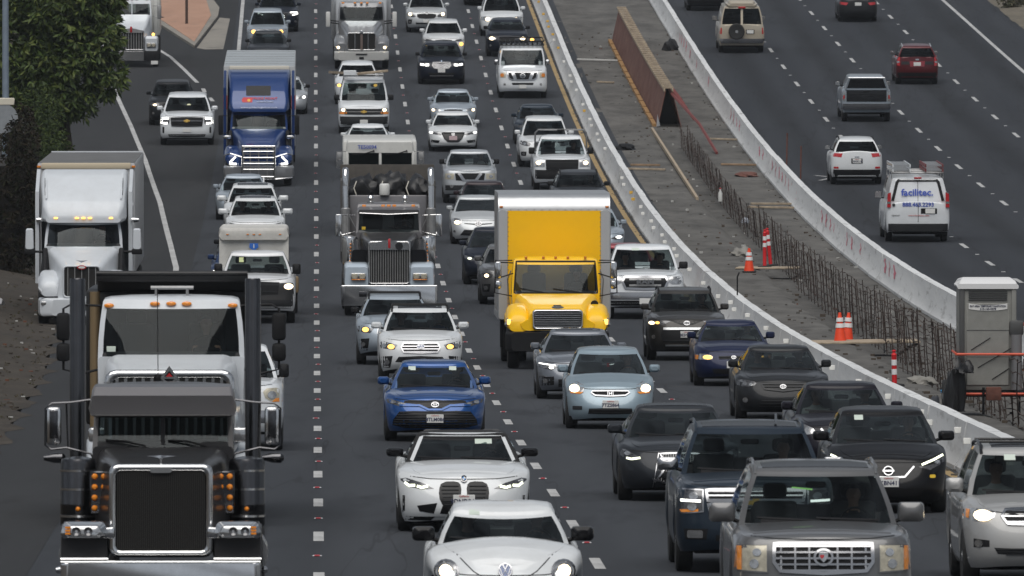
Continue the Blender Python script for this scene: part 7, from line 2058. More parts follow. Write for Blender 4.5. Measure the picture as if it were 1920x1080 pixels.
lights(c, [(.60, 1.12), (.60, .88), (.96, .88), (.97, 1.12)], LENS, [(.82, 1.03, .09, .07, WARM_ON)], rnd=0); opening(c, [(0, 1.12), (.56, 1.12), (.54, .80), (0, .80)], 'grille', BLACK, slats=2, slat_mat=DARKP, frame=BLACK); lower(c, .46, .78, .99, BLACK, 'bumper')
MB().tube([(-.92, 2.6, 1.35), (-.90, 2.5, 2.0), (-.80, 2.45, 2.1), (.80, 2.45, 2.1), (.90, 2.5, 2.0), (.92, 2.6, 1.35)], .03, 8).build('tube_rack', STEEL, c['root']); MB().rbox(-.13, .13, 2.35, 2.5, 2.06, 2.12, .02, 1).build('roof_light_bar', BLACK, c['root'])
people(c, ('dark', 'driver in dark clothes in the white rack pickup'))
c = make_car('suv', 'suv_car', 'white three-row crossover just above the white rack pickup', 'car', GRP['l2'], 8.43, 443.4, PEARL, dict(L=5.0, W=1.95, H=1.80, ms=1.1))
lights(c, [(.52, .90), (.60, .76), (.96, .84), (.98, .98), (.85, .98)], LENSD, [(.78, .87, .06, .05, LENS)]); opening(c, [(0, .96), (.42, .95), (.36, .68), (0, .66)], slats=3, frame=TRIM); fogs(c, .80, .5, .05, [(.70, .58), (.92, .58), (.9, .42), (.72, .42)])
c = make_car('sedan', 'sedan_car', 'dark blue-grey sedan half behind the white three-row crossover', 'car', GRP['l2'], 8.51, 461.4, SLATE, dict(H=1.48)); lights(c, [(.5, .64), (.93, .66), (.97, .78), (.62, .74)], LENSD)
opening(c, [(0, .72), (.4, .7), (.3, .5), (0, .48)])
c = make_car('van', 'passenger_van', 'white van with a black roof basket and chrome barred grille', 'van', GRP['l2'], 8.57, 499.2, WHITE, dict(L=6.1, W=2.03, H=2.08, yc=1.3, yh=1.75, w1=1.05, mw=.95, mh=1.5, n=4.2, wr=.84,
   top=[(0, 1.0), (.06, 1.08), (.2, 1.15), (.7, 1.24), (1.2, 1.30), (2.4, 1.31), (6, 1.31), (6.1, 1.28)]), mirror=TRIM)
lights(c, [(.68, 1.08), (.70, .86), (.97, .86), (.97, 1.08)], LENSY, [(.84, .97, .08, .08, AMBERD)], rnd=0)
opening(c, [(0, 1.10), (.62, 1.10), (.56, .86), (.45, .78), (0, .77)], 'grille', BLACK, slats=1, frame=TRIM, fw=.05)
for sx in (1, -1): c['fr'].band('grille_frame', TRIM, [(sx * .42, 1.1), (sx * .30, .80)], .13, off=.025, closed=False)
badge(c, 'nissan', .95, .09); opening(c, [(0, .66), (.45, .66), (.42, .57), (0, .57)], 'lower_grille', BLACK); fogs(c, .74, .60, .05); fplate(c, .50)
bk = MB()
for k in range(10): bk.box(-.85 + k * .183, -.80 + k * .183, 1.9, 5.2, 2.16, 2.20)
bk.build('basket_bars', BLACK, c['root'])
MB().tube([(-.9, 1.85, 2.14), (.9, 1.85, 2.14), (.9, 5.25, 2.14), (-.9, 5.25, 2.14), (-.9, 1.85, 2.14)], .03, 6).build('basket_rim', BLACK, c['root'])
MB().tube([(-.9, 1.85, 2.30), (.9, 1.85, 2.30), (.9, 5.25, 2.30), (-.9, 5.25, 2.30), (-.9, 1.85, 2.30)], .03, 6).build('basket_rim', BLACK, c['root'])
for k in range(9): MB().tube([(-.85 + k * .2125, 1.85, 2.12), (-.85 + k * .2125, 1.85, 2.31)], .025, 5).build('basket_post', BLACK, c['root'])
MB().lathe([(.08, 0), (.08, .06), (.03, .09)], 10, 'z', (.42, 1.9, 2.33)).build('roof_beacon', AMBER_ON, c['root'])
c = make_car('suv', 'suv_car', 'dark navy car with one lit headlamp behind the white basket van', 'car', GRP['l2'], 8.50, 534.7, NIGHT, dict(H=1.62), mirror=BLACK)
lights(c, [(.52, .86), (.60, .74), (.96, .78), (.98, .90)], LENS, [(.74, .82, .11, .075, WARM_ON)]); opening(c, [(0, .88), (.4, .86), (.3, .66), (0, .64)]); fogs(c, .8, .5, .05)
c = make_car('van', 'minivan', 'white minivan with two warm headlamps at the top of the barrier lane', 'car', GRP['l2'], 8.54, 553.0, PEARL, dict(L=5.1, W=1.98, H=1.78, n=2.8, a=.8, wb=.88, wr=.70, yc=.95, yh=1.75, ms=1.05,
   top=[(0, .72), (.08, .82), (.25, .92), (.7, 1.04), (.95, 1.10), (2.4, 1.14), (5.0, 1.16), (5.1, 1.12)]))
lights(c, [(.52, .88), (.60, .72), (.96, .74), (.97, .88), (.85, .92)], LENS, [(.66, .80, .10, .085, WARM_ON)]); opening(c, [(0, .80), (.5, .80), (.46, .72), (0, .70)], 'grille', BLACK, slats=1); badge(c, 'toyota', .80, .07); opening(c, [(0, .46), (.55, .46), (.5, .36), (0, .35)], 'lower_grille')
c = make_car('sedan', 'sedan_car', 'dark car at the top edge behind the white minivan', 'car', GRP['l2'], 8.1, 583.0, CHAR, near=False)

# ---- merging ramp
c = make_car('big', 'suv_car', 'white large sport utility with hooked white lamps on the merging ramp', 'car', GRP['ramp'], -4.94, 460.9, WHITE, dict(L=5.3, W=2.06, H=1.92, ms=1.15), trim=SEATG)
lights(c, [(.62, 1.08), (.66, .84), (.95, .80), (.97, 1.06)], LENSD, [], rnd=0); strip_leds(c, [(.68, 1.04), (.93, 1.04), (.95, .86), (.72, .86)], .07)
opening(c, [(0, 1.08), (.60, 1.07), (.56, .76), (0, .74)], 'grille', BLACK, slats=5, slat_mat=DARKP, frame=DARKP); c['fr'].band('grille_bar', TRIM, [(-.6, .95), (.6, .95)], .02, closed=False); badge(c, 'chevy', .95, .075); fplate(c, .60)
opening(c, [(0, .44), (.7, .44), (.66, .34), (0, .33)], 'lower_grille', BLACK)
for sx in (1, -1): c['fr'].patch('air_intake', BLACK, rrect(sx * .90, .60, .035, .12, .02), off=.008)
c = make_car('suv', 'suv_car', 'dark sport utility behind the white one on the merging ramp', 'car', GRP['ramp'], -5.70, 476.9, CHAR, dict(H=1.72))
lights(c, [(.5, .9), (.6, .76), (.96, .80), (.98, .93)], LENSD, [(.72, .83, .08, .04, WARM_ON)]); opening(c, [(0, .9), (.4, .88), (.3, .66), (0, .64)], slats=2); fogs(c, .8, .5, .05)

# ---- vehicles driving away on the far carriageway
c = make_car('van', 'cargo_van', 'white van with blue lettering and ladders on its roof driving away', 'van', GRP['r'], 19.11, 382.5, WHITE, dict(L=5.7, W=2.01, H=2.1, noback=1, wr=.80, mw=1.2, mh=1.6), back=True, mirror=BLACK)
R = c['root']; LT = simple('lettering_blue', (.03, .07, .38), .5); yb_ = 5.62
MB().box(-.008, .008, 5.55, 5.705, .65, 1.24).build('door_seam', BLACK, R)
c['gr'].band('rear_frame', BLACK, [(-.80, 1.32), (-.66, 1.90), (-.60, 1.97), (.60, 1.97), (.66, 1.90), (.80, 1.32)], .09, off=.012, depth=.01, side='rear', closed=False)
c['gr'].band('door_seam', BLACK, [(0, 1.28), (0, 1.95)], .014, off=.008, depth=.002, side='rear', closed=False)
tl = [(.86, 1.60), (.965, 1.55), (.985, 1.12), (.87, 1.12)]
for sx in (1, -1):
    q = [(sx * x * 1.005, z) for x, z in (tl if sx > 0 else tl[::-1])]
    o = MB().prism(q, 5.48, 5.70).build('tail_lamp', REDL, R)
    MB().prism([(x, z) for x, z in rrect(sx * .935, 1.27, .055, .035, .01)], 5.66, 5.712).build('reversing_lamp', LENS, o)
rtext(c, 'facilitec.', .30, LT, .02, 1.58, True, -.20, 1.05, .008)
rtext(c, '888.463.2293', .185, LT, .0, 1.20, False, 0, 1, .004)
rtext(c, 'www.facilitec.com', .07, PLATER, -.02, .86, False, 0, 1.3)
rtext(c, 'CHEVROLET', .05, BLACK, .72, .86)
MB().rbox(-.26, .26, 5.68, 5.71, .93, 1.11, .015, 1).build('plate_recess', BLACK, R, (-.34, 0, -.02)); plate(R, -.38, 5.725, 1.0, None, back=True)
rpatch(c, 'bumper', DARKP, [(0, .60), (1.0, .60), (.99, .36), (0, .36)], off=.05)
MB().lathe([(.05, 0), (.05, .02)], 12, 'y', (.78, 5.69, 1.2)).build('round_decal', DARKP, R)
MB().rbox(-.12, .12, 5.40, 5.46, 2.02, 2.07, .01, 1).build('brake_lamp', REDL, R)
for y in (2.0, 3.6, 5.1): MB().tube([(-.82, y, 2.02), (-.82, y, 2.2), (.82, y, 2.2), (.82, y, 2.02)], .03, 6).build('rack_bar', STEEL, R)
loc0, rot0 = R.location, R.rotation_euler
def onroof(x, y, z):
    return Matrix.LocRotScale(loc0, rot0, None) @ Vector((x, y, z))
for (x, z, n_, lb, mt) in ((-.52, 2.24, 2, 'stacked brown-ended ladders on the roof of the lettered white van', simple('fibreglass_red', (.16, .03, .03), .6)), (.52, 2.24, 2, 'white aluminium ladders on the roof of the lettered white van', WHITE)):
    q = empty('ladder', onroof(x, 1.6, z), rot0, lb, 'ladder', 'ladders on the lettered van')
    for j in range(n_):
        for sx in (-1, 1): MB().box(sx * .27 - .02, sx * .27 + .02, 0, 3.9, j * .14, j * .14 + .10).build('rail', mt, q)
        for k in range(12): MB().box(-.26, .26, .12 + k * .32, .16 + k * .32, j * .14 + .03, j * .14 + .07).build('rung', ALU, q)

c = make_car('suv', 'suv_car', 'white compact sport utility with red lamps driving away beside the barrier', 'car', GRP['r'], 19.27, 429.3, PEARL, dict(L=4.57, W=1.845, H=1.68), back=True, glass=GLASSD, mirror=BLACK)
tails(c, [(.55, 1.13), (.97, 1.14), (.985, 1.02), (.60, .99)]); rplate(c, .86, '7GHX118'); rpatch(c, 'bumper', BLACK, [(0, .55), (.97, .55), (.96, .30), (0, .30)]); rails(c, BLACK)
for sx in (1, -1): c['fr'].patch('reflector', REDL, rrect(sx * .74, .62, .09, .035, .02), off=.012, side='rear')
rpatch(c, 'plate_recess', DARKP, [(0, .95), (.22, .95), (.22, .77), (0, .77)], off=.01); rpatch(c, 'badge', TRIM, [(0, 1.02), (.09, 1.02), (.09, .985), (0, .985)], off=.012)
c = make_car('pickup', 'pickup_truck', 'grey pickup with a camper shell and dark tailgate driving away', 'pickup', GRP['r'], 21.93, 480.0, SILVERB, dict(L=5.4, W=1.95, H=1.76, mw=1.2, mh=1.2), back=True, glass=GLASSD, mirror=BLACK)
cs = MB().hull([(3.35, .80, .72, 1.28, 1.80, .12), (3.45, .86, .74, 1.28, 1.84, .14), (5.2, .88, .74, 1.28, 1.82, .14), (5.42, .88, .74, 1.28, 1.76, .14)]).build('camper_shell', SILVERB, c['root'])
MB().prism([(-.78, 1.36), (.78, 1.36), (.66, 1.72), (-.66, 1.72)], 5.36, 5.435).build('shell_window', GLOSSB, cs); 
MB().tube([(-.86, 5.44, 1.30), (-.72, 5.44, 1.77), (.72, 5.44, 1.77), (.86, 5.44, 1.30)], .025, 6).build('shell_trim', ALU, cs)
rpatch(c, 'tailgate', CHAR, [(0, 1.28), (.82, 1.28), (.82, .82), (0, .82)], off=.015); tails(c, [(.86, 1.24), (.985, 1.24), (.985, .84), (.86, .84)], LENS); rpatch(c, 'bumper', TRIM, [(0, .74), (.98, .74), (.98, .50), (0, .50)], off=.09); rplate(c, .62)
for sx in (1, -1): c['fr'].patch('tail_lamp_red', REDL, rrect(sx * .925, 1.0, .05, .07, .01), off=.02, side='rear')
MB().rbox(-.12, .12, 5.41, 5.44, 1.2, 1.26, .01, 1).build('tailgate_handle', BLACK, c['root'])
c = make_car('suv', 'suv_car', 'dark red compact sport utility driving away', 'car', GRP['r'], 25.49, 510.8, REDP, dict(L=4.55, W=1.82, H=1.68), back=True, glass=GLASSD)
tails(c, [(.80, 1.16), (.97, 1.18), (.985, .82), (.80, .80)], None, [(.82, 1.0), (.97, 1.0), (.97, .93), (.82, .93)]); rplate(c, .88); rpatch(c, 'bumper', BLACK, [(0, .52), (.97, .52), (.96, .30), (0, .30)]); rails(c, SILVER)
rpatch(c, 'plate_recess', REDB, [(0, 1.0), (.36, 1.0), (.33, .77), (0, .77)], off=.008); rpatch(c, 'badge', TRIM, [(0, 1.10), (.08, 1.10), (.08, 1.04), (0, 1.04)], off=.014); rpatch(c, 'trim_bar', DARKP, [(0, .99), (.74, .99), (.74, .86), (0, .86)], off=.004)
c = make_car('van', 'conversion_van', 'beige van with a spare wheel on its back doors driving away beside the barrier', 'van', GRP['r'], 19.02, 538.0, TAN, dict(L=5.6, W=2.03, H=2.15, wr=.78, mw=1.2, mh=1.5), back=True, glass=GLASSD, mirror=DARKP)
R = c['root']
sw_ = wheel(R, .22, 5.72, .36, .35); sw_.location = (.24, 5.72, .98); sw_.rotation_euler = (0, 0, pi / 2)
MB().box(-.012, .012, 5.5, 5.6, .6, 1.25).build('door_seam', BLACK, R); c['gr'].band('door_seam', TAN, [(0, 1.25), (0, 2.0)], .10, off=.012, depth=.002, side='rear', closed=False)
tails(c, [(.88, 1.14), (.985, 1.14), (.985, .86), (.88, .86)]); rpatch(c, 'bumper', TRIM, [(0, .66), (.99, .66), (.99, .46), (0, .46)], off=.12); MB().rbox(-.56, -.18, 5.58, 5.61, .86, 1.06, .01, 1).build('plate_recess', DARKP, R)
plate(R, -.37, 5.63, .96, None, back=True); MB().rbox(-.16, .16, 5.38, 5.47, 2.0, 2.08, .01, 1).build('brake_lamp', REDL, R)
MB().hull([(1.8, .6, .5, 2.08, 2.2, .08), (2.2, .7, .6, 2.08, 2.36, .12), (5.2, .7, .6, 2.08, 2.34, .12), (5.4, .62, .5, 2.08, 2.22, .08)]).build('raised_roof', TAN, R)
c = make_car('sedan', 'sedan_car', 'dark sedan driving away at the top of the far carriageway', 'car', GRP['r'], 25.50, 566.6, CHAR, dict(H=1.46), back=True)
tails(c, [(.50, .92), (.96, .96), (.98, .84), (.60, .80)]); rplate(c, .86); rpatch(c, 'bumper', BLACK, [(0, .42), (.9, .42), (.9, .30), (0, .30)])
c = make_car('suv', 'suv_car', 'dark sport utility cut by the top edge beside the beige van', 'car', GRP['r'], 18.7, 577.6, GRAPH, back=True, glass=GLASSD)
tails(c, [(.75, 1.12), (.97, 1.14), (.985, .9), (.80, .88)]); rpatch(c, 'bumper', BLACK, [(0, .52), (.97, .52), (.96, .30), (0, .30)])
# ------------------------------------------------------------------ median work zone
FORM = ground_mat('formwork_ply', (.13, .055, .042), (.19, .10, .075), (.085, .045, .04), along=False, rough=.8, bump=.2, sc_=2.4)
REBAR = simple('rebar', (.055, .036, .028), .8, .2, noise=.4)
F0, F1 = 476, 549
FW = empty('barrier_formwork', P(13.9, F0), (0, 0, 0), 'long rusty red plywood formwork with timber spacers along the top in the median', 'formwork')
o_ = FW.location
def q_(u, d, h): return P(u, d, 0) * 1.0 - o_ + Vector((0, 0, h))
n_p = 15
for k in range(n_p):
    a = F0 + (F1 - F0) * k / n_p + .03; b_ = F0 + (F1 - F0) * (k + 1) / n_p - .03
    for (ub, ut) in ((13.50, 13.82), (14.43, 14.06)):
        s_ = -1 if ub < 13.9 else 1
        MB().loft([[q_(ub, d, -.05), q_(ut, d, 1.42), q_(ut + s_ * .03, d, 1.42), q_(ub + s_ * .03, d, -.05)] for d in (a, b_)]).build('form_panel', FORM, FW)
    MB().loft([[q_(13.74, d, 1.40), q_(13.80, d, 1.40), q_(13.80, d, 1.50), q_(13.74, d, 1.50)] for d in (a, b_)]).build('top_rail', WOODP, FW)
    MB().loft([[q_(14.06, d, 1.40), q_(14.12, d, 1.40), q_(14.12, d, 1.50), q_(14.06, d, 1.50)] for d in (a, b_)]).build('top_rail', WOODP, FW)
    MB().loft([[q_(13.30, d, -.02), q_(13.46, d, -.02), q_(13.46, d, .12), q_(13.30, d, .12)] for d in (a + .3, b_ - .5)]).build('foot_block', simple('orange_timber', (.34, .19, .07), .8, noise=.3), FW)
for k in range(44):
    d = F0 + .4 + (F1 - F0 - .6) * k / 43
    MB().loft([[q_(13.72, d + e, 1.505), q_(14.14, d + e, 1.505), q_(14.14, d + e, 1.56), q_(13.72, d + e, 1.56)] for e in (0, .35)]).build('spacer', WOODP, FW)
MB().loft([[q_(13.56, d, 0), q_(13.86, d, 1.39), q_(13.98, d, 1.39), q_(14.36, d, 0)] for d in (F0 + 2.5, F0 + 2.6)]).build('shade_plug', simple('form_shade', (.012, .012, .013), .9), FW)  # near-black plate paints the shade inside the open end of the form
for k in range(6):
    a = q_(14.10, F0 + 2 + k * 3.2, 1.35); b_ = q_(14.9, F0 - 1.0 + k * 3.2, .35)
    MB().tube([a, b_], .05, 5).build('brace', simple('red_steel', (.17, .035, .03), .7, noise=.3), FW)
MB().tube([q_(14.06, F0 + .5, 1.3), q_(14.75, F0 - 12, .7), q_(15.1, F0 - 22, .05)], .06, 5).build('bent_brace', simple('red_steel', (.17, .035, .03), .7, noise=.3), FW)
MB().loft([[q_(13.45, F0 - .1, .02), q_(13.49, F0 - .1, .5), q_(13.6, F0 - .1, .05)], [q_(13.45, F0 + .1, .02), q_(13.49, F0 + .1, .5), q_(13.6, F0 + .1, .05)]]).build('gusset', ALU, FW)

# rebar curtains standing in the trench
r = random.Random(21)
def rebar(label, d0, d1, u0, h, dens):
    R_ = empty('rebar_mesh', P(u0, d0, -.25), (0, 0, 0), label, 'rebar', 'rebar mesh in the median trench')
    o2 = R_.location
    for layer, du_, nm in ((0, 0, 'vertical_bars'), (1, .28, 'vertical_bars')):
        m = MB()
        n = int((d1 - d0) / dens)
        for k in range(n):
            d = d0 + (d1 - d0) * (k + r.uniform(-.25, .25)) / n
            le = r.gauss(0, .35); he = h * r.uniform(.95, 1.06)
            if r.random() < .12: le += r.uniform(-3, 3)
            p0 = P(u0 + du_, d, -.26) - o2; p1 = P(u0 + du_ - .10 + r.uniform(-.05, .05), d + le, he - .26) - o2
            m.tube([p0, p0.lerp(p1, .55) + Vector((r.uniform(-.03, .03), r.uniform(-.1, .1), 0)), p1], .012, 4, False)
        tag(m.build(nm, REBAR, R_), kind='stuff')
        m = MB()
        for z in [h * q for q in (.06, .24, .42, .60, .78, .96)]:
            pts = []
            d = d0 - .3
            while d < d1 + .3:
                pts.append(P(u0 + du_ - .1 * z / h, d, z - .26 + r.uniform(-.05, .05)) - o2)
                d += 1.1
            m.tube(pts, .012, 4, False)
        tag(m.build('horizontal_bars', REBAR, R_), kind='stuff')
    return R_
rebar('rusty rebar mesh beside the portable toilet', 233, 284, 13.7, 1.45, 2.2)
rebar('rusty rebar mesh behind the paired orange cones', 286, 352, 14.0, 1.35, 2.2)
rebar('rusty rebar mesh behind the lone cone and twin red tubes', 354, 392, 14.15, 1.15, 2.2)
rebar('farthest low rebar mesh below the plywood formwork', 393, 466, 14.1, .85, 2.2)

# cones and delineator tubes
CONE = simple('cone_orange', (.78, .06, .012), .5, noise=.12)
BAND = simple('reflective_band', (.72, .72, .72), .4)
TUBE = simple('tube_red', (.62, .015, .02), .5)
def cone(u, d, label, h=.92, tilt=0.0):
    c = empty('traffic_cone', P(u, d, .005), (tilt * .3, tilt, HEAD), label, 'cone', 'traffic cones in the median')
    MB().rbox(-.20, .20, -.20, .20, 0, .045, .02).build('base', RUBBER if u < 12.9 and d > 340 else CONE, c)
    MB().lathe([(.155, .04), (.145, .10), (.105, h * .46), (.0995, h * .50), (.06, h * .80), (.045, h * .9), (.035, h), (.02, h)], 18).build('body', CONE, c)
    for z0, z1 in ((.50, .64), (.70, .83)):
        f = lambda z: .155 - (.155 - .04) * z / .92 + .004
        MB().lathe([(f(z0 * h), z0 * h), (f(z1 * h), z1 * h)], 18).build('reflective_band', BAND, c)
def delineator(u, d, label, h=1.1, tilt=(0, 0)):
    c = empty('delineator_tube', P(u, d, .005), (tilt[0], tilt[1], 0), label, 'delineator', 'red delineator tubes')
    MB().lathe([(.22, 0), (.21, .05), (.1, .07)], 8).build('base', RUBBER, c)
    MB().lathe([(.055, .05), (.055, h - .10), (.06, h - .09), (.03, h - .06), (.03, h - .03), (.045, h - .02), (.045, h), (.02, h + .01)], 14).build('tube', TUBE, c)
    for z0, z1 in ((h - .52, h - .40), (h - .32, h - .20)): MB().lathe([(.059, z0), (.059, z1)], 14).build('reflective_band', BAND, c)
cone(12.84, 357.5, 'single orange cone on a black base left of the twin red tubes', .72)
cone(12.90, 296.8, 'front left cone of the orange pair on the wooden board', .74, -.02)
cone(13.10, 297.6, 'right cone of the orange pair on the wooden board', .72, .06)
delineator(13.44, 361.2, 'upright red tube with white bands, left of the twin tubes', 1.15)
delineator(13.68, 362.6, 'leaning red tube with white bands, right of the twin tubes', 1.15, (0, -.10))
delineator(12.42, 259.0, 'lone red tube with white bands behind the white barrier', .78, (0, -.02))

# boards and rubbish
def board(name, label, u, d, h, l, w, th_, yaw, mat=WOOD, pitch=0.0, grp='timber lying in the median'):
    o = MB().rbox(-w / 2, w / 2, -l / 2, l / 2, 0, th_, .01, 1).build(name, mat, None, P(u, d, h), (atan(slope(d)) + pitch, 0, yaw))
    return tag(o, label, 'board', grp)
board('plank', 'broad timber board under the pair of orange cones', 13.5, 296.6, .01, 2.6, 1.5, .05, pi / 2 + .06, WOODP)
board('plank', 'board under the twin red tubes', 13.55, 361, .0, 1.9, 1.3, .04, pi / 2 - .1, WOODP)
board('timber_edge', 'long timber edging along the trench below the formwork', 13.22, 446, .02, 56, .10, .14, HEAD, WOODP)
for i, (u, d, l, yw, hh, mt, lb) in enumerate(((12.0, 441, 1.6, 1.35, .02, WOODP, 'splintered pale plank by the white barrier'), (12.1, 443, 1.1, 1.8, .08, WOOD, 'brown plank resting on the splintered plank'), (15.7, 445, 1.5, 1.5, .0, WOOD, 'brown beam lying left of the spray-marked barrier'),
    (15.8, 465, 1.3, 1.2, .02, WOODP, 'short stick above the brown beam'), (15.6, 410, 1.9, 1.25, .02, WOODP, 'crossed pale stick by the spray-marked barrier'), (15.6, 412, 1.5, 1.75, .06, WOODP, 'second crossed stick by the spray-marked barrier'), (12.6, 531, 2.2, 1.55, .02, simple('pale_pipe', (.5, .5, .48), .6), 'pale pipe lying near the far end of the formwork'),
    (12.3, 512, .8, 1.0, .02, WOODP, 'short pale board left of the formwork'))):
    board('plank', lb, u, d, hh, l, .16, .07, yw, mt)
db = MB()
for k in range(520):
    d = r.uniform(225, 560); u = r.choice((r.uniform(11.5, 16.2), r.gauss(13.3, .35), r.gauss(12.6, .5), r.gauss(16.1, .12)))
    u = min(16.3, max(11.4, u))
    p = P(u, d, 0); s_ = r.uniform(.012, .05)
    db.m = r.choice((0, 0, 0, 0, 1, 2, 2, 2, 2, 2, 3))
    db.box(p.x - s_ * r.uniform(.5, 2.2), p.x + s_, p.y - s_ * r.uniform(.5, 3), p.y + s_, p.z - .02, p.z + s_ * r.uniform(.3, 1.2))
do = db.build('median_debris', MEDG, None)
for q in (simple('litter_pale', (.4, .4, .38), .8), simple('litter_brown', (.06, .045, .032), .9), simple('litter_rust', (.12, .05, .03), .9)): do.data.materials.append(q)
tag(do, 'wood chips, stones and scraps scattered over the median', 'debris', kind='stuff')
def lump(name, label, u, d, sx, sy, sz, mat, cat, seed, h=0.0):
    bm_ = bmesh.new(); bmesh.ops.create_icosphere(bm_, subdivisions=3, radius=1)
    rr_ = random.Random(seed); ph = [rr_.uniform(0, 6) for _ in range(4)]
    for v in bm_.verts:
        q = v.co.normalized(); k = 1 + .22 * sin(4 * q.x + ph[0]) * cos(3 * q.y + ph[1]) + .12 * sin(8 * q.z + 6 * q.x + ph[2])
        v.co = Vector((q.x * sx * k, q.y * sy * k, max(-.02, q.z * sz * k)))
    return tag(MB().bm(bm_).build(name, mat, None, P(u, d, h), ang=50), label, cat)
CLOTH = simple('grey_cloth', (.22, .21, .19), .9, noise=.3)
lump('cloth_heap', 'pale crumpled sheet near the lone red tube', 13.15, 262, .30, .4, .17, CLOTH, 'sheet', 3)
lump('cloth_heap', 'grey crumpled sheet behind the single cone', 13.15, 372, .34, .6, .24, CLOTH, 'sheet', 5)
lump('dark_heap', 'dark heap on a board behind the white barrier', 11.75, 458, .42, .7, .22, BLACK, 'heap', 7)
lump('tool_heap', 'dark bent machine part lying by the spray-marked barrier', 15.95, 541, .35, .6, .5, DARKP, 'scrap', 9)
lump('rust_heap', 'rust-brown scrap heap left of the spray-marked barrier', 15.6, 437, .38, 1.2, .14, simple('rust', (.13, .05, .035), .9, noise=.4), 'scrap', 13)
lump('plastic_bag', 'small blue plastic scrap near the portable toilet', 13.3, 255, .09, .12, .07, simple('blue_scrap', (.03, .2, .4), .6), 'scrap', 15)
lump('plastic_bag', 'white and blue crumpled bag inside the rebar', 14.2, 399, .13, .2, .16, simple('bag_pale', (.35, .37, .42), .6), 'bag', 17)
for i, (u, d, lb) in enumerate(((17.38, 445, 'rusty stake sticking up behind the spray-marked barrier, upper one'), (17.45, 434, 'rusty stake sticking up behind the spray-marked barrier, lower one'))):
    tag(MB().tube([(0, 0, 0), (.02, 0, 1.2)], .03, 6).build('stake', simple('rust', (.13, .05, .035), .9), None, P(u, d)), lb, 'stake')
tag(MB().tube([(0, 0, 0), (.0, 0, .5), (.05, 0, .62)], .022, 6).build('stake', BLACK, None, P(10.86, 311, .78)), 'short black rod on top of the white barrier', 'rod')
b_ = empty('water_bottle', P(13.55, 404, .5), (0, 0, 0), 'clear pale bottle standing in the rebar', 'bottle')
MB().lathe([(.07, 0), (.07, .28), (.03, .36), (.03, .42)], 12).build('body', simple('pale_plastic', (.5, .5, .48), .4), b_); MB().lathe([(.035, .42), (.035, .46)], 10).build('cap', REDL, b_)

# ---- portable toilet on its orange trailer
GREYP = simple('toilet_grey', (.19, .19, .175), .55, noise=.14, nscale=3)
GREYD = simple('toilet_dark', (.055, .056, .056), .6)
ORNG = simple('orange_frame', (.62, .075, .025), .5, noise=.2)
pd = 236.5
TR = empty('toilet_trailer', P(13.17, pd), (0, 0, HEAD), 'orange steel frame trailer carrying the portable toilet', 'trailer')
for z, x0, x1 in ((.42, -.55, .78), (1.20, -.62, .78)): MB().tube([(x0, -.10, z), (x1, -.10, z)], .028, 6).build('frame_bar', ORNG, TR)
MB().tube([(.75, -.10, .42), (.75, -.10, 1.75)], .03, 6).build('frame_post', ORNG, TR); MB().tube([(.75, -.10, 1.75), (.75, 1.6, 1.75)], .03, 6).build('frame_bar', ORNG, TR)
MB().rbox(-.60, .80, -.05, 1.6, .36, .46, .02).build('deck', BLACK, TR)
MB().tube([(-.62, .0, 1.2), (-.62, 1.5, 1.2)], .025, 6).build('frame_bar', ORNG, TR)
for x in (.92,): 
    for sx in (1,): wheel(TR, x, .9, .33, .2)
wheel(TR, -.75, .9, .33, .2)
MB().rbox(-.05, .25, -.3, -.1, .30, .56, .02).build('winch', simple('rust', (.13, .05, .035), .9), TR); MB().tube([(-.1, -.2, .02), (-.1, -.2, .55)], .03, 6).build('jack_leg', BLACK, TR); MB().tube([(.62, .0, .0), (.62, .0, .4)], .025, 6).build('jack_leg', BLACK, TR)
TO = empty('portable_toilet', P(13.17, pd, .48), (0, 0, HEAD), 'grey portable toilet with white roof on the orange trailer', 'toilet')
MB().rbox(-.56, .56, .05, 1.25, 0, 2.0, .03).build('cabin', GREYP, TO)
MB().rbox(-.42, .42, .03, .06, .1, 1.72, .02, 1).build('wall_panel', simple('toilet_panel', (.23, .23, .212), .5, noise=.12), TO)
for x in (-.51, .51): MB().rbox(x - .05, x + .05, .02, .10, 0, 2.0, .02).build('corner_post', GREYD if x < 0 else GREYP, TO)
for z in (.66, 1.18): MB().box(-.42, .42, .025, .034, z, z + .012).build('panel_seam', GREYD, TO)
for k in range(5): MB().box(-.38, .38, .022, .045, 1.78 + k * .042, 1.797 + k * .042).build('vent_slat', GREYD, TO)
MB().hull([(.0, .60, .58, 2.0, 2.10, .03), (.15, .61, .56, 2.0, 2.17, .06), (.65, .61, .50, 2.0, 2.21, .06), (1.15, .61, .56, 2.0, 2.17, .06), (1.30, .6, .58, 2.0, 2.1, .03)]).build('roof', simple('toilet_roof', (.66, .66, .66), .6), TO)
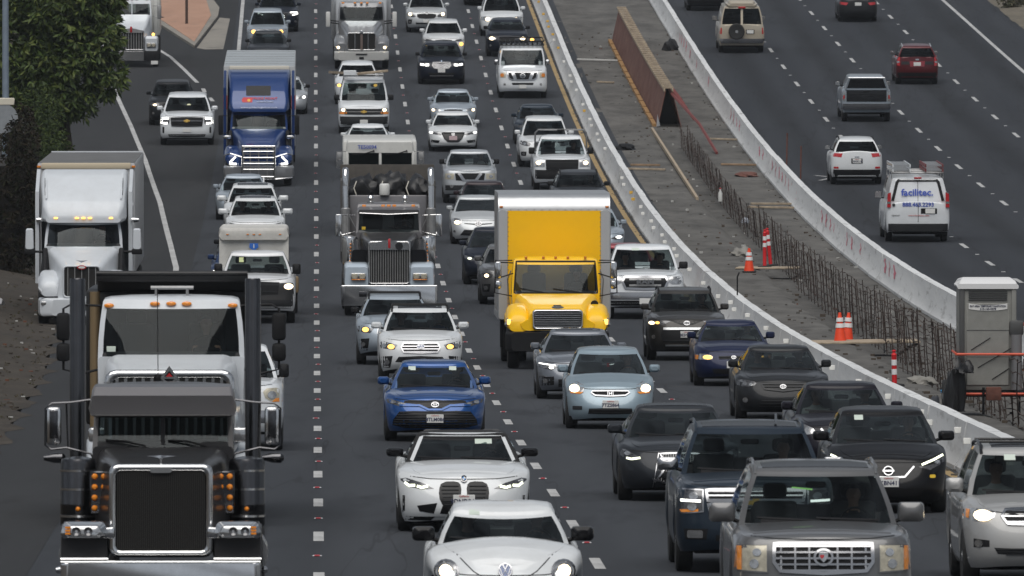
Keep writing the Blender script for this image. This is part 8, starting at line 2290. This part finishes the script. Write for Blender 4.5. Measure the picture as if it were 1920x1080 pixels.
lb_ = MB().loft([[(x, .018, 1.655 - .035 * (1 - (x / .38) ** 2) + z) for z in (-.05, .06)] for x in [-.38 + .076 * k for k in range(11)]], cap=False, closed=False).build('name_label', PLATE, TO)
text('lettering', 'BAY AREA TEMPORARY SANITATION', .052, PLATET, lb_, (0, .012, 1.66), sx=.82, bold=.001); text('lettering', '510-165-5578', .056, PLATET, lb_, (0, .012, 1.605), bold=.001)
MB().rbox(.42, .70, -.02, .12, 1.08, 1.38, .05).build('dispenser', GREYD, TO); MB().lathe([(.085, 0), (.085, .05), (.06, .07)], 14, 'y', (0, 0, 0)).build('soap_pump', simple('cream_plate', (.62, .58, .48), .6), TO, (.56, -.08, .78)).scale = (.8, 1, 1.6)
MB().tube([(.56, .0, .02), (.56, .0, 1.1)], .11, 10).build('waste_pipe', simple('pipe_grey', (.16, .16, .165), .4), TO)
for (a, b2) in (((-.33, .015, .80), (.05, .015, 1.04)), ((-.2, .015, .45), (.5, .015, .86)), ((.08, .015, .22), (.42, .015, .44))): MB().tube([a, b2], .008, 4).build('shock_cord', BLACK, TO)
lump('tarp_bundle', 'black tarp bundle hanging on the orange frame', 12.52, 236.2, .20, .22, .95, TARP, 'tarp', 23, .10).scale = (1, 1, 1)
lump('tarp_bundle', 'small black bag bulging beside the hanging tarp', 12.70, 236.0, .17, .15, .2, TARP, 'bag', 29, .86)
lump('black_box', 'low dark box left of the hanging tarp', 12.25, 239.0, .14, .3, .32, simple('dark_crate', (.03, .032, .04), .6), 'box', 31)


# ---- thin daylight haze over the whole freeway
hz = MB().box(-1600, 1600, -450, 3100, -4, 20)
mh_ = bpy.data.materials.new('haze')
mh_.use_nodes = True
th_ = mh_.node_tree
th_.nodes.clear()
oh_ = th_.nodes.new('ShaderNodeOutputMaterial')
vh_ = th_.nodes.new('ShaderNodeVolumePrincipled')
vh_.inputs['Color'].default_value = (.86, .92, 1.0, 1)
vh_.inputs['Density'].default_value = .00007
vh_.inputs['Anisotropy'].default_value = .2
th_.links.new(vh_.outputs[0], oh_.inputs['Volume'])
tag(hz.build('haze', mh_, None), 'thin bluish daylight haze over the freeway', 'haze', kind='stuff')
